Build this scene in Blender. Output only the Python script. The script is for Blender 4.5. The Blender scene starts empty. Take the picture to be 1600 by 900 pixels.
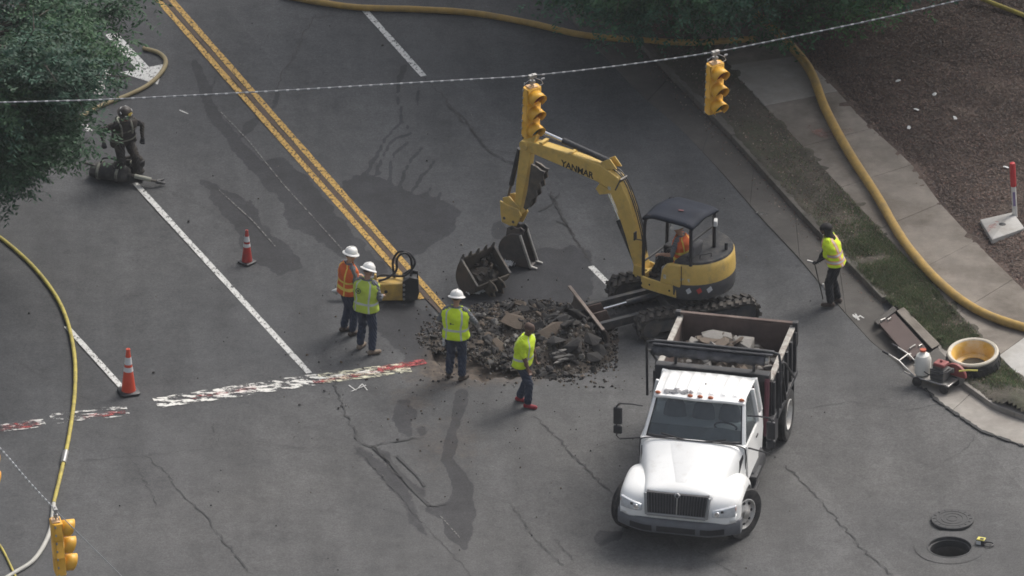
import bpy, bmesh, math, random
import numpy as np
from mathutils import Vector, Matrix, noise

random.seed(7)
rng = np.random.default_rng(7)
R = math.radians
SC = bpy.context.scene
COL = SC.collection

# ------------------------------------------------------------------ camera
DIST, ELEV, LENS = 300.0, R(27.0), 546.75
CAM = Vector((0, -DIST * math.cos(ELEV), DIST * math.sin(ELEV)))
cam_data = bpy.data.cameras.new('camera')
cam_data.sensor_width = 36.0
cam_data.lens = LENS
cam_data.clip_start = 1.0
cam_data.clip_end = 3000.0
cam = bpy.data.objects.new('camera', cam_data)
cam.location = CAM
cam.rotation_euler = (math.pi / 2 - ELEV, 0, 0)
COL.objects.link(cam)
SC.camera = cam

# ------------------------------------------------------------------ sky, sun, exposure
SUN_EL, SUN_AZ = R(48), R(40)          # azimuth measured from +Y (away from the camera) towards +X
world = bpy.data.worlds.new('World')
SC.world = world
world.use_nodes = True
wn = world.node_tree
wn.nodes.clear()
w_out = wn.nodes.new('ShaderNodeOutputWorld')
w_bg = wn.nodes.new('ShaderNodeBackground')
w_sky = wn.nodes.new('ShaderNodeTexSky')
w_sky.sky_type = 'NISHITA'
w_sky.sun_disc = False
w_sky.sun_elevation = SUN_EL
w_sky.sun_rotation = SUN_AZ
w_sky.air_density = 1.0
w_sky.dust_density = 6.0
w_sky.ozone_density = 1.0
w_bg.inputs['Strength'].default_value = 0.13
w_hsv = wn.nodes.new('ShaderNodeHueSaturation')
w_hsv.inputs['Saturation'].default_value = 0.45      # thin overcast: a paler sky
wn.links.new(w_sky.outputs[0], w_hsv.inputs['Color'])
wn.links.new(w_hsv.outputs[0], w_bg.inputs['Color'])
wn.links.new(w_bg.outputs[0], w_out.inputs['Surface'])
sun_data = bpy.data.lights.new('sun', 'SUN')
sun_data.energy = 1.55
sun_data.angle = R(26)
sun_data.color = (1.0, 0.965, 0.92)
sun = bpy.data.objects.new('sun', sun_data)
sd = Vector((math.sin(SUN_AZ) * math.cos(SUN_EL), math.cos(SUN_AZ) * math.cos(SUN_EL), math.sin(SUN_EL)))
sun.rotation_euler = sd.to_track_quat('Z', 'Y').to_euler()
sun.location = sd * 60
COL.objects.link(sun)
SC.view_settings.view_transform = 'Standard'
SC.view_settings.look = 'None'
SC.view_settings.gamma = 1.0
SC.view_settings.use_curve_mapping = False
SC.view_settings.exposure = 0.42
SC.render.engine = 'CYCLES'
SC.cycles.max_bounces = 6
SC.cycles.transparent_max_bounces = 16
SC.cycles.use_denoising = True
SC.cycles.filter_width = 1.7        # the soft long lens of the aerial camera

# ------------------------------------------------------------------ survey helpers: photograph position -> place in the street
K = 36.0 / LENS / 1600.0
UPV = Vector((0, math.sin(ELEV), math.cos(ELEV)))
FWD = Vector((0, math.cos(ELEV), -math.sin(ELEV)))
def ray(px, py):
    return Vector(((px - 800) * K, 0, 0)) + UPV * (-(py - 450) * K) + FWD
def G(px, py, z=0.0):
    d = ray(px, py)
    return CAM + d * ((z - CAM.z) / d.z)
def PV(px, py, p0, h):
    """the point seen at (px, py) in the vertical plane through p0 along heading h"""
    n = Vector((h[1], -h[0], 0))
    d = ray(px, py)
    return CAM + d * (n.dot(Vector(p0) - CAM) / n.dot(d))
def GL(pts, z=0.0):
    return [G(a, b, z) for a, b in pts]

# ------------------------------------------------------------------ materials
MATS = {}
def mat(name, col, rough=0.6, metal=0.0, var=0.18, scale=6.0, bump=0.0, bscale=40.0, dirt=None, dscale=2.0, dlo=0.45, dhi=0.7,
        coat=0.0, world_co=False, spec=0.5):
    if name in MATS:
        return MATS[name]
    m = bpy.data.materials.new(name)
    m.use_nodes = True
    nt = m.node_tree
    b = nt.nodes['Principled BSDF']
    b.inputs['Roughness'].default_value = rough
    b.inputs['Metallic'].default_value = metal
    b.inputs['Coat Weight'].default_value = coat
    b.inputs['Specular IOR Level'].default_value = spec
    tc = nt.nodes.new('ShaderNodeTexCoord')
    if world_co:
        g = nt.nodes.new('ShaderNodeNewGeometry'); co = g.outputs['Position']
    else:
        co = tc.outputs['Object']
    n1 = nt.nodes.new('ShaderNodeTexNoise')
    n1.inputs['Scale'].default_value = scale
    n1.inputs['Detail'].default_value = 6
    n1.inputs['Roughness'].default_value = 0.65
    nt.links.new(co, n1.inputs['Vector'])
    mr = nt.nodes.new('ShaderNodeMapRange')
    mr.inputs['From Min'].default_value = 0.25
    mr.inputs['From Max'].default_value = 0.75
    mr.inputs['To Min'].default_value = 1 - var
    mr.inputs['To Max'].default_value = 1 + var
    nt.links.new(n1.outputs['Fac'], mr.inputs['Value'])
    mx = nt.nodes.new('ShaderNodeMix'); mx.data_type = 'RGBA'; mx.blend_type = 'MULTIPLY'
    mx.inputs['Factor'].default_value = 1
    mx.inputs[6].default_value = (*col, 1)
    nt.links.new(mr.outputs[0], mx.inputs[7])
    out = mx.outputs[2]
    if dirt is not None:
        n2 = nt.nodes.new('ShaderNodeTexNoise')
        n2.inputs['Scale'].default_value = dscale
        n2.inputs['Detail'].default_value = 8
        n2.inputs['Roughness'].default_value = 0.7
        nt.links.new(co, n2.inputs['Vector'])
        m2 = nt.nodes.new('ShaderNodeMapRange')
        m2.inputs['From Min'].default_value = dlo
        m2.inputs['From Max'].default_value = dhi
        nt.links.new(n2.outputs['Fac'], m2.inputs['Value'])
        x2 = nt.nodes.new('ShaderNodeMix'); x2.data_type = 'RGBA'
        nt.links.new(m2.outputs[0], x2.inputs['Factor'])
        nt.links.new(out, x2.inputs[6])
        x2.inputs[7].default_value = (*dirt, 1)
        out = x2.outputs[2]
    nt.links.new(out, b.inputs['Base Color'])
    if bump > 0:
        n3 = nt.nodes.new('ShaderNodeTexNoise')
        n3.inputs['Scale'].default_value = bscale
        n3.inputs['Detail'].default_value = 4
        nt.links.new(co, n3.inputs['Vector'])
        bp = nt.nodes.new('ShaderNodeBump')
        bp.inputs['Strength'].default_value = 0.6
        bp.inputs['Distance'].default_value = bump
        nt.links.new(n3.outputs['Fac'], bp.inputs['Height'])
        nt.links.new(bp.outputs[0], b.inputs['Normal'])
    MATS[name] = m
    return m

def paint_mat(name, col, lo, hi, scale=14.0, stretch=(1, 1, 1), var=0.2, rough=0.7, amount=1.0):
    """worn paint lying on the road: flakes away by noise"""
    if name in MATS:
        return MATS[name]
    m = mat(name, col, rough, var=var, scale=9, world_co=True)
    nt = m.node_tree
    b = nt.nodes['Principled BSDF']
    g = nt.nodes.new('ShaderNodeNewGeometry')
    mp = nt.nodes.new('ShaderNodeMapping')
    mp.inputs['Rotation'].default_value = (0, 0, R(-21))
    mp.inputs['Scale'].default_value = stretch
    nt.links.new(g.outputs['Position'], mp.inputs['Vector'])
    n = nt.nodes.new('ShaderNodeTexNoise')
    n.inputs['Scale'].default_value = scale
    n.inputs['Detail'].default_value = 7
    n.inputs['Roughness'].default_value = 0.72
    nt.links.new(mp.outputs[0], n.inputs['Vector'])
    r = nt.nodes.new('ShaderNodeMapRange')
    r.inputs['From Min'].default_value = lo
    r.inputs['From Max'].default_value = hi
    r.inputs['To Max'].default_value = amount
    nt.links.new(n.outputs['Fac'], r.inputs['Value'])
    nt.links.new(r.outputs[0], b.inputs['Alpha'])
    return m

def glass_mat(name, tint=(0.25, 0.3, 0.32), refl=0.12):
    if name in MATS:
        return MATS[name]
    m = bpy.data.materials.new(name); m.use_nodes = True
    nt = m.node_tree; nt.nodes.clear()
    o = nt.nodes.new('ShaderNodeOutputMaterial')
    t = nt.nodes.new('ShaderNodeBsdfTransparent'); t.inputs[0].default_value = (*tint, 1)
    g = nt.nodes.new('ShaderNodeBsdfGlossy'); g.inputs['Roughness'].default_value = 0.03
    f = nt.nodes.new('ShaderNodeFresnel'); f.inputs[0].default_value = 1.5
    a = nt.nodes.new('ShaderNodeMath'); a.operation = 'ADD'; a.inputs[1].default_value = refl - 0.04
    x = nt.nodes.new('ShaderNodeMixShader')
    nt.links.new(f.outputs[0], a.inputs[0]); nt.links.new(a.outputs[0], x.inputs[0])
    nt.links.new(t.outputs[0], x.inputs[1]); nt.links.new(g.outputs[0], x.inputs[2])
    nt.links.new(x.outputs[0], o.inputs[0])
    MATS[name] = m
    return m

# ------------------------------------------------------------------ mesh builder
class MB:
    def __init__(self, M=None):
        self.v, self.f, self.mi = [], [], []
        self.M = M or Matrix.Identity(4)
    def add(self, vs, fs, mi=0, M=None):
        o = len(self.v)
        T = self.M if M is None else self.M @ M
        self.v += [T @ Vector(p) for p in vs]
        for f in fs:
            self.f.append([o + i for i in f]); self.mi.append(mi)
        return self
    def box(self, c, s, rot=None, mi=0):
        h = [x / 2 for x in s]
        vs = [Vector((sx * h[0], sy * h[1], sz * h[2])) for sz in (-1, 1) for sy in (-1, 1) for sx in (-1, 1)]
        if rot is not None:
            vs = [rot @ p for p in vs]
        vs = [p + Vector(c) for p in vs]
        return self.add(vs, [(0, 2, 3, 1), (4, 5, 7, 6), (0, 1, 5, 4), (2, 6, 7, 3), (0, 4, 6, 2), (1, 3, 7, 5)], mi)
    def bar(self, a, b, w, t, mi=0, up=(0, 0, 1)):
        a, b = Vector(a), Vector(b)
        d = (b - a); L = d.length; d.normalize()
        s = d.cross(Vector(up))
        if s.length < 1e-4: s = d.cross(Vector((1, 0, 0)))
        s.normalize(); u = s.cross(d)
        rot = Matrix((d, s, u)).transposed()
        return self.box((a + b) / 2, (L, w, t), rot, mi)
    def prism(self, poly, a, b, axis='x', mi=0):
        n = len(poly)
        def P(p, t):
            return {'x': (t, p[0], p[1]), 'y': (p[0], t, p[1]), 'z': (p[0], p[1], t)}[axis]
        vs = [P(p, a) for p in poly] + [P(p, b) for p in poly]
        fs = [list(range(n))[::-1], list(range(n, 2 * n))] + [(i, (i + 1) % n, n + (i + 1) % n, n + i) for i in range(n)]
        return self.add(vs, fs, mi)
    def loft(self, rings, cap=True, mi=0, closed=True, mif=None):
        n = len(rings[0]); vs = [p for r in rings for p in r]; fs = []; mis = []
        for k in range(len(rings) - 1):
            for i in range(n if closed else n - 1):
                j = (i + 1) % n
                fs.append((k * n + i, k * n + j, (k + 1) * n + j, (k + 1) * n + i))
                mis.append(mif(k, i) if mif else mi)
        if cap:
            fs.append(list(range(n))[::-1]); mis.append(mi)
            fs.append(list(range((len(rings) - 1) * n, len(rings) * n))); mis.append(mi)
        o = len(self.v)
        self.v += [self.M @ Vector(p) for p in vs]
        for f, m in zip(fs, mis):
            self.f.append([o + i for i in f]); self.mi.append(m)
        return self
    def tube(self, pts, r, n=8, mi=0, cap=True, flat=1.0):
        pts = [Vector(p) for p in pts]
        rr = r if isinstance(r, (list, tuple)) else [r] * len(pts)
        rings = []
        prev = None
        for k, p in enumerate(pts):
            t = (pts[min(k + 1, len(pts) - 1)] - pts[max(k - 1, 0)]).normalized()
            if prev is None:
                s = t.cross(Vector((0, 0, 1)))
                if s.length < 1e-3: s = t.cross(Vector((0, 1, 0)))
            else:
                s = prev - t * prev.dot(t)
            s.normalize(); prev = s
            u = s.cross(t)
            rings.append([p + (s * math.cos(2 * math.pi * i / n) + u * math.sin(2 * math.pi * i / n) * flat) * rr[k] for i in range(n)])
        return self.loft(rings, cap, mi)
    def lathe(self, prof, n=24, M=None, mi=0, cap=True, arc=2 * math.pi, mif=None):
        full = abs(arc - 2 * math.pi) < 1e-6
        rings = []
        T = M or Matrix.Identity(4)
        for r, z in prof:
            rings.append([T @ Vector((r * math.cos(arc * i / n), r * math.sin(arc * i / n), z)) for i in range(n + (0 if full else 1))])
        return self.loft(rings, cap, mi, full, mif)
    def ball(self, c, r, nu=12, nv=8, mi=0):
        r = r if isinstance(r, (list, tuple)) else (r, r, r)
        rings = []
        for k in range(1, nv):
            t = math.pi * k / nv
            rings.append([(c[0] + r[0] * math.sin(t) * math.cos(2 * math.pi * i / nu), c[1] + r[1] * math.sin(t) * math.sin(2 * math.pi * i / nu), c[2] - r[2] * math.cos(t)) for i in range(nu)])
        n0 = len(self.v)
        self.loft(rings, False, mi)
        o = len(self.v)
        self.v += [self.M @ Vector((c[0], c[1], c[2] - r[2])), self.M @ Vector((c[0], c[1], c[2] + r[2]))]
        e = n0 + (nv - 2) * nu
        for i in range(nu):
            self.f.append([n0 + (i + 1) % nu, n0 + i, o]); self.mi.append(mi)
            self.f.append([e + i, e + (i + 1) % nu, o + 1]); self.mi.append(mi)
        return self
    def mesh(self, name, mats, smooth=35, recalc=True):
        me = bpy.data.meshes.new(name)
        me.from_pydata([tuple(p) for p in self.v], [], self.f)
        for m in mats if isinstance(mats, (list, tuple)) else [mats]:
            me.materials.append(m)
        if len(me.materials) > 1:
            me.polygons.foreach_set('material_index', self.mi)
        if recalc:
            bm = bmesh.new(); bm.from_mesh(me)
            bmesh.ops.recalc_face_normals(bm, faces=bm.faces)
            bm.to_mesh(me); bm.free()
        if smooth:
            me.polygons.foreach_set('use_smooth', [True] * len(me.polygons))
            me.set_sharp_from_angle(angle=R(smooth))
        me.update()
        return me
    def build(self, name, mats, parent=None, bevel=0, solid=0, smooth=35, segs=2, recalc=True, sub=0):
        o = bpy.data.objects.new(name, self.mesh(name, mats, smooth, recalc))
        COL.objects.link(o)
        if parent is not None:
            o.parent = parent
        if solid:
            s = o.modifiers.new('s', 'SOLIDIFY'); s.thickness = abs(solid); s.offset = 0
        if sub:
            s = o.modifiers.new('u', 'SUBSURF'); s.levels = s.render_levels = sub
        if bevel:
            b = o.modifiers.new('b', 'BEVEL'); b.width = bevel; b.segments = segs; b.limit_method = 'ANGLE'; b.angle_limit = R(38)
        return o
def empty(name, loc, rz=0.0, parent=None):
    o = bpy.data.objects.new(name, None)
    o.location = loc; o.rotation_euler = (0, 0, rz); o.empty_display_size = 0.2
    COL.objects.link(o)
    if parent is not None: o.parent = parent
    return o
def tag(o, label=None, cat=None, group=None, kind=None):
    if label: o['label'] = label
    if cat: o['category'] = cat
    if group: o['group'] = group
    if kind: o['kind'] = kind
    return o
def copy_tree(o, parent=None):
    c = o.copy(); COL.objects.link(c); c.parent = parent
    for ch in o.children:
        copy_tree(ch, c)
    return c
def Rz(a): return Matrix.Rotation(a, 4, 'Z')
def Rx(a): return Matrix.Rotation(a, 4, 'X')
def Ry(a): return Matrix.Rotation(a, 4, 'Y')
def T(x, y, z): return Matrix.Translation((x, y, z))
def spline(pts, n=8):
    """Catmull-Rom through the points"""
    pts = [Vector(p) for p in pts]
    P = [2 * pts[0] - pts[1]] + pts + [2 * pts[-1] - pts[-2]]
    out = []
    for k in range(1, len(P) - 2):
        for i in range(n):
            t = i / n
            a, b, c, d = P[k - 1], P[k], P[k + 1], P[k + 2]
            out.append(0.5 * ((2 * b) + (c - a) * t + (2 * a - 5 * b + 4 * c - d) * t * t + (3 * b - a - 3 * c + d) * t ** 3))
    out.append(pts[-1])
    return out
def text_mesh(s, size, depth, name, m, parent, M):
    cu = bpy.data.curves.new('t', 'FONT'); cu.body = s; cu.size = size; cu.extrude = depth
    cu.align_x = 'CENTER'; cu.align_y = 'CENTER'; cu.resolution_u = 3; cu.offset = 0.005
    to = bpy.data.objects.new('t', cu); COL.objects.link(to)
    dg = bpy.context.evaluated_depsgraph_get()
    me = bpy.data.meshes.new_from_object(to.evaluated_get(dg))
    bpy.data.objects.remove(to)
    me.transform(M); me.materials.clear(); me.materials.append(m)
    o = bpy.data.objects.new(name, me); COL.objects.link(o); o.parent = parent
    return o

WHITE = mat('white_truck_paint', (0.84, 0.84, 0.82), 0.35, var=0.05, scale=3, dirt=(0.50, 0.47, 0.42), dscale=2.6, dlo=0.56, dhi=0.88, coat=0.15)
BLACK = mat('black_painted_steel', (0.028, 0.029, 0.033), 0.55, var=0.3, dirt=(0.085, 0.08, 0.075), dscale=4, dlo=0.5, dhi=0.8)
BLKPL = mat('black_plastic', (0.022, 0.022, 0.025), 0.5, var=0.2)
GREYPL = mat('grey_bumper_plastic', (0.115, 0.12, 0.13), 0.6, var=0.2)
RUBBER = mat('tyre_rubber', (0.022, 0.022, 0.023), 0.85, var=0.25, dirt=(0.07, 0.065, 0.06), dscale=5, bump=0.004)
RUST = mat('rusty_brown_steel', (0.10, 0.068, 0.058), 0.8, var=0.35, scale=5, dirt=(0.17, 0.13, 0.11), dscale=3, bump=0.003)
STEEL = mat('worn_bright_steel', (0.42, 0.41, 0.39), 0.4, 0.7, var=0.25)
DKSTEEL = mat('dark_worn_steel', (0.10, 0.095, 0.09), 0.55, 0.4, var=0.35, dirt=(0.17, 0.145, 0.115), dscale=4)
CHROME = mat('chrome_rod', (0.85, 0.86, 0.88), 0.12, 1.0, var=0.05)
EXYEL = mat('excavator_yellow', (0.62, 0.425, 0.115), 0.45, var=0.14, scale=4, dirt=(0.33, 0.25, 0.12), dscale=3, dlo=0.52, dhi=0.8)
SIGYEL = mat('signal_yellow', (0.72, 0.38, 0.03), 0.45, var=0.1, dirt=(0.5, 0.30, 0.08), dscale=5, dlo=0.55, dhi=0.85)
LAMPGL = mat('lamp_glass', (0.62, 0.64, 0.66), 0.08, 0.3, var=0.2, scale=14)
AMBER = mat('amber_lens', (0.45, 0.13, 0.05), 0.25, var=0.1)
PAPER = mat('white_plastic_sheet', (0.60, 0.60, 0.59), 0.6, var=0.15, scale=15)
# ================================================================== THE SETTING
# ------------------------------------------------------------------ node helper for the ground materials
def nodes_of(m):
    nt = m.node_tree
    def N(t, **kw):
        n = nt.nodes.new(t)
        for k, v in kw.items():
            if k in n.inputs: n.inputs[k].default_value = v
            else: setattr(n, k, v)
        return n
    def L(a, b): nt.links.new(a, b)
    def noise_(vec, scale, detail=5, rough=0.6):
        n = N('ShaderNodeTexNoise', Scale=scale, Detail=detail, Roughness=rough); L(vec, n.inputs['Vector']); return n.outputs['Fac']
    def rng_(val, a, b, c=0.0, d=1.0):
        n = N('ShaderNodeMapRange'); n.inputs[1].default_value = a; n.inputs[2].default_value = b
        n.inputs[3].default_value = c; n.inputs[4].default_value = d; L(val, n.inputs[0]); return n.outputs[0]
    def math_(op, a, b):
        n = N('ShaderNodeMath', operation=op)
        for i, x in enumerate((a, b)):
            if isinstance(x, (int, float)): n.inputs[i].default_value = x
            else: L(x, n.inputs[i])
        return n.outputs[0]
    def mix_(f, a, b, blend='MIX'):
        n = N('ShaderNodeMix', data_type='RGBA', blend_type=blend)
        for i, x in ((0, f), (6, a), (7, b)):
            if isinstance(x, (int, float)): n.inputs[i].default_value = x
            elif isinstance(x, tuple): n.inputs[i].default_value = (*x, 1)
            else: L(x, n.inputs[i])
        return n.outputs[2]
    return nt, N, L, noise_, rng_, math_, mix_

ASPH = bpy.data.materials.new('asphalt'); ASPH.use_nodes = True
def make_asphalt():
    nt, N, L, noise_, rng_, math_, mix_ = nodes_of(ASPH)
    b = nt.nodes['Principled BSDF']
    pos = N('ShaderNodeNewGeometry').outputs['Position']
    mp = N('ShaderNodeMapping'); mp.inputs['Rotation'].default_value = (0, 0, R(-21)); mp.inputs['Scale'].default_value = (1, 0.12, 1)
    L(pos, mp.inputs['Vector'])
    big = rng_(noise_(pos, 0.16, 4, 0.55), 0.3, 0.7)
    c = mix_(big, (0.064, 0.066, 0.070), (0.088, 0.089, 0.091))
    streak = rng_(noise_(mp.outputs[0], 1.1, 5, 0.6), 0.3, 0.72, 0.82, 1.18)
    c = mix_(1.0, c, streak, 'MULTIPLY')
    # paving passes: lanes laid side by side differ a little in tone
    sx_ = N('ShaderNodeSeparateXYZ'); mp2 = N('ShaderNodeMapping'); mp2.inputs['Rotation'].default_value = (0, 0, R(-21)); L(pos, mp2.inputs['Vector']); L(mp2.outputs[0], sx_.inputs[0])
    wnz = N('ShaderNodeTexWhiteNoise', noise_dimensions='1D'); L(math_('FLOOR', math_('MULTIPLY', math_('ADD', sx_.outputs[0], 0.9), 0.29), 0), wnz.inputs['W'])
    c = mix_(1.0, c, rng_(wnz.outputs['Value'], 0, 1, 0.90, 1.10), 'MULTIPLY')
    # tyre-polished wheel tracks
    c = mix_(1.0, c, rng_(math_('SINE', math_('MULTIPLY', sx_.outputs[0], 3.6), 0), -1, 1, 0.95, 1.05), 'MULTIPLY')
    oil = rng_(noise_(pos, 1.6, 3, 0.5), 0.66, 0.74)
    c = mix_(math_('MULTIPLY', oil, 0.30), c, (0.026, 0.026, 0.027))
    mid = rng_(noise_(pos, 2.2, 6, 0.68), 0.3, 0.7, 0.84, 1.16)
    c = mix_(1.0, c, mid, 'MULTIPLY')
    c = mix_(1.0, c, rng_(noise_(pos, 11, 4, 0.75), 0.28, 0.72, 0.87, 1.13), 'MULTIPLY')
    fine = rng_(noise_(pos, 30, 3, 0.8), 0.3, 0.7, 0.70, 1.30)
    c = mix_(1.0, c, fine, 'MULTIPLY')
    vor = N('ShaderNodeTexVoronoi', Scale=42.0); L(pos, vor.inputs['Vector'])
    spk = rng_(vor.outputs['Distance'], 0.0, 0.17, 1.0, 0.0)
    sel = math_('GREATER_THAN', noise_(pos, 19, 2), 0.60)
    c = mix_(math_('MULTIPLY', math_('MULTIPLY', spk, sel), 0.5), c, (0.20, 0.195, 0.185))
    dk = math_('GREATER_THAN', noise_(pos, 7.5, 2), 0.73)
    c = mix_(math_('MULTIPLY', dk, 0.35), c, (0.03, 0.03, 0.03))
    # grades paler and warmer towards the crossing and the right
    at = N('ShaderNodeAttribute', attribute_name='paleness').outputs['Fac']
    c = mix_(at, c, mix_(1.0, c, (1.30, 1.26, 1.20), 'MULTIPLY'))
    # brown mud
    so = N('ShaderNodeAttribute', attribute_name='soil').outputs['Fac']
    sn = math_('ADD', so, math_('MULTIPLY', math_('SUBTRACT', noise_(pos, 3.0, 7, 0.7), 0.5), 0.9))
    sf = rng_(sn, 0.35, 0.95)
    soilc = mix_(rng_(noise_(pos, 9, 5), 0.35, 0.65), (0.055, 0.045, 0.038), (0.135, 0.105, 0.08))
    c = mix_(math_('MULTIPLY', sf, 0.85), c, soilc)
    # water soaked into the surface, plus one painted shadow by the truck wheel
    we = N('ShaderNodeAttribute', attribute_name='wet').outputs['Fac']
    wn_ = math_('ADD', we, math_('MULTIPLY', math_('SUBTRACT', noise_(pos, 5.5, 7, 0.72), 0.5), 0.85))
    wf = math_('MULTIPLY', rng_(wn_, 0.40, 0.52), rng_(noise_(pos, 1.3, 5, 0.65), 0.3, 0.62, 0.62, 1.0))
    c = mix_(wf, c, mix_(1.0, c, (0.42, 0.42, 0.45), 'MULTIPLY'))
    L(c, b.inputs['Base Color'])
    L(rng_(wf, 0, 1, 0.92, 0.80), b.inputs['Roughness'])
    bp = N('ShaderNodeBump'); bp.inputs['Strength'].default_value = 0.5; bp.inputs['Distance'].default_value = 0.006
    L(noise_(pos, 45, 3), bp.inputs['Height']); L(bp.outputs[0], b.inputs['Normal'])
    b.inputs['Specular IOR Level'].default_value = 0.3
make_asphalt()

def soil_mat(name, dark, light, patch, patch_amt, pscale=1.2):
    m = bpy.data.materials.new(name); m.use_nodes = True
    nt, N, L, noise_, rng_, math_, mix_ = nodes_of(m)
    b = nt.nodes['Principled BSDF']
    pos = N('ShaderNodeNewGeometry').outputs['Position']
    c = mix_(rng_(noise_(pos, 1.3, 6, 0.65), 0.3, 0.7), dark, light)
    c = mix_(1.0, c, rng_(noise_(pos, 22, 5, 0.75), 0.25, 0.75, 0.65, 1.35), 'MULTIPLY')
    c = mix_(math_('MULTIPLY', rng_(noise_(pos, pscale, 6, 0.7), 0.5, 0.68), patch_amt), c, patch)
    L(c, b.inputs['Base Color']); b.inputs['Roughness'].default_value = 0.95
    bp = N('ShaderNodeBump'); bp.inputs['Strength'].default_value = 0.9; bp.inputs['Distance'].default_value = 0.03
    L(noise_(pos, 14, 6, 0.7), bp.inputs['Height']); L(bp.outputs[0], b.inputs['Normal'])
    MATS[name] = m
    return m
VERGE = soil_mat('verge_soil', (0.050, 0.046, 0.036), (0.105, 0.090, 0.068), (0.060, 0.072, 0.034), 0.6, 0.7)
MULCH = soil_mat('mulch_soil', (0.054, 0.037, 0.031), (0.105, 0.072, 0.058), (0.14, 0.11, 0.085), 0.5, 1.5)
FARSOIL = soil_mat('far_soil', (0.06, 0.06, 0.05), (0.09, 0.085, 0.07), (0.05, 0.07, 0.03), 0.5, 0.2)
CONC = mat('concrete', (0.275, 0.255, 0.228), 0.85, var=0.2, scale=3, dirt=(0.19, 0.17, 0.15), dscale=1.1, dlo=0.42, dhi=0.75, bump=0.004, world_co=True)
CONCOLD = mat('old_stained_concrete', (0.200, 0.176, 0.150), 0.9, var=0.26, scale=2.2, dirt=(0.105, 0.089, 0.072), dscale=0.9, dlo=0.42, dhi=0.68, bump=0.006, world_co=True)
CONCNEW = mat('pale_new_concrete', (0.40, 0.39, 0.37), 0.85, var=0.10, scale=3, dirt=(0.30, 0.28, 0.25), dscale=1.4, bump=0.003, world_co=True)
CRACK = mat('crack_tar', (0.03, 0.03, 0.031), 0.9, var=0.2)  # plain dark tar colour for cracks

# ------------------------------------------------------------------ far ground
mb = MB(); mb.add([(-420, -420, -0.6), (420, -420, -0.6), (420, 330, -0.6), (-420, 330, -0.6)], [(0, 1, 2, 3)])
tag(mb.build('ground', FARSOIL, smooth=0), kind='structure')

# ------------------------------------------------------------------ the road sheet (a fine grid: pit, water stains, one painted shadow, mud)
xs = np.concatenate([np.linspace(-70, -12, 20)[:-1], np.arange(-12, 11.6, 0.065), np.linspace(11.6, 60, 14)[1:]])
ys = np.concatenate([np.linspace(-70, -14, 16)[:-1], np.arange(-14, 15.5, 0.075), np.linspace(15.5, 80, 14)[1:]])
nx, ny = len(xs), len(ys)
X, Y = np.meshgrid(xs, ys)
X = X.ravel(); Y = Y.ravel()
# where each ground point lies in the survey photograph (only used to place stains by their surveyed outline)
dy = Y - CAM.y; dz = -CAM.z
dep = dy * FWD.y + dz * FWD.z
PX = 800 + X / dep / K
PY = 450 - (dy * UPV.y + dz * UPV.z) / dep / K
def vnoise(x, y, seed):
    r_ = np.random.default_rng(seed).uniform(-1, 1, (256, 256)); xi = np.floor(x).astype(int); yi = np.floor(y).astype(int); fx = x - xi; fy = y - yi
    fx = fx * fx * (3 - 2 * fx); fy = fy * fy * (3 - 2 * fy); g = lambda a, b: r_[a % 256, b % 256]
    return (g(xi, yi) * (1 - fx) + g(xi + 1, yi) * fx) * (1 - fy) + (g(xi, yi + 1) * (1 - fx) + g(xi + 1, yi + 1) * fx) * fy
PX0, PY0 = PX, PY
def wobble(k):
    global PX, PY
    PX = PX0 + k * (7 * vnoise(X * 1.9, Y * 1.1, 1) + 5 * vnoise(X * 5.3, Y * 3.1, 2) + 2.5 * vnoise(X * 12, Y * 8, 3))
    PY = PY0 + k * (6 * vnoise(X * 1.9, Y * 1.1, 4) + 4 * vnoise(X * 5.3, Y * 3.1, 5) + 2.0 * vnoise(X * 12, Y * 8, 6))
def poly_field(poly, soft):
    """1 well inside the outline, 0.5 on it, 0 outside"""
    p = np.array(poly, float); n = len(p)
    d2 = np.full(PX.shape, 1e12); ins = np.zeros(PX.shape, bool)
    lo = p.min(0) - 4 * soft; hi = p.max(0) + 4 * soft
    k = np.where((PX > lo[0]) & (PX < hi[0]) & (PY > lo[1]) & (PY < hi[1]))[0]
    x, y = PX[k], PY[k]; dd = np.full(x.shape, 1e12); ii = np.zeros(x.shape, bool)
    for i in range(n):
        a, b = p[i], p[(i + 1) % n]
        e = b - a
        t = np.clip(((x - a[0]) * e[0] + (y - a[1]) * e[1]) / max(e @ e, 1e-9), 0, 1)
        dd = np.minimum(dd, (x - a[0] - t * e[0]) ** 2 + (y - a[1] - t * e[1]) ** 2)
        c = ((a[1] > y) != (b[1] > y)) & (x < (b[0] - a[0]) * (y - a[1]) / ((b[1] - a[1]) or 1e-9) + a[0])
        ii ^= c
    s = np.sqrt(dd) * np.where(ii, 1, -1)
    out = np.zeros(PX.shape); out[k] = np.clip(0.5 + s / (2 * soft), 0, 1)
    return out
def line_field(pts, soft):
    """pts: (px, py, halfwidth)"""
    out = np.zeros(PX.shape)
    p = np.array(pts, float)
    for a, b in zip(p[:-1], p[1:]):
        m = max(a[2], b[2]) + 3 * soft
        k = np.where((PX > min(a[0], b[0]) - m) & (PX < max(a[0], b[0]) + m) & (PY > min(a[1], b[1]) - m) & (PY < max(a[1], b[1]) + m))[0]
        e = b[:2] - a[:2]
        t = np.clip(((PX[k] - a[0]) * e[0] + (PY[k] - a[1]) * e[1]) / max(e @ e, 1e-9), 0, 1)
        d = np.hypot(PX[k] - a[0] - t * e[0], PY[k] - a[1] - t * e[1])
        w = a[2] + (b[2] - a[2]) * t
        out[k] = np.maximum(out[k], np.clip(0.5 + (w - d) / (2 * soft), 0, 1))
    return out
wet = np.zeros(PX.shape)
wobble(1.0)
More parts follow.
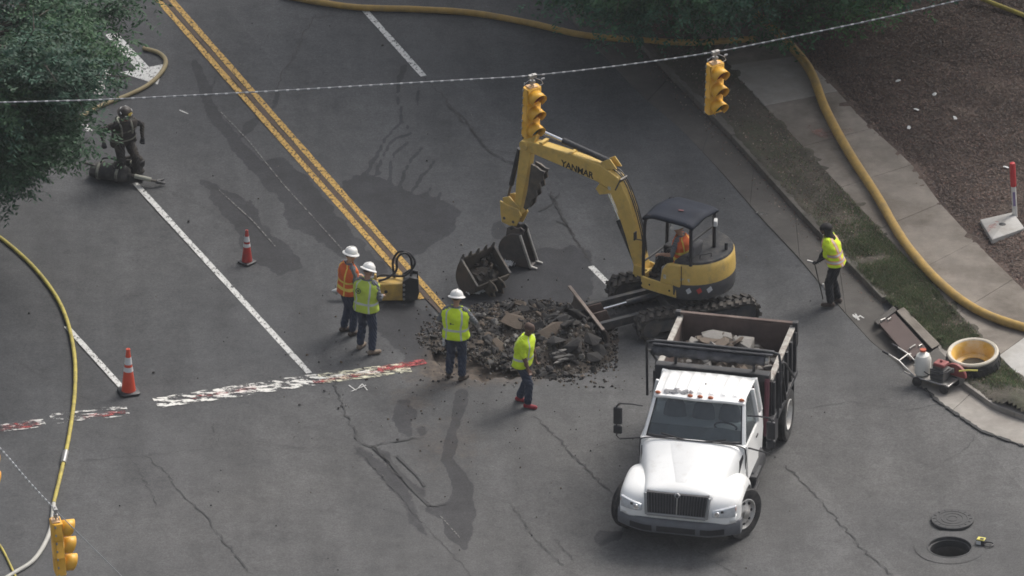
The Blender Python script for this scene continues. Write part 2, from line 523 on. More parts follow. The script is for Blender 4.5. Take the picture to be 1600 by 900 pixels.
for poly, soft, amt in (
    ([(313, 270), (329, 307), (353, 341), (377, 375), (402, 410), (440, 432), (478, 412), (446, 378), (412, 348), (398, 324), (374, 303), (350, 293), (326, 281)], 5, 0.95),
    ([(414, 256), (446, 248), (480, 282), (522, 322), (582, 392), (622, 452), (560, 425), (500, 375), (452, 345), (432, 312)], 7, 0.9),
    ([(534, 284), (580, 272), (622, 293), (670, 307), (722, 331), (711, 362), (663, 393), (630, 404), (590, 360), (540, 306)], 6, 0.95),
    ([(770, 350), (784, 344), (797, 352), (796, 372), (778, 378), (769, 366)], 4, 0.9),
    ([(780, 402), (844, 388), (892, 380), (920, 394), (932, 426), (915, 472), (890, 478), (860, 492), (760, 486), (715, 474), (736, 432)], 6, 0.85),
    ([(600, 470), (668, 480), (700, 505), (690, 540), (668, 566), (628, 566), (610, 540), (570, 500)], 9, 0.75),
    ([(625, 622), (618, 651), (622, 676), (643, 683), (650, 651), (645, 622)], 5, 0.85),
    ([(652, 668), (662, 666), (670, 675), (664, 684), (654, 682)], 3, 0.85),
):
    wet = np.maximum(wet, amt * poly_field(poly, soft))
wobble(0.45)
for pts, soft, amt in (
    ([(306, 100, 7), (318, 135, 9), (322, 155, 8), (345, 190, 10), (375, 230, 11), (405, 262, 12), (430, 292, 12)], 4, 0.85),
    ([(333, 118, 2), (330, 140, 3), (324, 155, 3)], 2, 0.7),
    ([(378, 210, 4), (392, 195, 9), (400, 188, 6)], 4, 0.8),
    ([(432, 140, 4), (428, 160, 7), (424, 172, 4)], 4, 0.7),
    ([(632, 103, 6), (622, 131, 2.6), (618, 152, 2.2), (624, 169, 2), (625, 193, 2), (601, 217, 2), (587, 238, 2.6), (574, 265, 3), (570, 278, 4)], 1.6, 0.95),
    ([(632, 190, 2), (639, 210, 2), (608, 224, 2), (594, 245, 2.4), (589, 270, 3)], 1.6, 0.95),
    ([(634, 226, 2), (615, 241, 2.4), (610, 265, 3), (606, 290, 4)], 1.6, 0.95),
    ([(658, 229, 2), (634, 262, 2.4), (625, 295, 3)], 1.6, 0.9),
    ([(677, 252, 2), (656, 276, 2.2), (646, 298, 3)], 1.6, 0.9),
    ([(690, 300, 2), (682, 318, 4)], 2, 0.85), ([(672, 292, 2), (668, 310, 4)], 2, 0.85),
    ([(656, 138, 4), (654, 152, 5), (651, 166, 3)], 3, 0.65),
    ([(721, 619, 12), (715, 645, 9), (707, 669, 6), (704, 697, 10), (700, 719, 8), (714, 744, 12), (721, 768, 17), (718, 800, 25), (718, 829, 20), (722, 852, 6)], 4, 0.95),
    ([(718, 800, 18), (690, 797, 12), (672, 795, 6)], 5, 0.8),
    ([(560, 702, 10), (590, 728, 14), (628, 765, 16), (648, 812, 12), (672, 840, 4)], 9, 0.62),
    ([(600, 712, 6), (640, 758, 9), (662, 770, 9)], 6, 0.66),
    ([(590, 700, 4), (605, 712, 8)], 4, 0.7),
    ([(938, 838, 14), (960, 836, 10)], 5, 0.7),  # truck's shadow beside its front wheel, painted in as darkening
):
    wet = np.maximum(wet, amt * line_field(pts, soft))
wobble(1.0)
soil = np.maximum.reduce([
    0.95 * poly_field([(650, 530), (700, 500), (800, 480), (900, 470), (955, 510), (950, 560), (880, 590), (780, 600), (690, 612), (640, 590)], 22),
    0.55 * poly_field([(600, 590), (680, 580), (700, 612), (690, 650), (640, 660), (600, 640)], 26),
    0.5 * poly_field([(600, 640), (720, 620), (800, 660), (760, 760), (640, 760)], 60),
    0.40 * poly_field([(640, 480), (700, 480), (690, 560), (640, 560)], 20)])
# the pit dug at the worker's feet, and the shallow dip round the manhole
pit = poly_field([(672, 520), (720, 500), (800, 505), (858, 540), (850, 574), (790, 588), (735, 592), (690, 578), (668, 556)], 9)
Z = -0.20 * np.clip((pit - 0.3) * 2, 0, 1)
Z += np.where(pit > 0.3, 0.04 * np.sin(X * 9.1 + 3 * np.sin(Y * 5)) * np.cos(Y * 7.3), 0)
soil = np.maximum(soil, pit)
# slight crown and unevenness of the pavement
Z += 0.010 * np.sin(X * 0.9 + Y * 0.31) * np.cos(Y * 0.6 - X * 0.2) - 0.010
paleness = np.clip((PY - (640 - 0.12 * (PX - 300))) / 220 + 0.35, 0, 1) * np.clip((PX - 60) / 500 + 0.35, 0, 1)
wobble(0)
MH = G(1484, 855)
idx = np.arange(nx * ny).reshape(ny, nx)
quads = np.stack([idx[:-1, :-1], idx[:-1, 1:], idx[1:, 1:], idx[1:, :-1]], -1).reshape(-1, 4)
cxq = X[quads].mean(1); cyq = Y[quads].mean(1)
quads = quads[np.hypot(cxq - MH.x, cyq - MH.y) > 0.46]
me = bpy.data.meshes.new('road')
me.vertices.add(nx * ny)
me.vertices.foreach_set('co', np.stack([X, Y, Z], 1).ravel())
me.loops.add(len(quads) * 4); me.polygons.add(len(quads))
me.loops.foreach_set('vertex_index', quads.ravel())
me.polygons.foreach_set('loop_start', np.arange(len(quads)) * 4)
me.polygons.foreach_set('use_smooth', [True] * len(quads))
me.update(calc_edges=True)
for nm, arr in (('wet', wet), ('soil', soil), ('paleness', paleness)):
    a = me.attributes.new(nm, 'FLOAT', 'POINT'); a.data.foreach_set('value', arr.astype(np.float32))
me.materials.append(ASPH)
road = bpy.data.objects.new('road', me); COL.objects.link(road)
tag(road, kind='structure')

# ------------------------------------------------------------------ painted markings and cracks: thin sheets on the road
def strip(pts, w, z, name, m, parent=None, jitter=0.0):
    """pts world polyline, w full width (number or list)"""
    mb = MB(); L_, R_ = [], []
    for k, p in enumerate(pts):
        t = (pts[min(k + 1, len(pts) - 1)] - pts[max(k - 1, 0)]); t.z = 0; t.normalize()
        s = Vector((-t.y, t.x, 0)); ww = w[k] if isinstance(w, list) else w
        j = 1 + jitter * random.uniform(-1, 1)
        L_.append((p + s * ww / 2 * j).xy.to_3d() + Vector((0, 0, z))); R_.append((p - s * ww / 2 * j).xy.to_3d() + Vector((0, 0, z)))
    n = len(pts)
    mb.add(L_ + R_, [(i, i + 1, n + i + 1, n + i) for i in range(n - 1)])
    o = mb.build(name, m, parent or road, smooth=0, recalc=False)
    return o
def resample(pts, step):
    out = [pts[0]]
    for a, b in zip(pts[:-1], pts[1:]):
        n = max(1, int((b - a).length / step))
        out += [a.lerp(b, (i + 1) / n) for i in range(n)]
    return out
WPAINT = paint_mat('worn_white_line_paint', (0.53, 0.53, 0.51), 0.37, 0.48, 16, (1, 0.6, 1))
WBAR = paint_mat('flaking_white_bar_paint', (0.66, 0.65, 0.61), 0.49, 0.525, 4.6, (0.7, 1.9, 1))
YPAINT = paint_mat('worn_yellow_line_paint', (0.47, 0.285, 0.062), 0.37, 0.50, 12, (1.6, 0.9, 1), var=0.35)
WBAR2 = paint_mat('nearly_gone_white_paint', (0.60, 0.59, 0.56), 0.53, 0.57, 4.6, (0.7, 1.9, 1))
YFADE = paint_mat('faded_yellow_paint', (0.60, 0.58, 0.44), 0.47, 0.54, 6, (0.8, 2, 1))
RPAINT = paint_mat('red_survey_paint', (0.36, 0.05, 0.05), 0.46, 0.66, 6, (1, 1.6, 1))
PINKPAINT = paint_mat('pink_survey_paint', (0.42, 0.17, 0.14), 0.45, 0.66, 8, amount=0.5)
SEAM = paint_mat('brown_centre_seam', (0.060, 0.036, 0.022), 0.25, 0.42, 8, (2, 0.5, 1), var=0.4)
TAR = paint_mat('tar_filled_crack', (0.022, 0.022, 0.023), 0.28, 0.40, 10, (1, 1, 1))
PALESEAM = paint_mat('pale_pavement_joint', (0.15, 0.147, 0.14), 0.40, 0.55, 9)
Zm = 0.004
yl = [G(262 - 0.8824 * 80, 5 - 80), G(262, 5), G(476, 247.5), G(640, 433), G(692, 492)]
s_off = (G(525, 290) - G(514, 290)).length
def off(pts, d):
    t = (pts[-1] - pts[0]).normalized(); s = Vector((t.y, -t.x, 0))
    return [p + s * d for p in pts]
for d, nm in ((-0.125, 'a'), (0.125, 'b')):
    e = off(yl, -d)
    if nm == 'a': e[-1] = e[-2].lerp(e[-1], 0.55)
    strip(resample(e, 0.3), 0.125, Zm, 'yellow_line', YPAINT, jitter=0.08)
strip(resample(off(yl, 0), 0.25), 0.105, Zm, 'centre_seam', SEAM, jitter=0.35)
for a, b, w in (((211, 286), (483, 583), 0.12), ((100, 158), (140, 205), 0.12), ((570, 16), (662, 119), 0.13), ((923, 416), (953, 446), 0.13), ((104, 510), (191, 606), 0.115), ((-30, 360), (40, 437), 0.115)):
    if a[0] < 0: continue
    strip(resample([G(*a), G(*b)], 0.25), w, Zm, 'lane_line', WPAINT, jitter=0.06)
# the stop bar, in flaking runs
for a, b, w, dpy in (((243, 630), (500, 592), 0.45, 0), ((500, 592), (640, 574), 0.40, 0), ((80, 655), (200, 641), 0.40, 0), ((-20, 672), (70, 660), 0.3, 0)):
    m_ = WBAR if a[0] == 243 else YFADE if a[0] == 500 else WBAR2
    strip(resample([G(*a), G(*b)], 0.2), w, Zm, 'stop_bar', m_, jitter=0.14)
strip(resample([G(500, 592), G(600, 578)], 0.2), 0.16, Zm + 0.003, 'stop_bar', WBAR, jitter=0.3)
for a, b, w in (((130, 652), (196, 644), 0.16), ((300, 622), (400, 606), 0.10), ((490, 598), (600, 580), 0.14), ((590, 578), (665, 565), 0.22), ((-20, 673), (60, 661), 0.22), ((606, 576), (640, 570), 0.34)):
    strip(resample([G(*a), G(*b)], 0.2), w, Zm + 0.006, 'survey_mark', RPAINT, jitter=0.25)
RSOLID = paint_mat('fresh_red_survey_paint', (0.34, 0.05, 0.052), 0.40, 0.58, 7, (1, 1.6, 1))
strip(resample([G(592, 579), G(625, 573), G(664, 565)], 0.15), 0.17, Zm + 0.009, 'survey_mark', RSOLID, jitter=0.35)
# the lane arrow under the tree
ar = G(208, 102); dirv = (G(210, 285) - G(483, 583)).normalized(); sv = Vector((dirv.y, -dirv.x, 0))
mb = MB()
# a turn arrow: shaft along the lane, head to the right
P = lambda u, v: ar + dirv * u + sv * v + Vector((0, 0, Zm))
mb.add([P(-0.2, 0.0), P(-0.2, 0.26), P(1.5, 0.26), P(1.5, 0.0)], [(0, 1, 2, 3)])
mb.add([P(-1.0, 0.12), P(-0.2, -0.36), P(-0.2, 0.58)], [(0, 1, 2)])
arrow = mb.build('lane_arrow', WPAINT, road, smooth=0, recalc=False)
# the pale worn arrow beside it, further under the crown
a2 = G(112, 112)
P = lambda u, v: a2 + dirv * u + sv * v + Vector((0, 0, Zm))
mb = MB(); mb.add([P(-0.9, -0.1), P(-0.9, 0.3), P(1.7, 0.3), P(1.7, -0.1)], [(0, 1, 2, 3)]); mb.add([P(-1.3, 0.1), P(-0.2, -0.6), P(-0.2, 0.8)], [(0, 1, 2)])
mb.build('lane_arrow', WBAR, road, smooth=0, recalc=False)
def crack(pts, w=0.03, m=None, jag=0.042, z=0.0045):
    q = resample(GL(pts), 0.10)
    q = [p + Vector((random.uniform(-jag, jag), random.uniform(-jag, jag), 0)) for p in q]
    ww = [w * 0.62 * random.uniform(0.25, 1.7) for _ in q]
    return strip(q, ww, z, 'crack', m or TAR)
for pts, w in (
    ([(228, 712), (262, 742), (282, 768), (320, 805), (352, 848), (390, 890)], 0.035),
    ([(520, 585), (530, 620), (545, 655), (562, 692), (580, 697), (612, 690), (668, 682)], 0.04),
    ([(672, 791), (698, 788)], 0.05),
    ([(835, 650), (872, 687), (905, 720), (930, 745), (958, 772)], 0.045),
    ([(800, 790), (836, 840), (880, 882)], 0.022), ([(868, 843), (900, 878)], 0.022),
    ([(662, 119), (690, 150), (725, 190), (760, 232), (785, 248), (815, 258)], 0.045),
    ([(700, 165), (735, 195), (745, 215)], 0.03),
    ([(494, 22), (476, 52), (462, 78), (450, 102), (440, 118), (431, 140)], 0.03),
    ([(860, 300), (875, 335), (900, 375), (922, 408)], 0.07), ([(840, 330), (866, 318), (872, 300)], 0.05), ([(868, 345), (885, 352), (905, 385)], 0.05),
    ([(1228, 728), (1290, 790), (1340, 850), (1392, 898)], 0.035),
    ([(200, 706), (230, 760), (245, 790)], 0.018), ([(330, 660), (345, 690)], 0.02),
    ([(560, 700), (620, 770), (700, 860), (740, 905)], 0.018), ([(580, 697), (600, 712), (612, 735), (626, 748)], 0.03),
    ([(400, 690), (470, 700), (555, 696)], 0.016), ([(120, 720), (220, 712), (330, 700)], 0.014),
    ([(1090, 860), (1130, 885), (1160, 905)], 0.02), ([(1000, 700), (960, 690), (930, 700)], 0.014),
    ([(470, 30), (520, 24), (570, 30)], 0.016), ([(760, 232), (800, 240), (850, 236)], 0.02), ([(690, 770), (742, 770), (800, 788)], 0.012),
    ([(1540, 650), (1520, 690), (1480, 720), (1440, 728)], 0.012), ([(1250, 640), (1330, 628), (1420, 640), (1470, 632)], 0.016),
    ([(270, 300), (330, 330), (360, 350)], 0.014), ([(260, 165), (300, 170), (340, 150)], 0.012), ([(20, 560), (90, 600), (150, 625)], 0.012),
):
    crack(pts, w)
strip(resample(GL([(582, 697), (612, 725), (645, 765), (672, 791)]), 0.2), 0.075, 0.0045, 'saw_cut', TAR, jitter=0.2)
strip(resample(GL([(620, 712), (650, 742), (664, 760)]), 0.2), 0.05, 0.0045, 'saw_cut', TAR, jitter=0.5)
for pts in ([(345, 175), (390, 222), (440, 285), (542, 398)], [(340, 295), (395, 345), (430, 385)], [(0, 40), (10, 60)], [(688, 806), (720, 842)]):
    strip(resample(GL(pts), 0.3), 0.022, 0.0048, 'pavement_joint', PALESEAM, jitter=0.2)
# ------------------------------------------------------------------ right bank: gutter, kerb, verge, pavement, mulch bed
edge_px = [(790, -80), (900, 40), (1000, 147), (1062, 200), (1129, 271), (1187, 338), (1249, 404), (1308, 475), (1360, 533), (1410, 574)]
kerb_px = [(850, -80), (935, 10), (1027, 102), (1084, 160), (1147, 225), (1205, 290), (1261, 352), (1329, 423), (1378, 474)]
edge_c = GL([(1410, 574), (1445, 608), (1467, 629), (1533, 674), (1600, 698), (1680, 716), (1800, 730), (2100, 745)])
kerb_c = GL([(1462, 548), (1480, 574), (1500, 604), (1550, 640), (1606, 662), (1680, 680), (1800, 692), (2100, 706)])
edge = GL(edge_px); kerb_l = GL(kerb_px)
KH = 0.13
def band(L_, R_, zl, zr, name, m, parent=None, th=0.0):
    n = len(L_); mb = MB()
    a = [Vector((p.x, p.y, zl)) for p in L_]; b = [Vector((p.x, p.y, zr)) for p in R_]
    mb.add(a + b, [(i, i + 1, n + i + 1, n + i) for i in range(n - 1)])
    return mb.build(name, m, parent, smooth=0)
def path_at(pts, s):
    for a, b in zip(pts[:-1], pts[1:]):
        d = (b - a).length
        if s <= d: return a.lerp(b, s / d)
        s -= d
    return pts[-1].copy()
def plen(pts): return sum((b - a).length for a, b in zip(pts[:-1], pts[1:]))
def slabs(Lp, Rp, n, z0, z1, name, mats, parent, gap=0.012, tilt=0.006, sub=4):
    """pieces between two edge lines, each a real slab with a recessed joint"""
    la, lb = plen(Lp), plen(Rp); out = []
    for k in range(n):
        mb = MB(); rows = []
        for i in range(sub + 1):
            u = (k + i / sub) / n
            if i == 0: u += gap / la / 2
            if i == sub: u -= gap / la / 2
            rows.append((path_at(Lp, u * la), path_at(Rp, u * lb)))
        dz = random.uniform(-tilt, tilt)
        rings = [[Vector((a.x, a.y, z0)), Vector((b.x, b.y, z0)), Vector((b.x, b.y, z1 + dz)), Vector((a.x, a.y, z1 + dz))] for a, b in rows]
        mb.loft(rings)
        out.append(mb.build(name, mats[k % len(mats)] if isinstance(mats, list) else mats, parent, bevel=0.012, smooth=0))
    return out
GUTT = mat('dirty_gutter_concrete', (0.092, 0.085, 0.077), 0.9, var=0.3, scale=2.0, dirt=(0.060, 0.055, 0.05), dscale=0.8, dlo=0.40, dhi=0.66, bump=0.006, world_co=True)
gutter = tag(empty('gutter', G(1200, 350)), kind='structure')
kerb = tag(empty('kerb', G(1250, 350)), kind='structure')
def child_world(objs, parent):
    for o in objs:
        o.parent = parent; o.matrix_parent_inverse = Matrix.Translation(parent.location).inverted()
def shifted(pts, d):
    out = []
    for k, p in enumerate(pts):
        t = (pts[min(k + 1, len(pts) - 1)] - pts[max(k - 1, 0)]).normalized()
        out.append(p + Vector((t.y, -t.x, 0)) * d)     # to the right of travel
    return out
# travel is down the picture, so the bank lies on its left: negative shift
child_world(slabs(edge, kerb_l, 8, -0.3, 0.006, 'gutter_slab', GUTT, None, tilt=0.002, gap=0.008), gutter)
kerb_b = shifted(kerb_l, -0.16)
KERBM = mat('weathered_kerb_concrete', (0.135, 0.122, 0.105), 0.9, var=0.3, scale=2.5, dirt=(0.07, 0.062, 0.052), dscale=1.1, dlo=0.40, dhi=0.64, bump=0.006, world_co=True)
child_world(slabs(kerb_l, kerb_b, 9, -0.3, KH, 'kerb_segment', KERBM, None, sub=3), kerb)
child_world(slabs(edge_c, kerb_c, 5, -0.3, 0.02, 'gutter_slab', CONC, None, tilt=0.003), gutter)
kerb_cb = shifted(kerb_c, -0.17)
child_world(slabs(kerb_c, kerb_cb, 6, -0.3, KH, 'kerb_segment', CONC, None, sub=3), kerb)
# ragged edge where the asphalt meets the corner gutter
strip(resample([p for p in edge_c[1:6]], 0.07), 0.055, 0.0245, 'broken_asphalt_edge', TAR, jitter=0.9)

# the pavement slabs
sw_l = GL([(960, -80), (1040, 3), (1149, 118), (1191, 162), (1381, 366), (1525, 520), (1600, 597), (1700, 690)], KH)
sw_r = GL([(1090, -80), (1170, 0), (1267, 102), (1307, 142), (1347, 187), (1423, 256), (1470, 320), (1543, 399), (1600, 454), (1700, 556), (1760, 620)], KH)
sidewalk = tag(empty('sidewalk', G(1400, 330, 0)), kind='structure')
sl = slabs(sw_l, sw_r, 12, 0.0, KH + 0.02, 'paving_slab', CONCOLD, None, gap=0.007, tilt=0.004, sub=3)
child_world(sl, sidewalk)
for k, o in enumerate(sl):
    if k in (3,): o.data.materials[0] = CONC
    if k >= 10: o.data.materials[0] = CONCNEW
# survey paint on the slab
strip(resample(GL([(1262, 208), (1290, 222), (1330, 214)], 0), 0.15), 0.22, KH + 0.034, 'survey_mark', PINKPAINT, jitter=0.6)
strip(resample(GL([(1300, 200), (1318, 232)], 0), 0.15), 0.10, KH + 0.034, 'survey_mark', PINKPAINT, jitter=0.6)

# verge and mulch bed: gently uneven ground between and beyond
def ground_patch(inside, name, m, x0, x1, y0, y1, step, zf, flat_edges=True):
    gx = np.arange(x0, x1, step); gy = np.arange(y0, y1, step)
    n_, k_ = len(gx), len(gy)
    vs = [(a, b, zf(a, b)) for b in gy for a in gx]
    fs = []
    for j in range(k_ - 1):
        for i in range(n_ - 1):
            if inside(gx[i] + step / 2, gy[j] + step / 2):
                fs.append((j * n_ + i, j * n_ + i + 1, (j + 1) * n_ + i + 1, (j + 1) * n_ + i))
    mb = MB(); mb.add(vs, fs)
    return mb.build(name, m, smooth=60, recalc=False)
def right_of(line):
    pts = [(p.y, p.x) for p in line]; pts.sort()
    yy = np.array([a for a, _ in pts]); xx = np.array([b for _, b in pts])
    return lambda x, y: x - np.interp(y, yy, xx)
f_kerb = right_of(kerb_b); f_swl = right_of(sw_l); f_swr = right_of(sw_r); f_kc = right_of(kerb_l[:-1] + kerb_c)
INLET = [G(1374, 505), G(1400, 486), G(1470, 556), G(1440, 575)]
def in_quad(q, x, y):
    s = 0
    for i in range(4):
        a, b = q[i], q[(i + 1) % 4]
        s += 1 if (b.x - a.x) * (y - a.y) - (b.y - a.y) * (x - a.x) > 0 else -1
    return abs(s) == 4
def bank_z(x, y):
    e = min(1.0, max(0.0, min(abs(f_swl(x, y)), abs(f_swr(x, y)), abs(f_kerb(x, y)) if y > yk0 else abs(f_kcb(x, y))) - 0.05) / 0.35)
    if f_swl(x, y) > 0 and f_swr(x, y) < 0: e = 0.0
    spill = 0.0 if e > 0.3 else (1 - e / 0.3) * (0.042 + 0.035 * noise.noise(Vector((x * 1.3, y * 1.3, 6.0))) + 0.045 * noise.noise(Vector((x * 5, y * 5, 2.0))))
    over = max(0.0, min(f_swl(x, y), -f_swr(x, y)), -(f_kerb(x, y) if y > yk0 else f_kcb(x, y)))
    return KH - 0.025 + max(-0.02, spill) - over * 0.16 + e * (0.045 + 0.035 * noise.noise(Vector((x * 0.8, y * 0.8, 3.1))) + 0.02 * noise.noise(Vector((x * 3.1, y * 3.1, 8.0))))
yk0, yk1 = kerb_b[-1].y, kerb_b[0].y
def in_verge(x, y):
    if in_quad(INLET, x, y): return False
    if y > yk0: return f_kerb(x, y) > -0.15 and f_swl(x, y) < 0.32
    return f_kcb(x, y) > -0.12 and f_swl(x, y) < 0.2
def sdist(line):
    seg = [(a.x, a.y, b.x - a.x, b.y - a.y) for a, b in zip(line[:-1], line[1:])]
    def f(x, y):
        best = 1e9; sg = 1
        for ax, ay, ex, ey in seg:
            t = min(1, max(0, ((x - ax) * ex + (y - ay) * ey) / (ex * ex + ey * ey)))
            qx, qy = x - ax - t * ex, y - ay - t * ey; d = qx * qx + qy * qy
            if d < best: best = d; sg = 1 if ex * qy - ey * qx > 0 else -1
        return sg * math.sqrt(best)
    return f
f_kcb = sdist([kerb_b[-1]] + kerb_cb)
def verge_z(x, y):
    z = bank_z(x, y)
    p = G(1590, 640)                                # the little heap of washed-out soil at the corner
    return z + 0.16 * math.exp(-(((x - p.x) / 0.45) ** 2 + ((y - p.y) / 0.5) ** 2))
verge = tag(ground_patch(in_verge, 'verge', VERGE, 0.5, 12.0, -8.0, 15.0, 0.075, verge_z), kind='structure')
mulch = tag(ground_patch(lambda x, y: f_swr(x, y) > -0.40, 'planting_bed', MULCH, 2.5, 22.0, -7.0, 22.0, 0.11,
            lambda x, y: bank_z(x, y) + max(0, f_swr(x, y) - 0.1) * 0.05), kind='structure')
def mulch_z(x, y): return bank_z(x, y) + max(0, f_swr(x, y) - 0.1) * 0.05

# grass on the verge and leaf litter in the bed
def scatter_blades(name, pts, hgt, wid, lean, mats, kind='stuff', parent=None, flat=False):
    n = len(pts)
    a = rng.uniform(0, 2 * np.pi, n); h = hgt * rng.uniform(0.5, 1.3, n); w = wid * rng.uniform(0.6, 1.3, n)
    d = np.stack([np.cos(a), np.sin(a), np.zeros(n)], 1); s = np.stack([-np.sin(a), np.cos(a), np.zeros(n)], 1)
    pts = np.asarray(pts)
    if flat:
        t = rng.uniform(-0.35, 0.35, (n, 3)); t[:, 2] += 0.01
        v0 = pts - d * h[:, None] / 2; v1 = pts + s * w[:, None] / 2 + t * 0.02; v2 = pts + d * h[:, None] / 2 + np.array([0, 0, 0.02]); v3 = pts - s * w[:, None] / 2
        V = np.stack([v0, v1, v2, v3], 1).reshape(-1, 3); F = np.arange(4 * n).reshape(-1, 4)
    else:
        tip = pts + d * (lean * h)[:, None] + np.array([0, 0, 1]) * (h * 0.9)[:, None]
        V = np.stack([pts - s * w[:, None] / 2, pts + s * w[:, None] / 2, tip], 1).reshape(-1, 3); F = np.arange(3 * n).reshape(-1, 3)
    me = bpy.data.meshes.new(name); k = F.shape[1]
    me.vertices.add(len(V)); me.vertices.foreach_set('co', V.ravel())
    me.loops.add(F.size); me.polygons.add(len(F)); me.loops.foreach_set('vertex_index', F.ravel())
    me.polygons.foreach_set('loop_start', np.arange(len(F)) * k)
    for m_ in mats: me.materials.append(m_)
    me.polygons.foreach_set('material_index', rng.integers(0, len(mats), len(F)))
    me.update(calc_edges=True)
    o = bpy.data.objects.new(name, me); COL.objects.link(o)
    if kind: o['kind'] = kind
    return o
def leafy(name, col, trans=0.3, var=0.35):
    m = bpy.data.materials.new(name); m.use_nodes = True
    nt, N, L, noise_, rng_, math_, mix_ = nodes_of(m)
    b = nt.nodes['Principled BSDF']; g = N('ShaderNodeNewGeometry')
    c = mix_(1.0, col, rng_(g.outputs['Random Per Island'], 0, 1, 1 - var, 1 + var), 'MULTIPLY')
    c = mix_(1.0, c, rng_(noise_(g.outputs['Position'], 0.9, 4), 0.3, 0.7, 0.75, 1.25), 'MULTIPLY')
    L(c, b.inputs['Base Color']); b.inputs['Roughness'].default_value = 0.7
    t = N('ShaderNodeBsdfTranslucent'); L(c, t.inputs[0])
    x = N('ShaderNodeMixShader'); x.inputs[0].default_value = trans
    L(b.outputs[0], x.inputs[1]); L(t.outputs[0], x.inputs[2]); L(x.outputs[0], nt.nodes['Material Output'].inputs[0])
    return m
GR1 = leafy('grass_green', (0.055, 0.098, 0.030)); GR2 = leafy('grass_olive', (0.080, 0.098, 0.040)); GR3 = leafy('grass_straw', (0.17, 0.14, 0.085))
pts = []
gc = [(G(1450, 505), 1.0, 1.7), (G(1410, 440), 0.8, 1.5), (G(1500, 560), 0.9, 0.9), (G(1575, 600), 0.55, 0.5), (G(1370, 395), 0.7, 1.2), (G(1250, 270), 0.7, 2.2), (G(1330, 340), 0.7, 1.6)]
while len(pts) < 56000:
    k = random.choices(range(7), (13, 12, 4, 1.8, 6.0, 0.6, 1.8))[0]
    c, sx, sy = gc[k]
    x, y = c.x + random.gauss(0, sx * 0.55), c.y + random.gauss(0, sy * 0.55)
    if noise.noise(Vector((x * 1.6, y * 1.6, 0))) < random.uniform(-0.6, 0.25): continue
    if in_verge(x, y) and f_swl(x, y) < -0.02: pts.append((x, y, verge_z(x, y)))
tag(scatter_blades('grass', pts, 0.055, 0.012, 0.9, [GR1, GR1, GR2, GR3]), 'patchy short green grass on the verge behind the kerb', 'grass')
LL = [leafy('litter_brown', (0.090, 0.058, 0.043), 0.05, 0.2), leafy('litter_red', (0.125, 0.072, 0.056), 0.05), leafy('litter_dark', (0.05, 0.035, 0.03), 0.05), leafy('litter_pale', (0.24, 0.19, 0.15), 0.05), leafy('litter_tan', (0.115, 0.082, 0.062), 0.05, 0.3)]
pts = []
while len(pts) < 60000:
    x, y = random.uniform(2.5, 11), random.uniform(-1.5, 14)
    if f_swr(x, y) > 0.02 + 0.12 * random.random() and noise.noise(Vector((x * 0.9, y * 0.9, 5))) > random.uniform(-0.7, 0.2): pts.append((x, y, mulch_z(x, y) + 0.012))
tag(scatter_blades('leaf_litter', pts, 0.065, 0.03, 0, [LL[0], LL[0], LL[1], LL[2], LL[2], LL[2], LL[4]], flat=True), 'brown leaf litter and mulch covering the planting bed', 'leaf litter')
pts = []
while len(pts) < 3500:
    x, y = random.uniform(0, 9), random.uniform(-6, 14)
    if in_verge(x, y) and f_swl(x, y) < 0 and (f_kerb(x, y) if y > yk0 else f_kcb(x, y)) > 0.05: pts.append((x, y, verge_z(x, y) + 0.01))
for i in range(900):
    s = random.random() ** 1.5 * plen(kerb_l); p = path_at(kerb_l, s); pts.append((p.x - random.random() ** 2 * 0.35, p.y, 0.012))
tag(scatter_blades('fallen_leaves', pts, 0.05, 0.025, 0, LL, flat=True), 'scattered dead leaves lying on the verge and in the gutter', 'leaf litter')
# pale scraps in the bed
for i, (px, py) in enumerate(((1403, 127), (1460, 148), (1432, 172), (1420, 200), (1492, 185), (1572, 262))):
    p = G(px, py, 0); p.z = 0
    q = G(px, py, mulch_z(p.x, p.y) + 0.02)
    mb = MB(T(*q) @ Rz(random.uniform(0, 3)) @ Matrix.Diagonal((0.62, 0.62, 0.8, 1)))
    mb.loft([[(-0.09, -0.05, 0), (0.0, -0.07, 0.015), (0.02, 0.05, 0.02), (-0.07, 0.05, 0.005)], [(0.02, -0.05, 0.03), (0.09, -0.03, 0.03), (0.10, 0.04, 0.03), (0.0, 0.05, 0.035)]])
    where = ['highest in the bed', 'just below the highest scrap', 'midway down the upper bed', 'close to the pavement edge', 'right of the row of scraps', 'beside the marker post'][i]
    tag(mb.build('paper_scrap', PAPER, bevel=0.004), f'small pale scrap on the mulch bed, {where}', 'scrap', 'pale scraps in the planting bed')

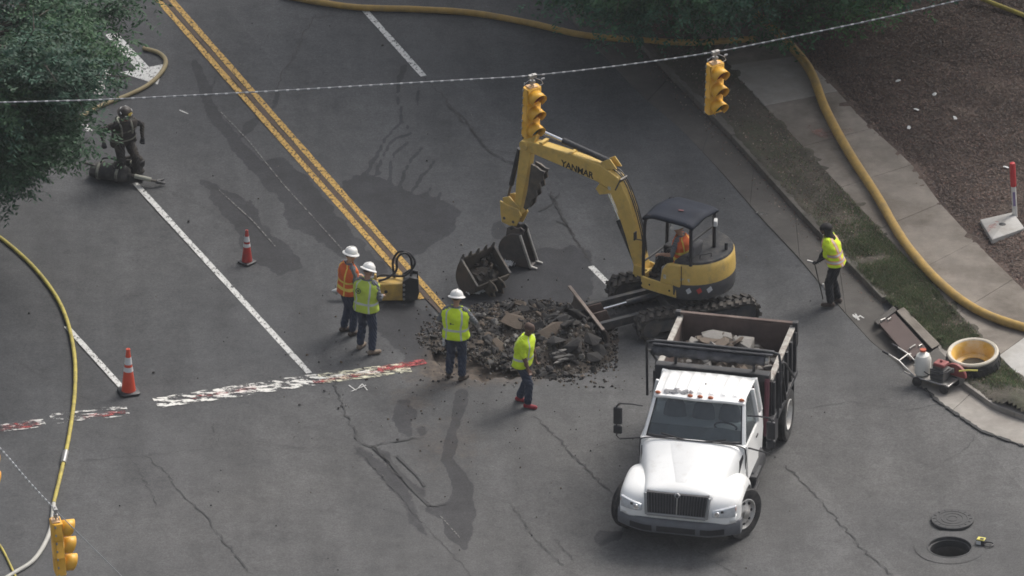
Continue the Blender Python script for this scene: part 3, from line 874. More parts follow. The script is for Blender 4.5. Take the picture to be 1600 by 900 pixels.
# ------------------------------------------------------------------ trees
BARK = mat('grey_brown_bark', (0.075, 0.062, 0.052), 0.9, var=0.35, scale=9, bump=0.02, bscale=18)
LEAF = [leafy('leaf_dark_green', (0.046, 0.120, 0.050), 0.35), leafy('leaf_mid_green', (0.085, 0.19, 0.066), 0.4), leafy('leaf_blue_green', (0.054, 0.135, 0.080), 0.35)]
LEAF_SHADED = [leafy('shaded_oak_leaf_dark', (0.024, 0.070, 0.030), 0.25), leafy('shaded_oak_leaf_mid', (0.042, 0.104, 0.042), 0.3), leafy('shaded_oak_leaf_blue', (0.028, 0.078, 0.048), 0.25)]  # leaves darkened in colour to put the overhanging tree in shade
def tree(name, label, base, trunk_h, centre, radii, clumps, leaves, leaf=(0.13, 0.05), keep=None, group='street trees', spread=0.62, lmats=None):
    root = tag(empty(name, base), label, 'tree', group)
    mb = MB()
    c = Vector(centre) - Vector(base)
    top = Vector((c.x * 0.55, c.y * 0.55, trunk_h))
    mb.tube(spline([(0, 0, -0.3), (0.04, 0.02, trunk_h * 0.4), top, c + Vector((0, 0, radii[2] * 0.4))], 4), [0.30 - 0.018 * i for i in range(13)], 10)
    mb.build('trunk', BARK, root)
    cl = []; tries = 0
    while len(cl) < clumps and tries < 20000:
        tries += 1
        d = Vector((random.gauss(0, 1), random.gauss(0, 1), random.gauss(0, 1))).normalized()
        rr = random.uniform(0.35, 1.0) ** 0.6
        p = Vector((d.x * radii[0], d.y * radii[1], d.z * radii[2])) * rr
        p *= 1 + 0.22 * noise.noise(d * 1.7 + c)
        if keep and not keep(p + c + Vector(base)): continue
        cl.append(p + c)
    mb = MB()
    for k, p in enumerate(cl):
        if k % 2: continue
        st = top.lerp(c, random.uniform(0, 0.8))
        mid = st.lerp(p, 0.55) + Vector((random.uniform(-.4, .4), random.uniform(-.4, .4), random.uniform(0, .5)))
        mb.tube(spline([st, mid, p], 4), [0.075 - 0.0075 * i for i in range(9)], 5)
        for _ in range(3):
            e = p + Vector((random.gauss(0, .5), random.gauss(0, .5), random.gauss(0, .3)))
            mb.tube([mid.lerp(p, random.uniform(0.3, 1)), p.lerp(e, 0.5) + Vector((0, 0, 0.06)), e], [0.02, 0.014, 0.006], 4)
    lb = mb.build('limb', BARK, root)
    C_ = np.array([tuple(p) for p in cl])
    # sprays: each clump holds sprays, each spray is a short twig lined with leaves
    ns = leaves // 9
    ci = rng.integers(0, len(C_), ns)
    sp = C_[ci] + rng.normal(0, 1, (ns, 3)) * np.array([spread, spread, spread * 0.62])
    tdir = rng.normal(0, 1, (ns, 3)); tdir[:, 2] = tdir[:, 2] * 0.4 - 0.35
    tdir += (sp - C_[ci]) * 0.9
    tdir /= np.linalg.norm(tdir, axis=1)[:, None]
    k = np.tile(np.arange(9), ns); si = np.repeat(np.arange(ns), 9)
    pos = sp[si] + tdir[si] * (k[:, None] * 0.045)
    sd_ = np.where(k % 2 == 0, 1, -1)
    up = np.array([0, 0, 1.0])
    side = np.cross(tdir, up); side /= np.maximum(np.linalg.norm(side, axis=1), 1e-3)[:, None]
    ld = tdir[si] * 0.55 + side[si] * sd_[:, None] + rng.normal(0, 0.35, (len(si), 3)) - np.array([0, 0, 0.25])
    ld /= np.linalg.norm(ld, axis=1)[:, None]
    nrm = rng.normal(0, 0.5, (len(si), 3)) + up
    ws = np.cross(ld, nrm); ws /= np.linalg.norm(ws, axis=1)[:, None]
    ln = leaf[0] * rng.uniform(0.65, 1.25, len(si)); w = leaf[1] * rng.uniform(0.7, 1.2, len(si))
    v0 = pos; v1 = pos + ld * (ln * 0.45)[:, None] + ws * (w / 2)[:, None]; v2 = pos + ld * ln[:, None]; v3 = pos + ld * (ln * 0.45)[:, None] - ws * (w / 2)[:, None]
    V = np.stack([v0, v1, v2, v3], 1).reshape(-1, 3); n = len(si)
    me = bpy.data.meshes.new('crown')
    me.vertices.add(4 * n); me.vertices.foreach_set('co', V.ravel())
    me.loops.add(4 * n); me.polygons.add(n); me.loops.foreach_set('vertex_index', np.arange(4 * n)); me.polygons.foreach_set('loop_start', np.arange(n) * 4)
    for m_ in lmats or LEAF: me.materials.append(m_)
    lm = np.array([random.choices((0, 1, 2), (3, 2, 2))[0] for _ in range(len(C_))])
    me.polygons.foreach_set('material_index', lm[ci][si].astype(np.int32)); me.update(calc_edges=True)
    o = bpy.data.objects.new('crown', me); COL.objects.link(o); o.parent = root
    return root
def pxof(p):
    d = p - CAM; dp = d.dot(FWD)
    return 800 + d.x / dp / K, 450 - d.dot(UPV) / dp / K
# outline of the crown beside the fire hose: keep clumps out of the open road
def keep_a(p):
    x, y = pxof(p)
    lim = np.interp(y, [-200, 0, 60, 110, 150, 180, 215, 250, 290], [180, 185, 178, 150, 112, 100, 104, 62, 0])
    return x < lim
tree('tree', 'leafy green tree overhanging the road beside the firefighter', G(-260, 430), 2.6, G(-110, 430, 0) + Vector((0, 0, 4.6)), (4.6, 4.4, 2.6), 120, 165000, leaf=(0.115, 0.050), keep=keep_a, spread=0.31, lmats=LEAF_SHADED)
def keep_b(p):
    x, y = pxof(p)
    return y < 40 - 0.0 + 28 * math.exp(-((x - 1150) / 160) ** 2) - max(0, 960 - x) * 0.22 - max(0, x - 1290) * 0.4 and x > 850
b2 = G(1180, -125); b2.z = KH
tree('tree', 'dense green tree spreading over the pavement beyond the traffic signals', b2, 1.6, Vector((b2.x - 0.4, b2.y - 4.6, 2.9)), (4.6, 4.4, 2.3), 150, 170000, leaf=(0.12, 0.052), keep=keep_b, spread=0.36)
b3 = Vector((12.0, 19.0, 0.4))  # tree added out of view; its crown shadow darkens the upper road
tree('tree', 'tall dark green tree added past the pavement to shade the road', b3, 5.0, Vector((10.4, 16.4, 11.6)), (6.5, 6.5, 4.5), 120, 50000, leaf=(0.26, 0.13), keep=lambda p: pxof(p)[1] < -30, spread=0.9)
b4 = Vector((4.5, 23.0, 0.3))  # second out-of-view tree, added to deepen the shade on the road
tree('tree', 'tall dark green tree added behind the pavement tree for shade', b4, 5.0, Vector((5.0, 19.6, 11.6)), (6.0, 6.0, 4.5), 100, 40000, leaf=(0.26, 0.13), keep=lambda p: pxof(p)[1] < -30, spread=0.9)
# ================================================================== HOSES, CONES, SIGNALS, STREET THINGS
HOSEY = mat('yellow_hose_jacket', (0.36, 0.23, 0.060), 0.75, var=0.22, scale=7, dirt=(0.24, 0.17, 0.07), dscale=4)
HOSEL = mat('lime_yellow_hose', (0.44, 0.36, 0.07), 0.7, var=0.2, scale=7, dirt=(0.22, 0.18, 0.06), dscale=5)
HOSEW = mat('grey_white_hose', (0.40, 0.39, 0.35), 0.7, var=0.15)
HOSET = mat('tan_hose', (0.26, 0.21, 0.11), 0.75, var=0.2)
COUP = mat('hose_coupling_metal', (0.5, 0.5, 0.5), 0.35, 0.8, var=0.1)
def hose(px, r, z, m, label, flat=0.9, extra=None):
    pts = [Vector((*(G(a, b, zz + r)).xy, zz + r * flat)) for (a, b), zz in zip(px, z)]
    root = tag(empty('hose', (pts[0].x, pts[0].y, 0)), label, 'hose')
    sp = spline(pts, 10)
    mb = MB(); mb.tube([p - root.location for p in sp], [r * (1 + 0.05 * noise.noise(p * 2.0)) for p in sp], 12, flat=flat)
    mb.build('jacket', m, root, smooth=60)
    if extra: extra(root, [p - root.location for p in sp])
    return root
kz = KH + 0.03
hose([(1180, 20), (1225, 60), (1265, 108), (1290, 170), (1325, 235), (1370, 305), (1415, 380), (1470, 442), (1530, 485), (1605, 512), (1700, 530)], 0.092,
     [kz + 0.01, kz + 0.01, kz, kz, kz, kz, kz, kz - 0.01, kz, kz, kz], HOSEY, 'thick yellow hose curving along the pavement beside the planting bed')
hose([(440, -8), (500, 3), (560, 11), (650, 14), (740, 20), (830, 36), (910, 54), (1000, 62), (1085, 66), (1180, 60)], 0.070, [0, 0, 0, 0, 0, 0, 0, kz * 0.5, kz, kz], HOSEY,
     'thick yellow hose crossing the far end of the road')
def coupl(root, sp):
    p = sp[64]; q = sp[67]
    mb = MB(); mb.tube([p, p.lerp(q, 0.5), q], [0.056, 0.06, 0.056], 12)
    mb.build('coupling', COUP, root)
lh_px = [(-40, 345), (10, 378), (60, 425), (97, 480), (115, 545), (117, 610), (108, 680), (95, 740), (84, 785)]
hose(lh_px, 0.038, [0] * 9, HOSEL, 'thin lime yellow hose bending across the near lane', extra=coupl)
hose([(84, 786), (78, 830), (55, 872), (20, 896), (-30, 925)], 0.042, [0] * 5, HOSEW, 'grey white hose length joined to the lime hose behind the near signal')
hose([(224, 75), (248, 82), (259, 95), (252, 113), (230, 133), (200, 148), (160, 164), (110, 190), (60, 212), (20, 234), (-40, 262)], 0.045, [0] * 11, HOSET, 'tan hose looped round the lane arrow under the tree')
hose([(1520, -8), (1560, 8), (1605, 26), (1680, 60)], 0.05, [0.45, 0.42, 0.40, 0.40], HOSEL, 'short stretch of lime yellow hose at the top of the planting bed')
hose([(-20, 830), (0, 852), (14, 878), (26, 905), (40, 940)], 0.022, [0] * 5, HOSEL, 'very thin yellow line beside the grey white hose end')

# cones
CONEO = mat('cone_orange', (0.62, 0.075, 0.035), 0.55, var=0.12, dirt=(0.35, 0.07, 0.05), dscale=6, dlo=0.55, dhi=0.85)
REFL = mat('reflective_silver', (0.62, 0.63, 0.63), 0.4, var=0.12, scale=12)
def cone(px, py, h, label, m, rz):
    p = G(px, py); root = tag(empty('traffic_cone', (p.x, p.y, 0), rz), label, 'traffic cone', 'traffic cones on the closed lanes')
    s = h / 0.91
    mb = MB(); w = 0.185 * s
    mb.loft([[(a * w * k, b * w * k, z) for a, b in ((-1, -.8), (-.8, -1), (.8, -1), (1, -.8), (1, .8), (.8, 1), (-.8, 1), (-1, .8))] for k, z in ((1, 0), (1, 0.035 * s), (0.86, 0.05 * s))])
    mb.build('base', BLKPL, root, bevel=0.006)
    mb = MB(); rb, rt = 0.135 * s, 0.032 * s
    def rad(z): return rb + (rt - rb) * (z - 0.05 * s) / (h - 0.05 * s)
    mb.lathe([(rad(z), z) for z in (0.05 * s, 0.3 * s, 0.6 * s, h - 0.03 * s)] + [(rt * 1.25, h - 0.028 * s), (rt * 1.2, h), (rt * 0.6, h), (rt * 0.5, h - 0.05)], 20)
    mb.build('cone_body', m, root)
    for a, b in ((0.50, 0.60), (0.66, 0.82)):
        c = MB(); c.lathe([(rad(h * a) + 0.004, h * a), (rad(h * b) + 0.004, h * b)], 20, cap=False)
        c.build('reflective_collar', REFL, root)
    return root
cone(201, 613, 0.93, 'bright orange traffic cone at the end of the short lane line', CONEO, 0.3)
CONED = mat('cone_dull_red', (0.42, 0.045, 0.035), 0.6, var=0.15, dirt=(0.22, 0.05, 0.045), dscale=5)
cone(386, 410, 0.70, 'dull red traffic cone on the wet road behind the two workers', CONED, 0.8)

# ------------------------------------------------------------------ overhead span wire and signals
WIRE = mat('span_wire_steel', (0.18, 0.19, 0.20), 0.5, 0.5, var=0.2)
LASH = mat('pale_lashing', (0.42, 0.43, 0.44), 0.5, var=0.15)
wA, wB = G(-60, 165, 6.3), G(1640, -30, 6.6)
wh = Vector((wB.x - wA.x, wB.y - wA.y, 0)).normalized()
wire_px = [(-60, 161), (0, 160), (150, 156), (300, 149), (450, 141), (600, 132), (720, 125), (832, 118), (980, 101), (1118, 81), (1250, 55), (1370, 30), (1500, 0), (1640, -34)]
wp = spline([PV(a, b, wA, wh) for a, b in wire_px], 6)
wr = tag(empty('span_wire', wp[0]), 'long lashed span wire carrying two signals across the top', 'overhead wire')
mb = MB(); mb.tube([p - wp[0] for p in wp], 0.013, 6); mb.build('cable', WIRE, wr)
def lashing(pts, root, step, ln, r):
    mb = MB(); L_ = plen(pts); s = 0.0
    while s < L_ - ln:
        a = path_at(pts, s) - root.location; b = path_at(pts, s + ln) - root.location
        mb.tube([a, a.lerp(b, 0.5), b], [r * 0.75, r, r * 0.75], 6); s += step * random.uniform(0.9, 1.1)
    o = mb.build('lashing', LASH, root); o['kind'] = 'stuff'
lashing(wp, wr, 0.20, 0.07, 0.0165)
w2A, w2h = G(-60, 640, 5.9), (G(260, 960, 5.9) - G(-60, 640, 5.9)); w2h = Vector((w2h.x, w2h.y, 0)).normalized()
w2 = spline([PV(a, b, w2A, w2h) for a, b in ((-60, 640), (-10, 690), (10, 711), (45, 752), (84, 794), (130, 841), (190, 900), (260, 972))], 4)
wr2 = tag(empty('span_wire', w2[0]), 'thin span wire holding the two near signals', 'overhead wire')
mb = MB(); mb.tube([p - w2[0] for p in w2], 0.009, 6); mb.build('cable', WIRE, wr2)
lashing([p for p in w2 if pxof(p)[0] < 86], wr2, 0.14, 0.05, 0.018)
LENS_ = [mat('red_lens_off', (0.14, 0.01, 0.01), 0.2), mat('amber_lens_off', (0.16, 0.08, 0.01), 0.2), mat('green_lens_off', (0.01, 0.09, 0.06), 0.2)]
SIGPALE = mat('sun_bleached_signal_paint', (0.66, 0.42, 0.22), 0.5, var=0.12)
SIGIN = mat('signal_visor_inside', (0.05, 0.03, 0.015), 0.7)
def signal(top, face, label, tilt=0.0):
    """top: wire point; face: heading of the lenses (world angle)"""
    root = tag(empty('traffic_signal', top, face), label, 'traffic signal', 'traffic signals hung from span wires')
    # hanger
    mb = MB(); mb.tube([(0, 0, 0.05), (0, 0, -0.2)], 0.02, 8); mb.box((0, 0, 0.0), (0.07, 0.16, 0.07)); mb.box((0, 0, -0.12), (0.08, 0.09, 0.06)); mb.tube([(-.05, 0, -0.16), (-.05, 0, -0.22), (.05, 0, -.22), (.05, 0, -.16)], 0.012, 6)
    mb.build('hanger', STEEL, root, bevel=0.006)
    mb = MB(); mb.tube([(0.02, .02, -0.02), (0.07, 0.16, -0.10), (0.05, 0.22, -0.2), (0.02, 0.1, -0.26)], 0.007, 5); mb.box((0.05, 0.21, -0.09), (0.02, 0.07, 0.03)); mb.box((0.03, -0.2, -0.1), (0.015, 0.015, 0.06)); mb.tube([(0, 0, -0.03), (0.03, -0.2, -0.1)], 0.005, 5)
    mb.build('signal_cable', LASH, root)
    for k in range(3):
        z = -0.405 - 0.352 * k
        mb = MB()
        mb.loft([[(x, y, zz) for x, y in ((-.10, -.12), (-.06, -.165), (.075, -.165), (.095, -.14), (.095, .14), (.075, .165), (-.06, .165), (-.10, .12))] for zz in (z - 0.172, z - 0.165, z + 0.165, z + 0.172)])
        hs = mb.build('housing', SIGYEL, root, bevel=0.012)
        mb = MB(); mb.lathe([(0.0, 0.0), (0.10, 0.0), (0.148, -0.02)][::-1], 20, T(0.112, 0, z) @ Ry(math.pi / 2), cap=False)
        mb.build('lens', LENS_[k], hs)
        # tunnel visor: open below, cut back
        rings = []
        n = 22
        for i in range(n + 1):
            t = -0.28 * math.pi + (1.56 * math.pi) * i / n
            y, zz = 0.152 * math.cos(t), 0.152 * math.sin(t)
            L_ = 0.245 * (0.38 + 0.62 * (0.5 + 0.5 * math.sin(t)) ** 0.7)
            rings.append([(0.094, y, z + zz), (0.094 + L_ * 0.5, y, z + zz - 0.006), (0.094 + L_, y, z + zz - 0.014)])
        mb = MB(); mb.loft(rings, False, closed=False)
        v = mb.build('visor', SIGYEL, hs, smooth=60); sd_ = v.modifiers.new('s', 'SOLIDIFY'); sd_.thickness = 0.007
    # hinges down the back edge
    mb = MB()
    for k in range(7): mb.box((-0.045, 0.172, -0.28 - 0.165 * k), (0.03, 0.016, 0.045))
    for k in range(7): mb.box((-0.045, -0.172, -0.28 - 0.165 * k), (0.03, 0.016, 0.045))
    mb.build('hinges', STEEL, root, bevel=0.003)
    mb = MB(); mb.box((-0.01, 0, -0.225), (0.15, 0.2, 0.03)); mb.build('top_bracket', SIGPALE, root, bevel=0.008)
    root.rotation_euler = (0, tilt, face)
    return root
def on_wire(px, w):
    return min(w, key=lambda p: abs(pxof(p)[0] - px))
p1 = PV(832, 119, wA, wh); p2 = PV(1118, 82, wA, wh)
signal(p1, R(-56), 'yellow traffic signal hanging in front of the excavator arm', 0.06)
signal(p2, R(-56), 'yellow traffic signal hanging over the verge near the tree', 0.05)
q1 = PV(86, 796, w2A, w2h); q2 = PV(-32, 667, w2A, w2h)
signal(q1, R(12), 'near yellow traffic signal hanging above the grey white hose', -0.06)
signal(q2, R(12), 'yellow traffic signal mostly cut off by the picture edge', -0.04)

# ------------------------------------------------------------------ manhole, its lid, the gas meter
IRON = mat('cast_iron', (0.055, 0.055, 0.056), 0.7, 0.3, var=0.25, scale=14, bump=0.004, bscale=60)
SHAFT = mat('shaft_concrete', (0.11, 0.105, 0.10), 0.9, var=0.3, scale=5)
mh = tag(empty('manhole', (MH.x, MH.y, 0)), 'open round manhole in the road beside its cover', 'manhole')
mb = MB(); mb.lathe([(0.405, 0.003), (0.66, 0.002)], 48, cap=False); cl_ = mb.build('collar', ASPH, mh, smooth=0)
a = cl_.data.attributes.new('paleness', 'FLOAT', 'POINT'); a.data.foreach_set('value', [1.0] * len(cl_.data.vertices))
mb = MB(); mb.lathe([(0.435, 0.006), (0.43, 0.012), (0.405, 0.012), (0.40, 0.0), (0.40, -0.05), (0.37, -0.055), (0.37, -0.18)], 48, cap=False); mb.build('frame', IRON, mh)
mb = MB(); mb.lathe([(0.372, -0.12), (0.40, -0.25), (0.55, -0.8), (0.6, -2.4), (0.0, -2.41)], 40, cap=False); mb.build('shaft', SHAFT, mh)
for k in range(4):
    mb = MB(); mb.tube([(0.15, 0.50, -0.5 - 0.35 * k), (0.15, 0.36, -0.5 - 0.35 * k), (-0.15, 0.36, -0.5 - 0.35 * k), (-0.15, 0.50, -0.5 - 0.35 * k)], 0.012, 6); mb.build('rung', IRON, mh)
lp = G(1488, 814)
lid = tag(empty('manhole_cover', (lp.x, lp.y, 0)), 'heavy round iron manhole cover lying beside the open hole', 'manhole cover')
mb = MB(); mb.lathe([(0.0, 0.0), (0.385, 0.0), (0.40, 0.008), (0.40, 0.04), (0.392, 0.05), (0.37, 0.052), (0.0, 0.052)], 48, cap=False); mb.build('plate', IRON, lid)
mb = MB()
for rr in (0.10, 0.2, 0.29): mb.lathe([(rr - 0.012, 0.0515), (rr - 0.008, 0.058), (rr + 0.008, 0.058), (rr + 0.012, 0.0515)], 40, cap=False)
mb.build('raised_rings', IRON, lid)
for k in range(16):
    t = k * math.pi / 8; mb = MB(); mb.box((0.343 * math.cos(t), 0.343 * math.sin(t), 0.055), (0.05, 0.014, 0.01), Matrix.Rotation(t, 3, 'Z')); mb.build('raised_lug', IRON, lid)
gp = G(1533, 850)
gm = tag(empty('gas_meter', (gp.x, gp.y, 0), R(-20)), 'small yellow and black gas meter by the open manhole', 'gas meter')
GMY = mat('meter_yellow', (0.62, 0.55, 0.12), 0.5)
mb = MB(); mb.box((0, 0, 0.05), (0.17, 0.14, 0.10)); mb.build('case', BLKPL, gm, bevel=0.012)
mb = MB(); mb.box((0.0, 0, 0.108), (0.15, 0.12, 0.02)); mb.build('cover', GMY, gm, bevel=0.006)
mb = MB(); mb.box((0.02, -0.015, 0.121), (0.07, 0.05, 0.008)); mb.build('screen', BLKPL, gm)
mb = MB(); mb.box((-0.03, -0.073, 0.055), (0.09, 0.008, 0.07)); mb.build('label_plate', PAPER, gm)
mb = MB(); mb.tube(spline([(0.08, 0.02, 0.05), (0.16, 0.06, 0.035), (0.24, 0.03, 0.03), (0.22, -0.06, 0.02), (0.12, -0.09, 0.02), (0.08, -0.04, 0.04)], 5), 0.014, 6); mb.build('strap', BLKPL, gm)

# ------------------------------------------------------------------ marker post and meter box lid in the planting bed
MRED = mat('marker_red', (0.50, 0.045, 0.05), 0.5, var=0.1); MWHT = mat('marker_white', (0.62, 0.61, 0.58), 0.5, var=0.1)
g0 = G(1586, 338, 0); zz = mulch_z(g0.x, g0.y); g0 = G(1586, 338, zz)
mp_ = tag(empty('marker_post', g0), 'red and white utility marker post in the mulch bed', 'marker post')
mp_.rotation_euler = (0, R(-3.5), 0)
mb = MB(); mb.lathe([(0.048, -0.1), (0.048, 0.66), (0.052, 0.665), (0.052, 0.69)], 16); mb.build('post', MWHT, mp_)
mb = MB(); mb.lathe([(0.056, 0.66), (0.058, 0.70), (0.058, 1.12), (0.05, 1.16), (0.0, 1.175)], 16); mb.build('cap', MRED, mp_)
mb = MB(); mb.box((0, -0.05, 0.4), (0.05, 0.006, 0.3)); mb.build('warning_strip', mat('marker_print', (0.2, 0.16, 0.3), 0.6), mp_)
bx0 = G(1566, 356, 0.2); bz = mulch_z(bx0.x, bx0.y) + 0.03
pl = [G(1531, 346, bz), G(1583, 334, bz), G(1601, 359, bz), G(1550, 377, bz)]
ml = tag(empty('meter_box', bx0.xy.to_3d() + Vector((0, 0, bz))), 'pale concrete meter box lid set in the mulch', 'meter box')
mb = MB(); q = [p - ml.location for p in pl]; cc = sum(q, Vector()) / 4
mb.loft([[p + Vector((0, 0, -0.12)) for p in q], [p + Vector((0, 0, 0.035)) for p in q], [cc + (p - cc) * 0.93 + Vector((0, 0, 0.05)) for p in q]]); mb.build('lid', CONCNEW, ml, bevel=0.01)
mb = MB(); mb.lathe([(0.0, 0.056), (0.06, 0.056), (0.07, 0.05)][::-1], 16, T(cc.x, cc.y, 0), cap=False); mb.build('reader_cap', IRON, ml)
strip(resample([G(1541, 366, bz), G(1560, 350, bz)], 0.1), 0.12, bz + 0.058, 'survey_mark', PINKPAINT, jitter=0.7)

# ------------------------------------------------------------------ storm drain at the kerb
din = tag(empty('storm_drain', G(1420, 528)), 'open kerb storm drain with a dark slot behind its lid', 'storm drain')
o3 = din.location
def rel(px, py, z): return G(px, py, z) - o3
mb = MB()     # chamber floor and walls, sunk
q = [G(1374, 507), G(1402, 485), G(1464, 550), G(1436, 572)]
q = [p - o3 for p in q]
mb.add([p + Vector((0, 0, -0.5)) for p in q] + [p + Vector((0, 0, KH - 0.03)) for p in q], [(0, 1, 2, 3), (0, 1, 5, 4), (1, 2, 6, 5), (2, 3, 7, 6), (3, 0, 4, 7)])
mb.build('chamber', SHAFT, din, smooth=0)
mb = MB(); mb.loft([[rel(1400, 486, z) for z in (KH - 0.2,)] + [rel(1412, 480, KH - 0.2), rel(1412, 480, KH + 0.05), rel(1400, 486, KH + 0.05)],
                    [rel(1456, 546, KH - 0.2), rel(1469, 538, KH - 0.2), rel(1469, 538, KH + 0.05), rel(1456, 546, KH + 0.05)]]); mb.build('back_wall', CONCOLD, din, bevel=0.02)
mb = MB(); mb.loft([[rel(1372, 508, z) for z in (-0.2,)] + [rel(1402, 484, -0.2), rel(1402, 484, KH + 0.02), rel(1372, 508, KH + 0.02)],
                    [rel(1366, 502, -0.2), rel(1396, 478, -0.2), rel(1396, 478, KH + 0.02), rel(1366, 502, KH + 0.02)]]); mb.build('end_wall', GUTT, din, bevel=0.015)
mb = MB(); mb.loft([[rel(1432, 566, -0.2), rel(1464, 543, -0.2), rel(1464, 543, KH + 0.02), rel(1432, 566, KH + 0.02)],
                    [rel(1460, 592, -0.2), rel(1492, 572, -0.2), rel(1492, 572, KH + 0.0), rel(1460, 592, KH + 0.0)]]); mb.build('end_wall', GUTT, din, bevel=0.015)
LIDB = mat('brown_rusted_lid', (0.085, 0.058, 0.052), 0.7, var=0.22, scale=6, dirt=(0.06, 0.04, 0.036), dscale=3)
dl = tag(empty('drain_lid', G(1408, 524)), 'flat brown steel drain lid pulled half off the storm drain', 'drain lid')
o4 = dl.location; zt = KH + 0.06
q = [G(1374, 506, zt) - o4, G(1398, 489, zt + 0.03) - o4, G(1447, 543, zt + 0.03) - o4, G(1422, 561, zt) - o4]
mb = MB(); mb.loft([[p - Vector((0, 0, 0.05)) for p in q], q]); mb.build('plate', LIDB, dl, bevel=0.008)
mb = MB()
for a, b in (((1376, 503), (1383, 500)), ((1387, 502), (1392, 499)), ((1421, 547), (1430, 541)), ((1436, 543), (1440, 541)), ((1418, 558), (1423, 555))):
    u, v = G(*a, zt + 0.02) - o4, G(*b, zt + 0.02) - o4
    mb.tube([u, u + Vector((0, 0, .035)), v + Vector((0, 0, .035)), v], 0.014, 6)
mb.build('lift_handles', STEEL, dl)
sup = MB(); 
for t in (0.12, 0.88):
    u = G(1374, 506, 0).lerp(G(1422, 561, 0), t) - o4; sup.box((u.x + 0.1, u.y + 0.02, 0.045), (0.12, 0.12, zt - 0.03))
sup.build('packing_blocks', CONC, dl)

# ------------------------------------------------------------------ the yellow wheel ring lying on the verge
wc = G(1521, 566, 0); wz = verge_z(wc.x, wc.y); wc = G(1521, 572, wz)
wl = tag(empty('loader_wheel', (wc.x, wc.y, wz)), 'big black tyre with deep yellow rim lying flat on the grass', 'wheel')
wl.rotation_euler = (R(6), R(-3), 0)
WYEL = mat('wheel_rim_yellow', (0.66, 0.40, 0.08), 0.5, var=0.15, dirt=(0.60, 0.50, 0.36), dscale=3, dlo=0.45, dhi=0.7)
WPAL = mat('scuffed_pale_rim_edge', (0.56, 0.51, 0.42), 0.6, var=0.2)
mb = MB(); mb.lathe([(0.40, -0.02), (0.46, -0.03), (0.50, 0.03), (0.515, 0.14), (0.505, 0.26), (0.47, 0.31), (0.44, 0.315)], 40, cap=False); mb.build('tyre', RUBBER, wl)
mb = MB()
for k in range(26):
    t = 2 * math.pi * k / 26; mb.box((0.512 * math.cos(t), 0.512 * math.sin(t), 0.13), (0.02, 0.05, 0.2), Matrix.Rotation(t, 3, 'Z') @ Matrix.Rotation(0.4, 3, 'X'))
mb.build('tread', RUBBER, wl, bevel=0.004)
mb = MB(); mb.lathe([(0.49, 0.29), (0.495, 0.325), (0.47, 0.345), (0.43, 0.335), (0.41, 0.31)], 40, cap=False); mb.build('rim_flange', WPAL, wl)
mb = MB(); mb.lathe([(0.415, 0.318), (0.37, 0.26), (0.345, 0.12), (0.34, 0.07), (0.25, 0.05), (0.24, 0.02)], 40, cap=False); mb.build('rim_barrel', WYEL, wl)
mb = MB(); mb.lathe([(0.24, 0.03), (0.0, 0.01)], 24, cap=False); mb.build('hub_opening', VERGE, wl)
mb = MB(); mb.box((-0.40, -0.30, 0.14), (0.12, 0.012, 0.14), Matrix.Rotation(R(-52), 3, 'Z')); mb.build('paper_label', PAPER, wl)

# ------------------------------------------------------------------ walk-behind saw in the gutter
sw = tag(empty('concrete_saw', (*G(1462, 604).xy, 0.01), R(-32)), 'walk-behind concrete saw with white water jug at the kerb', 'saw')
SRED = mat('faded_red_guard', (0.26, 0.075, 0.07), 0.6, var=0.2)
JUG = mat('white_jug_plastic', (0.66, 0.65, 0.60), 0.5, var=0.08)
mb = MB()
mb.box((0.0, 0, 0.16), (0.75, 0.34, 0.03))
for y in (-0.17, 0.17):
    mb.tube([(-0.60, y, 0.22), (-0.38, y, 0.17), (0.38, y, 0.17)], 0.018, 8)
    mb.tube([(-0.38, y, 0.18), (-0.72, y, 0.42), (-0.95, y, 0.5)], 0.016, 8)
mb.tube([(-0.72, -0.17, 0.42), (-0.72, 0.17, 0.42)], 0.014, 8); mb.tube([(0.38, -0.2, 0.17), (0.38, 0.2, 0.17)], 0.018, 8)
mb.build('frame', STEEL, sw, bevel=0.004)
mb = MB(); mb.box((0.08, 0.02, 0.30), (0.30, 0.26, 0.22)); mb.box((0.08, 0.02, 0.45), (0.22, 0.2, 0.09)); mb.tube([(0.2, 0.1, 0.36), (0.32, 0.14, 0.36)], 0.05, 10)
for k in range(5): mb.box((0.08, -0.125 , 0.22 + 0.04 * k), (0.26, 0.02, 0.012))
mb.build('engine', mat('grey_engine_casting', (0.16, 0.155, 0.15), 0.5, 0.4, var=0.4, scale=12), sw, bevel=0.012)
mb = MB(); mb.prism([(0.30 + 0.25 * math.cos(t), 0.22 + 0.25 * math.sin(t)) for t in [math.pi * k / 14 for k in range(15)]], 0.18, 0.25, 'y'); mb.build('blade_guard', SRED, sw, bevel=0.01)
mb = MB(); mb.lathe([(0.0, 0.205), (0.22, 0.205), (0.22, 0.212), (0.0, 0.212)], 30, T(0.30, 0, 0.23) @ Rx(-math.pi / 2), cap=False); mb.build('blade', STEEL, sw)
mb = MB(); mb.box((0.12, -0.01, 0.52), (0.24, 0.22, 0.07)); mb.tube([(0.12, 0.0, 0.55), (0.12, 0.0, 0.60)], 0.03, 10); mb.build('fuel_tank', SRED, sw, bevel=0.02)
for x in (-0.3, 0.3):
    for y in (-0.2, 0.2):
        mb = MB(); mb.lathe([(0.03, -0.025), (0.09, -0.025), (0.10, 0), (0.09, 0.025), (0.03, 0.025)], 18, T(x, y, 0.10) @ Rx(math.pi / 2)); mb.build('wheel', RUBBER, sw)
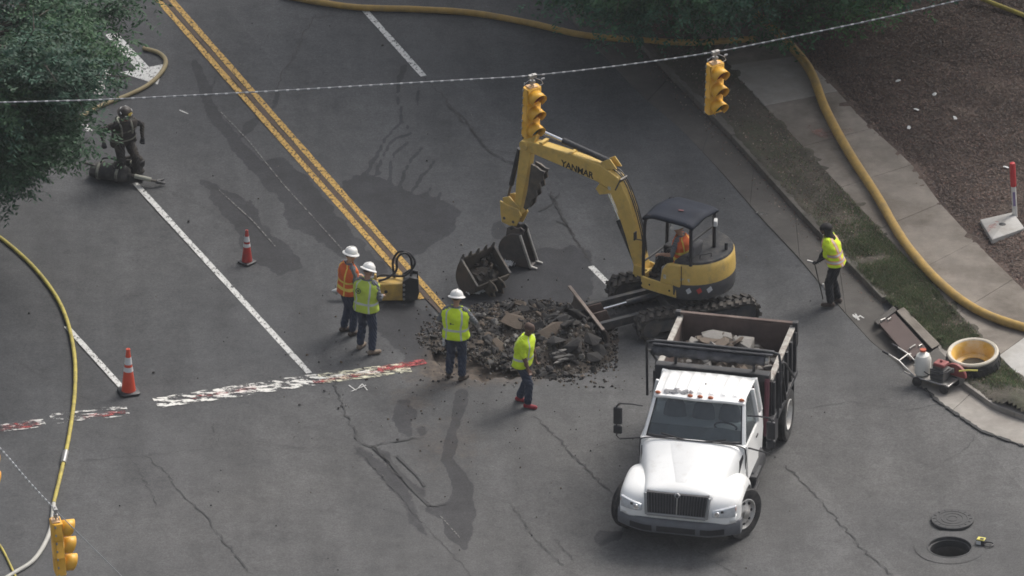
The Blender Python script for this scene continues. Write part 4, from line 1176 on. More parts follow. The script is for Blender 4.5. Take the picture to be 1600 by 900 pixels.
mb = MB(); mb.loft([[(-0.30 + rx * math.cos(t), 0.02 + ry * math.sin(t), z) for t in [2 * math.pi * k / 14 for k in range(14)]] for rx, ry, z in ((.12, .15, .18), (.15, .18, .21), (.155, .185, .48), (.12, .14, .58), (.05, .05, .63), (.05, .05, .66))]); jg = mb.build('water_jug', JUG, sw)
mb = MB(); mb.tube([(-0.30, 0.02, 0.66), (-0.30, 0.02, 0.70)], 0.06, 12); mb.build('jug_cap', mat('orange_red_cap', (0.45, 0.10, 0.05), 0.5), jg)
for y in (-0.17, 0.17):
    mb = MB(); mb.tube([(-0.95, y, 0.5), (-1.08, y, 0.53)], 0.024, 8); mb.build('handle_grip', BLKPL, sw)
mb = MB(); mb.tube([(0.45, 0.1, 0.40), (0.62, 0.16, 0.44), (0.78, 0.24, 0.44)], 0.018, 8); mb.build('front_pointer', GMY, sw)
mb = MB(); mb.tube(spline([(-0.2, -0.1, 0.3), (0.0, -0.22, 0.34), (0.25, -0.16, 0.40), (0.32, 0.1, 0.42)], 5), 0.012, 6); mb.build('water_line', BLKPL, sw)

# scraps and survey squiggles on the gutter
def scrawl(pts, z, m, w=0.03): strip(resample(GL(pts), 0.06), w, z, 'survey_mark', m, jitter=0.3)
scrawl([(1332, 492), (1338, 498), (1344, 494), (1350, 498)], 0.0115, WPAINT, 0.04); scrawl([(1336, 490), (1342, 501)], 0.0115, WPAINT, 0.04)
scrawl([(1182, 332), (1200, 336)], 0.0115, PALESEAM, 0.10)
scrawl([(545, 602), (556, 610), (566, 600), (574, 610)], 0.0052, WPAINT, 0.02); scrawl([(548, 612), (572, 602)], 0.0052, WPAINT, 0.02)
scrawl([(280, 172), (294, 178)], 0.0052, WPAINT, 0.03)
# ================================================================== DUMP TRUCK  (x: across, y: rearwards, z: up; origin under the front axle)
tp = G(1072, 829)
truck = tag(empty('dump_truck', (tp.x, tp.y, 0), R(-12)), 'white cab dump truck with black body and turned front wheels', 'dump truck')
RIMW = mat('white_wheel_disc', (0.62, 0.61, 0.59), 0.45, var=0.1, dirt=(0.3, 0.27, 0.24), dscale=5)
def truck_wheel(x, y, outer, steer=0.0, dual=False):
    w = empty('wheel', (x, y, 0.50)); w.parent = truck; w.rotation_euler = (0, 0, steer)
    Mx = Ry(math.pi / 2)
    mb = MB()
    for c in ((0,) if not dual else (0.0, -0.32 * outer)):
        mb.lathe([(0.29, -0.11 + c), (0.40, -0.135 + c), (0.475, -0.13 + c), (0.497, -0.10 + c), (0.50, 0 + c), (0.497, 0.10 + c), (0.475, 0.13 + c), (0.40, 0.135 + c), (0.29, 0.11 + c)], 40, Mx, cap=False)
        for k in range(5):
            z = -0.08 + 0.04 * k + c
            mb.lathe([(0.498, z - 0.006), (0.507, z - 0.004), (0.507, z + 0.004), (0.498, z + 0.006)], 40, Mx, cap=False) if k % 2 == 0 else None
    mb.build('tyre', RUBBER, w)
    s = outer
    d = 0.115 if not dual else 0.02
    mb = MB(); mb.lathe([(0.295, s * 0.105), (0.30, s * 0.125), (0.285, s * 0.13), (0.275, s * 0.10), (0.262, s * (d - 0.06)), (0.18, s * (d - 0.02)), (0.14, s * d), (0.0, s * d)], 36, Mx, cap=False); rim = mb.build('rim', RIMW, w)
    mb = MB(); mb.lathe([(0.085, s * (d - 0.01)), (0.085, s * (d + 0.05)), (0.06, s * (d + 0.065)), (0.0, s * (d + 0.066))], 20, Mx, cap=False); mb.build('hub', STEEL if not dual else BLACK, w)
    for k in range(8):
        t = k * math.pi / 4
        mb = MB(); mb.lathe([(0.026, s * (d - 0.05)), (0.026, s * (d - 0.008)), (0.0, s * (d - 0.007))], 8, T(0, 0.215 * math.cos(t), 0.215 * math.sin(t)) @ Mx, cap=False); mb.build('hand_hole', BLKPL, rim)
    return w
truck_wheel(-1.03, 0, -1, R(-27)); truck_wheel(1.03, 0, 1, R(-27))
truck_wheel(-1.04, 4.08, -1, 0, True); truck_wheel(1.04, 4.08, 1, 0, True)
# chassis
mb = MB()
for x in (-0.42, 0.42): mb.box((x, 2.2, 0.72), (0.08, 5.4, 0.24))
for y in (-0.3, 1.4, 3.0, 4.6): mb.box((0, y, 0.72), (0.84, 0.1, 0.18))
mb.build('chassis', BLACK, truck, bevel=0.01)
mb = MB(); mb.tube([(-0.95, 4.08, 0.5), (0.95, 4.08, 0.5)], 0.08, 10); mb.ball((0, 4.08, 0.5), 0.2); mb.build('rear_axle', BLACK, truck)
mb = MB(); mb.tube([(-0.95, 0, 0.48), (0.95, 0, 0.48)], 0.06, 8); mb.build('front_axle', BLACK, truck)
mb = MB(); mb.box((0, 0.1, 0.8), (0.9, 1.0, 0.5)); mb.build('engine_block', BLACK, truck, bevel=0.03)

# hood: lofted half profiles mirrored across the centre line
def half(pts):     # (x, z) from centre outwards
    return [(-x, z) for x, z in pts[::-1]] + [p for p in pts if p[0] > 0]
secs = [
    (-0.80, [(0, 1.17), (0.20, 1.17), (0.52, 1.165), (0.62, 1.13), (0.64, 1.03), (0.65, 0.90), (0.66, 0.78)]),
    (-0.72, [(0, 1.25), (0.20, 1.25), (0.54, 1.235), (0.65, 1.18), (0.67, 1.06), (0.68, 0.92), (0.68, 0.78)]),
    (-0.55, [(0, 1.305), (0.16, 1.305), (0.56, 1.27), (0.68, 1.205), (0.72, 1.08), (0.73, 0.94), (0.74, 0.80)]),
    (-0.10, [(0, 1.42), (0.22, 1.42), (0.62, 1.375), (0.77, 1.285), (0.82, 1.13), (0.84, 0.98), (0.85, 0.82)]),
    (0.30, [(0, 1.525), (0.32, 1.52), (0.74, 1.475), (0.89, 1.37), (0.93, 1.18), (0.95, 1.02), (0.95, 0.86)]),
    (0.60, [(0, 1.60), (0.42, 1.60), (0.86, 1.56), (0.985, 1.46), (1.01, 1.22), (1.015, 1.05), (1.015, 0.85)]),
    (0.68, [(0, 1.62), (0.42, 1.62), (0.88, 1.58), (1.005, 1.48), (1.02, 1.22), (1.02, 1.05), (1.02, 0.85)]),
]
mb = MB(); mb.loft([[(x, y, z) for x, z in half(pr)] for y, pr in secs], cap=True, closed=False)
hood = mb.build('hood', WHITE, truck, smooth=50, sub=2)
# raised V panel and the small scoop line on the hood
mb = MB()
mb.add([(-0.055, -0.52, 1.322), (0.055, -0.52, 1.322), (0.36, 0.50, 1.582), (-0.36, 0.50, 1.582), (-0.09, -0.56, 1.30), (0.09, -0.56, 1.30), (0.43, 0.52, 1.565), (-0.43, 0.52, 1.565)],
       [(0, 1, 2, 3), (4, 0, 3, 7), (1, 5, 6, 2), (4, 5, 1, 0), (3, 2, 6, 7)])
mb.build('hood_panel', WHITE, truck, bevel=0.012, smooth=20)
for s in (-1, 1):   # side vents on the hood
    mb = MB(); mb.add([(s * 0.905, 0.28, 1.10), (s * 0.955, 0.56, 1.22), (s * 0.945, 0.56, 1.42), (s * 0.90, 0.40, 1.34), (s * 0.935, 0.28, 1.10), (s * 0.985, 0.56, 1.22), (s * 0.975, 0.56, 1.42), (s * 0.93, 0.40, 1.34)],
           [(0, 1, 2, 3), (4, 7, 6, 5), (0, 4, 5, 1), (1, 5, 6, 2), (2, 6, 7, 3), (3, 7, 4, 0)])
    mb.build('side_vent', BLKPL, truck, bevel=0.008)
# fenders
for s in (-1, 1):
    prof = [(-0.86, 0.66), (-0.88, 0.80), (-0.85, 0.95), (-0.76, 1.07), (-0.55, 1.155), (-0.25, 1.20), (0.05, 1.205), (0.30, 1.16), (0.50, 1.05), (0.62, 0.88), (0.67, 0.68)]
    rings = []
    for k, (y, z) in enumerate(prof):
        a = prof[max(k - 1, 0)]; b = prof[min(k + 1, len(prof) - 1)]
        ty, tz = b[0] - a[0], b[1] - a[1]; l = math.hypot(ty, tz); ny_, nz_ = -tz / l, ty / l
        if nz_ < 0 and k > 2 and k < 8: ny_, nz_ = -ny_, -nz_
        fr = max(0.0, 1 - abs(k - 1.5) / 4.0)     # the nose tucks in towards the outside
        ring = []
        for x, d in ((0.50, 0.03), (0.72, 0.035), (0.93, 0.02), (1.05, -0.02), (1.125, -0.085), (1.155, -0.19)):
            yy = y + ny_ * d + (max(0, x - 0.75) ** 1.5) * 0.75 * fr
            ring.append((s * x, yy, z + nz_ * d))
        rings.append(ring)
    mb = MB(); mb.loft(rings, False, closed=False)
    f = mb.build('fender', WHITE, truck, smooth=60, sub=2); sd_ = f.modifiers.new('s', 'SOLIDIFY'); sd_.thickness = 0.025; sd_.offset = -1
# front valance between hood and bumper
mb = MB(); mb.loft([[(x, -0.905 + 0.26 * max(0, abs(x) - 0.45) ** 1.4 + d, z) for x in [i * 0.1 - 1.1 for i in range(23)]] for d, z in ((0.0, 0.69), (0.005, 0.76), (0.035, 0.80), (0.10, 0.82))], False, closed=False)
mb.build('valance', WHITE, truck, solid=0.02, smooth=50)
# bumper: swept round the front
def bump_y(x): return -0.97 + 0.62 * max(0, abs(x) - 0.55) ** 1.5
mb = MB(); rings = []
for i in range(25):
    x = -1.17 + 2.34 * i / 24; y = bump_y(x)
    rings.append([(x, y + 0.17, 0.40), (x, y + 0.02, 0.40), (x, y - 0.015, 0.47), (x, y - 0.03, 0.56), (x, y - 0.005, 0.66), (x, y + 0.03, 0.695), (x, y + 0.17, 0.695)])
mb.loft(rings); mb.build('bumper', GREYPL, truck, bevel=0.012)
for x0, x1 in ((-0.90, -0.46), (-0.37, 0.37), (0.46, 0.90)):
    mb = MB(); n = 8
    rings = [[(x, bump_y(x) - d, z) for d, z in ((0.0305 - 0.06, 0.455), (0.034, 0.465), (0.0375, 0.575), (0.03 - 0.06, 0.585))] for x in [x0 + (x1 - x0) * i / n for i in range(n + 1)]]
    mb.loft(rings); mb.build('bumper_opening', BLKPL, truck)
# grille
gy0, gz0, gy1, gz1 = -0.925, 0.79, -0.83, 1.185
def gp_(x, u, d=0.0): return (x, gy0 + (gy1 - gy0) * u - d, gz0 + (gz1 - gz0) * u)
mb = MB(); mb.loft([[gp_(-0.55, 0), gp_(0.55, 0), gp_(0.55, 0, -0.12), gp_(-0.55, 0, -0.12)], [gp_(-0.59, 1), gp_(0.59, 1), gp_(0.59, 1, -0.12), gp_(-0.59, 1, -0.12)]]); gr = mb.build('grille', BLKPL, truck)
for i in range(21):
    x = -0.52 + 0.052 * i
    if i == 10: continue
    mb = MB(); mb.bar(gp_(x, 0.03, 0.012), gp_(x * 1.06, 0.97, 0.012), 0.014, 0.022); mb.build('grille_bar', mat('grille_bar_grey', (0.09, 0.09, 0.095), 0.35, 0.4), gr)
mb = MB(); mb.bar(gp_(0, 0.0, 0.02), gp_(0, 0.97, 0.02), 0.022, 0.03); mb.build('centre_bar', STEEL, gr, bevel=0.004)
CHR2 = mat('satin_grille_trim', (0.30, 0.305, 0.31), 0.3, 0.6, var=0.1)
for s in (-1, 1):
    mb = MB(); mb.bar(gp_(s * 0.57, -0.02, 0.03), gp_(s * 0.61, 1.0, 0.03), 0.05, 0.06); mb.build('grille_trim', CHR2, gr, bevel=0.01)
mb = MB(); mb.bar(gp_(-0.56, 0.01, 0.03), gp_(0.56, 0.01, 0.03), 0.05, 0.05); mb.build('grille_trim', CHR2, gr, bevel=0.01)
mb = MB(); mb.loft([[gp_(0.06 * a, 0.98 + 0.15 * b, d) for a, b in ((0, -1), (1, 0), (0, 1), (-1, 0))] for d in (0.0, 0.05)]); em = mb.build('emblem', CHR2, gr, bevel=0.006)
mb = MB(); mb.loft([[gp_(0.03 * a, 0.98 + 0.075 * b, d) for a, b in ((0, -1), (1, 0), (0, 1), (-1, 0))] for d in (0.05, 0.056)]); mb.build('emblem_centre', BLKPL, em)
for s in (-1, 1):   # headlights wrap round the corner
    mb = MB(); rings = []
    for i in range(8):
        x = 0.67 + 0.42 * i / 7; y = -0.918 + 0.75 * (max(0, x - 0.75) ** 1.5); h = 0.065 + 0.05 * (i / 7) ** 0.8
        zc = 0.885 + 0.03 * i / 7
        rings.append([(s * x, y + 0.06, zc - h), (s * x, y - 0.005, zc - h * 0.9), (s * x, y - 0.012, zc), (s * x, y + 0.02, zc + h * 0.85), (s * x, y + 0.07, zc + h)])
    mb.loft(rings); hl = mb.build('headlight', LAMPGL, truck, bevel=0.008)
    mb = MB(); mb.lathe([(0.055, 0.0), (0.05, 0.014), (0.0, 0.016)], 14, T(s * 0.77, -0.915, 0.89) @ Rx(math.pi / 2), cap=False); mb.build('lamp', CHROME, hl)
    mb = MB(); mb.box((s * 0.86, -0.885, 0.90), (0.05, 0.02, 0.12), Matrix.Rotation(s * 0.35, 3, 'Z')); mb.build('lamp_divider', BLKPL, hl)
    mb = MB(); mb.box((s * 1.075, -0.70, 0.945), (0.03, 0.12, 0.07), Matrix.Rotation(s * 0.2, 3, 'Z')); mb.build('turn_lamp', AMBER, hl, bevel=0.008)

# dark seam where the hood meets the cab
mb = MB(); mb.tube(spline([(-1.0, 0.60, 1.10), (-1.01, 0.595, 1.42), (-0.88, 0.585, 1.575), (0, 0.565, 1.607), (0.88, 0.585, 1.575), (1.01, 0.595, 1.42), (1.0, 0.60, 1.10)], 6), 0.012, 6); mb.build('hood_seam', BLKPL, truck)
# cab
mb = MB()
mb.loft([[(-0.99, 0.60, z0), (0.99, 0.60, z0), (1.01, 2.22, z0), (-1.01, 2.22, z0)] for z0 in (0.72,)] + [[(-1.01, 0.58, 1.2), (1.01, 0.58, 1.2), (1.03, 2.22, 1.2), (-1.03, 2.22, 1.2)], [(-0.995, 0.60, 1.55), (0.995, 0.60, 1.55), (1.01, 2.22, 1.55), (-1.01, 2.22, 1.55)]], cap=True)
mb.build('cab', WHITE, truck, bevel=0.03, segs=3)
def cabp(x, u, dy=0.0):     # point on the windscreen plane
    w0, w1 = 0.985, 0.87
    return Vector((x * (w0 + (w1 - w0) * u), 0.60 + 0.56 * u + 0.10 * (x * x) + dy, 1.56 + 0.63 * u))
for s in (-1, 1):
    mb = MB(); mb.loft([[cabp(s * 1.0, u), cabp(s * 0.93, u, -0.01), cabp(s * 0.93, u, 0.06), cabp(s * 1.0, u, 0.10)] for u in (-0.03, 0.5, 1.02)]); mb.build('windscreen_pillar', WHITE, truck, bevel=0.012)
    mb = MB(); mb.bar((s * 1.00, 1.72, 1.54), (s * 0.88, 1.74, 2.20), 0.06, 0.12, up=(1, 0, 0)); mb.build('door_pillar', WHITE, truck, bevel=0.012)
    mb = MB(); mb.bar((s * 0.96, 2.17, 1.54), (s * 0.85, 2.17, 2.20), 0.10, 0.12, up=(1, 0, 0)); mb.build('rear_pillar', WHITE, truck, bevel=0.012)
mb = MB(); mb.loft([[(-0.97, 2.16, 1.54), (0.97, 2.16, 1.54), (0.97, 2.22, 1.54), (-0.97, 2.22, 1.54)], [(-0.86, 2.16, 2.19), (0.86, 2.16, 2.19), (0.86, 2.22, 2.19), (-0.86, 2.22, 2.19)]]); mb.build('rear_wall', WHITE, truck, bevel=0.02)
GLASS = glass_mat('cab_glass', (0.50, 0.56, 0.58), 0.11)
mb = MB(); n = 12; mb.loft([[cabp(-0.95 + 1.9 * i / n, u, 0.03) for i in range(n + 1)] for u in (0.02, 0.34, 0.67, 0.985)], False, closed=False); mb.build('windscreen', GLASS, truck, smooth=60)
mb = MB()
for u0, u1 in ((-0.01, 0.055), (0.955, 1.01)):
    mb.loft([[cabp(-0.94 + 1.88 * i / n, u, 0.022) for i in range(n + 1)] for u in (u0, u1)], False, closed=False)
for x0, x1 in ((-0.95, -0.905), (0.905, 0.95)):
    mb.loft([[cabp(x, u, 0.022) for x in (x0, x1)] for u in (0.0, 0.5, 1.0)], False, closed=False)
mb.build('windscreen_seal', BLKPL, truck, solid=0.008)
mb = MB(); mb.box((0.2, 0.60, 1.585), (0.6, 0.02, 0.015)); mb.bar((-0.1, 0.585, 1.585), (-0.62, 0.66, 1.66), 0.02, 0.02); mb.bar((0.15, 0.585, 1.585), (0.62, 0.66, 1.64), 0.02, 0.02); mb.build('wipers', BLKPL, truck)
for s in (-1, 1):   # side doors with their glass
    mb = MB(); mb.loft([[(s * (1.022 + d), 0.74, 0.80), (s * (1.03 + d), 1.66, 0.80), (s * (1.035 + d), 1.66, 1.2), (s * (1.012 + d), 1.66, 1.54), (s * (1.0 + d), 0.66, 1.54), (s * (1.015 + d), 0.70, 1.2)] for d in (0, 0.014)]); dr = mb.build('door', WHITE, truck, bevel=0.006)
    mb = MB(); mb.add([(s * 0.992, 0.72, 1.555), (s * 1.0, 1.66, 1.555), (s * 0.885, 1.68, 2.16), (s * 0.885, 1.24, 2.16)], [(0, 1, 2, 3)]); mb.build('window', GLASS, dr, smooth=0)
    mb = MB(); mb.box((s * 1.05, 1.5, 1.36), (0.02, 0.14, 0.03)); mb.build('handle', BLKPL, dr, bevel=0.005)
    mb = MB(); mb.add([(s * 0.998, 1.79, 1.57), (s * 0.985, 2.10, 1.57), (s * 0.875, 2.10, 2.15), (s * 0.875, 1.80, 2.15)], [(0, 1, 2, 3)]); mb.build('quarter_window', GLASS, truck, smooth=0)
# interior
SEAT = mat('grey_cab_trim', (0.26, 0.265, 0.26), 0.8, var=0.15); DASH = mat('pale_dash_top', (0.40, 0.41, 0.39), 0.7, var=0.1)
mb = MB()
for x in (-0.55, 0.0, 0.5): mb.loft([[(x + 0.22 * math.cos(t) * k, 1.62 + 0.12 * (z - 1.3), z + 0.0 * t) if False else (x + 0.22 * k * math.cos(t), 1.55 + (z - 1.2) * 0.2 + 0.07 * math.sin(t), z) for t in [2 * math.pi * i / 12 for i in range(12)]] for k, z in ((1, 1.15), (1, 1.6), (0.85, 1.78), (0.5, 1.9), (0.45, 1.98))])
mb.build('seats', SEAT, truck)
mb = MB()
mb.loft([[(x, y, z) for y, z in ((0.74, 1.57), (0.98, 1.66 + 0.06 * max(0, math.cos((x - 0.45) * 4.0)) + 0.035 * max(0, math.cos((x + 0.35) * 3.4))), (1.12, 1.62), (1.12, 1.40), (0.70, 1.40))] for x in [-0.93 + 0.062 * i for i in range(31)]])
mb.build('dashboard', DASH, truck, smooth=50)
mb = MB()
mb.lathe([(0.21 + 0.018 * math.cos(t), 0.018 * math.sin(t)) for t in [2 * math.pi * i / 8 for i in range(9)]], 24, T(0.5, 1.22, 1.62) @ Rx(R(-50)), cap=False); mb.build('steering_wheel', BLKPL, truck)
# roof with lengthwise ribs
mb = MB(); rings = []
xsr = [-0.88 + 0.022 * i for i in range(81)]
def roof_z(x, v):
    rib = 0.021 * max(0.0, min(1.0, 2.2 * math.cos(x * 2 * math.pi / 0.225) + 0.6)) * (1 if 0.14 < v < 0.9 else 0)
    return 2.175 + 0.075 * (1 - (x / 0.92) ** 4) * (math.sin(math.pi * min(1, v * 0.9 + 0.12)) ** 0.35) + rib + (0.0 if v > 0.1 else -0.02)
for v in (0.0, 0.02, 0.06, 0.13, 0.15, 0.3, 0.5, 0.7, 0.885, 0.90, 0.96, 1.0):
    y = 1.10 + 1.16 * v
    rings.append([(x * (0.985 + 0.02 * v), y + (0.10 * x * x if v < 0.5 else -0.04 * x * x), roof_z(x, v)) for x in xsr])
mb.loft(rings, False, closed=False)
rf = mb.build('roof', WHITE, truck, smooth=40); sd_ = rf.modifiers.new('s', 'SOLIDIFY'); sd_.thickness = 0.05; sd_.offset = -1
for x in (-0.80, -0.17, 0.02, 0.22, 0.80):
    mb = MB(); mb.ball((x, 1.17 + 0.1 * x * x, 2.235 - 0.03 * abs(x)), (0.055, 0.035, 0.03), 12, 6); mb.build('marker_lamp', AMBER, rf)
for cx_, cy_, rx_, ry_ in ((-0.60, 1.27, 0.10, 0.07), (-0.44, 1.30, 0.09, 0.075), (-0.30, 1.27, 0.08, 0.08), (-0.17, 1.28, 0.05, 0.05), (-0.50, 1.23, 0.05, 0.035)):
    mb = MB(); pp = []
    for k in range(14):
        t = 2 * math.pi * k / 14; q = random.uniform(0.7, 1.15); x = cx_ + rx_ * q * math.cos(t); y = cy_ + ry_ * q * math.sin(t)
        pp.append((x, y, roof_z(x, (y - 1.1) / 1.16) + 0.006))
    cz = roof_z(cx_, (cy_ - 1.1) / 1.16) + 0.012
    mb.add(pp + [(cx_, cy_, cz)], [(i, (i + 1) % 14, 14) for i in range(14)]); mb.build('peeled_patch', mat('bare_grey_primer', (0.24, 0.24, 0.245), 0.7, var=0.2), rf, smooth=0)
mb = MB(); mb.ball((0.04, 1.62, 2.275), (0.02, 0.02, 0.012), 8, 5); mb.build('aerial_stub', BLKPL, rf)
# mirrors on their brackets
for s in (-1, 1):
    m_ = empty('mirror', (s * 1.0, 0.8, 1.5)); m_.parent = truck
    mb = MB(); mb.tube([(0, 0, 0.62), (s * 0.22, -0.05, 0.66), (s * 0.44, -0.08, 0.66), (s * 0.48, -0.08, 0.60), (s * 0.48, -0.08, -0.02), (s * 0.42, -0.08, -0.08), (s * 0.0, -0.02, -0.04)], 0.016, 8); mb.build('bracket', BLKPL, m_)
    mb = MB(); mb.box((s * 0.46, -0.07, 0.40), (0.17, 0.08, 0.36)); mb.build('mirror_head', BLKPL, m_, bevel=0.03, segs=3)
    mb = MB(); mb.box((s * 0.46, -0.07, 0.11), (0.17, 0.08, 0.17)); mb.build('convex_head', BLKPL, m_, bevel=0.03, segs=3)
    mb = MB(); mb.box((s * 0.46, -0.026, 0.40), (0.14, 0.006, 0.32)); mb.build('mirror_glass', CHROME, m_)

# fuel tank, steps, battery box, behind-cab gear
mb = MB(); mb.lathe([(0.0, -0.5), (0.27, -0.5), (0.30, -0.47), (0.30, 0.47), (0.27, 0.5), (0.0, 0.5)], 24, T(0.82, 1.55, 0.62) @ Rx(math.pi / 2), cap=False); mb.build('fuel_tank', BLACK, truck)
mb = MB(); mb.box((-0.82, 1.5, 0.62), (0.42, 0.8, 0.44)); mb.build('battery_box', BLACK, truck, bevel=0.02)
for s in (-1, 1):
    mb = MB(); mb.box((s * 1.0, 1.2, 0.42), (0.22, 0.5, 0.04)); mb.box((s * 1.05, 1.2, 0.74), (0.2, 0.5, 0.04)); mb.build('step', BLACK, truck, bevel=0.008)
mb = MB(); mb.tube(spline([(1.02, 2.40, 0.9), (1.05, 2.40, 1.5), (1.05, 2.42, 2.1)], 5), 0.05, 10); mb.build('exhaust_stack', mat('dull_red_stack', (0.13, 0.04, 0.055), 0.6), truck)
mb = MB(); mb.box((1.12, 2.62, 0.95), (0.14, 0.45, 0.6)); mb.build('tool_box', BLACK, truck, bevel=0.015)

# dump body
BY0, BY1, BX, BZ0, BZ1 = 2.55, 4.80, 1.07, 1.10, 1.96
BODYIN = mat('rusty_body_inside', (0.115, 0.08, 0.068), 0.85, var=0.3, scale=3.5, dirt=(0.075, 0.055, 0.05), dscale=2.2, bump=0.006, bscale=20)
EDGE = mat('scraped_pale_edge', (0.40, 0.38, 0.34), 0.6, var=0.3, scale=8, dirt=(0.15, 0.11, 0.09), dscale=5)
db = empty('dump_body', (0, 0, 0)); db.parent = truck
mb = MB(); mb.box((0, (BY0 + BY1) / 2, BZ0 - 0.05), (2 * BX, BY1 - BY0, 0.10)); mb.build('floor', BODYIN, db)
for s in (-1, 1):
    mb = MB(); mb.box((s * (BX - 0.02), (BY0 + BY1) / 2, (BZ0 + BZ1) / 2), (0.03, BY1 - BY0, BZ1 - BZ0)); mb.build('side_liner', BODYIN, db)
    mb = MB(); mb.box((s * (BX + 0.02), (BY0 + BY1) / 2, (BZ0 + BZ1) / 2 - 0.05), (0.045, BY1 - BY0 + 0.004, BZ1 - BZ0 + 0.1)); sp_ = mb.build('side_panel', BLACK, db, bevel=0.006)
    for k in range(6):
        mb = MB(); mb.box((s * (BX + 0.065), BY0 + 0.08 + k * (BY1 - BY0 - 0.16) / 5, (BZ0 + BZ1) / 2 - 0.06), (0.07, 0.09, BZ1 - BZ0 + 0.06)); mb.build('rib', BLACK, sp_, bevel=0.01)
    mb = MB(); mb.box((s * (BX + 0.075), (BY0 + BY1) / 2, BZ0 - 0.05), (0.075, BY1 - BY0 - 0.02, 0.12)); mb.build('lower_rail', BLACK, db, bevel=0.01)
    mb = MB(); mb.box((s * (BX + 0.01), (BY0 + BY1) / 2, BZ1 + 0.03), (0.11, BY1 - BY0 + 0.03, 0.06)); mb.build('top_rail', EDGE, db, bevel=0.012)
    mb = MB(); mb.bar((s * (BX + 0.13), BY0 + 0.15, BZ0 + 0.02), (s * (BX + 0.13), BY0 + 0.55, BZ1 - 0.05), 0.03, 0.05, up=(1, 0, 0)); mb.bar((s * (BX + 0.13), BY0 + 0.95, BZ0 + 0.02), (s * (BX + 0.13), BY0 + 0.55, BZ1 - 0.05), 0.03, 0.05, up=(1, 0, 0)); mb.build('side_brace', BLACK, db)
mb = MB(); mb.box((0, BY1 - 0.03, (BZ0 + BZ1) / 2 + 0.05), (2 * BX - 0.08, 0.05, BZ1 - BZ0 + 0.08)); tg = mb.build('tailgate', BODYIN, db, bevel=0.01)
mb = MB(); mb.box((0, BY1 - 0.01, BZ1 + 0.115), (2 * BX + 0.06, 0.09, 0.05)); mb.build('tailgate_rail', RUST, tg, bevel=0.012)
for s in (-1, 1):
    mb = MB(); mb.box((s * (BX + 0.06), BY1 + 0.0, BZ1 - 0.10), (0.10, 0.12, 0.5)); mb.build('corner_post', BLACK, db, bevel=0.012)
mb = MB(); mb.box((0, BY0 + 0.02, (BZ0 + BZ1) / 2 + 0.02), (2 * BX, 0.05, BZ1 - BZ0 + 0.10)); hb = mb.build('headboard', BLACK, db, bevel=0.01)
for k in range(4):
    mb = MB(); mb.box((-0.8 + 0.53 * k, BY0 - 0.04, (BZ0 + BZ1) / 2), (0.09, 0.08, BZ1 - BZ0)); mb.build('rib', BLACK, hb, bevel=0.01)
mb = MB(); mb.box((0, BY0 - 0.06, BZ1 + 0.13), (2 * BX + 0.05, 0.20, 0.16)); mb.build('front_beam', BLACK, db, bevel=0.015)
# hoop carrying the rolled tarpaulin
HZ = 2.60; hyy = BY0 - 0.04
hoop = empty('tarpaulin_hoop', (0, 0, 0)); hoop.parent = truck
mb = MB(); mb.tube(spline([(-1.28, hyy + 0.1, 1.4), (-1.28, hyy + 0.05, 2.1), (-1.27, hyy, HZ - 0.10), (-1.18, hyy, HZ), (-0.6, hyy, HZ + 0.02), (0.6, hyy, HZ + 0.02), (1.18, hyy, HZ), (1.27, hyy, HZ - 0.10), (1.28, hyy + 0.05, 2.1), (1.28, hyy + 0.1, 1.4)], 6), 0.026, 8); mb.build('hoop_tube', BLACK, hoop)
TARP = mat('black_mesh_tarpaulin', (0.035, 0.037, 0.044), 0.6, var=0.5, scale=5, dirt=(0.09, 0.09, 0.10), dscale=2.5, bump=0.02, bscale=9)
mb = MB(); rings = []
for i in range(29):
    x = -1.12 + 2.12 * i / 28; rr = 0.10 + 0.012 * math.sin(i * 2.1) + 0.01 * random.random()
    rings.append([(x, hyy - 0.02 + rr * 1.1 * math.cos(t) + 0.01 * math.sin(3 * t + i), HZ - 0.16 + rr * math.sin(t) + 0.012 * math.sin(5 * t + i * 0.9)) for t in [2 * math.pi * k / 14 for k in range(14)]])
mb.loft(rings); mb.build('rolled_tarpaulin', TARP, hoop, smooth=60)
mb = MB(); mb.box((0, hyy + 0.02, HZ - 0.02), (2.3, 0.20, 0.03)); mb.build('wind_deflector', TARP, hoop, bevel=0.01)
for x in (-1.14, 1.04):
    mb = MB(); mb.lathe([(0.0, -0.03), (0.085, -0.03), (0.085, 0.03), (0.0, 0.03)], 16, T(x, hyy - 0.02, HZ - 0.16) @ Ry(math.pi / 2), cap=False); mb.build('roller_end', STEEL if x > 0 else BLACK, hoop)
for x in (-0.72, 0.78):
    mb = MB(); mb.bar((x, hyy + 0.02, BZ1 + 0.2), (x, hyy + 0.02, HZ - 0.03), 0.05, 0.05, up=(0, 1, 0)); mb.build('hoop_upright', BLACK, hoop)
mb = MB(); mb.tube([(1.27, hyy, HZ - 0.2), (1.30, hyy + 0.4, 2.2), (1.30, hyy + 1.3, 1.45)], 0.022, 8); mb.build('tarpaulin_arm', BLACK, hoop)
mb = MB(); mb.tube([(-1.27, hyy, HZ - 0.2), (-1.30, hyy + 0.4, 2.2), (-1.30, hyy + 1.3, 1.45)], 0.022, 8); mb.build('tarpaulin_arm', BLACK, hoop)
for s in (-1, 1):
    mb = MB(); mb.box((s * 0.88, 4.72, 0.55), (0.5, 0.02, 0.66)); mb.build('mud_flap', BLKPL, truck)
mb = MB(); mb.box((0, 4.78, 0.62), (1.9, 0.08, 0.14)); mb.build('rear_bar', BLACK, truck, bevel=0.01)
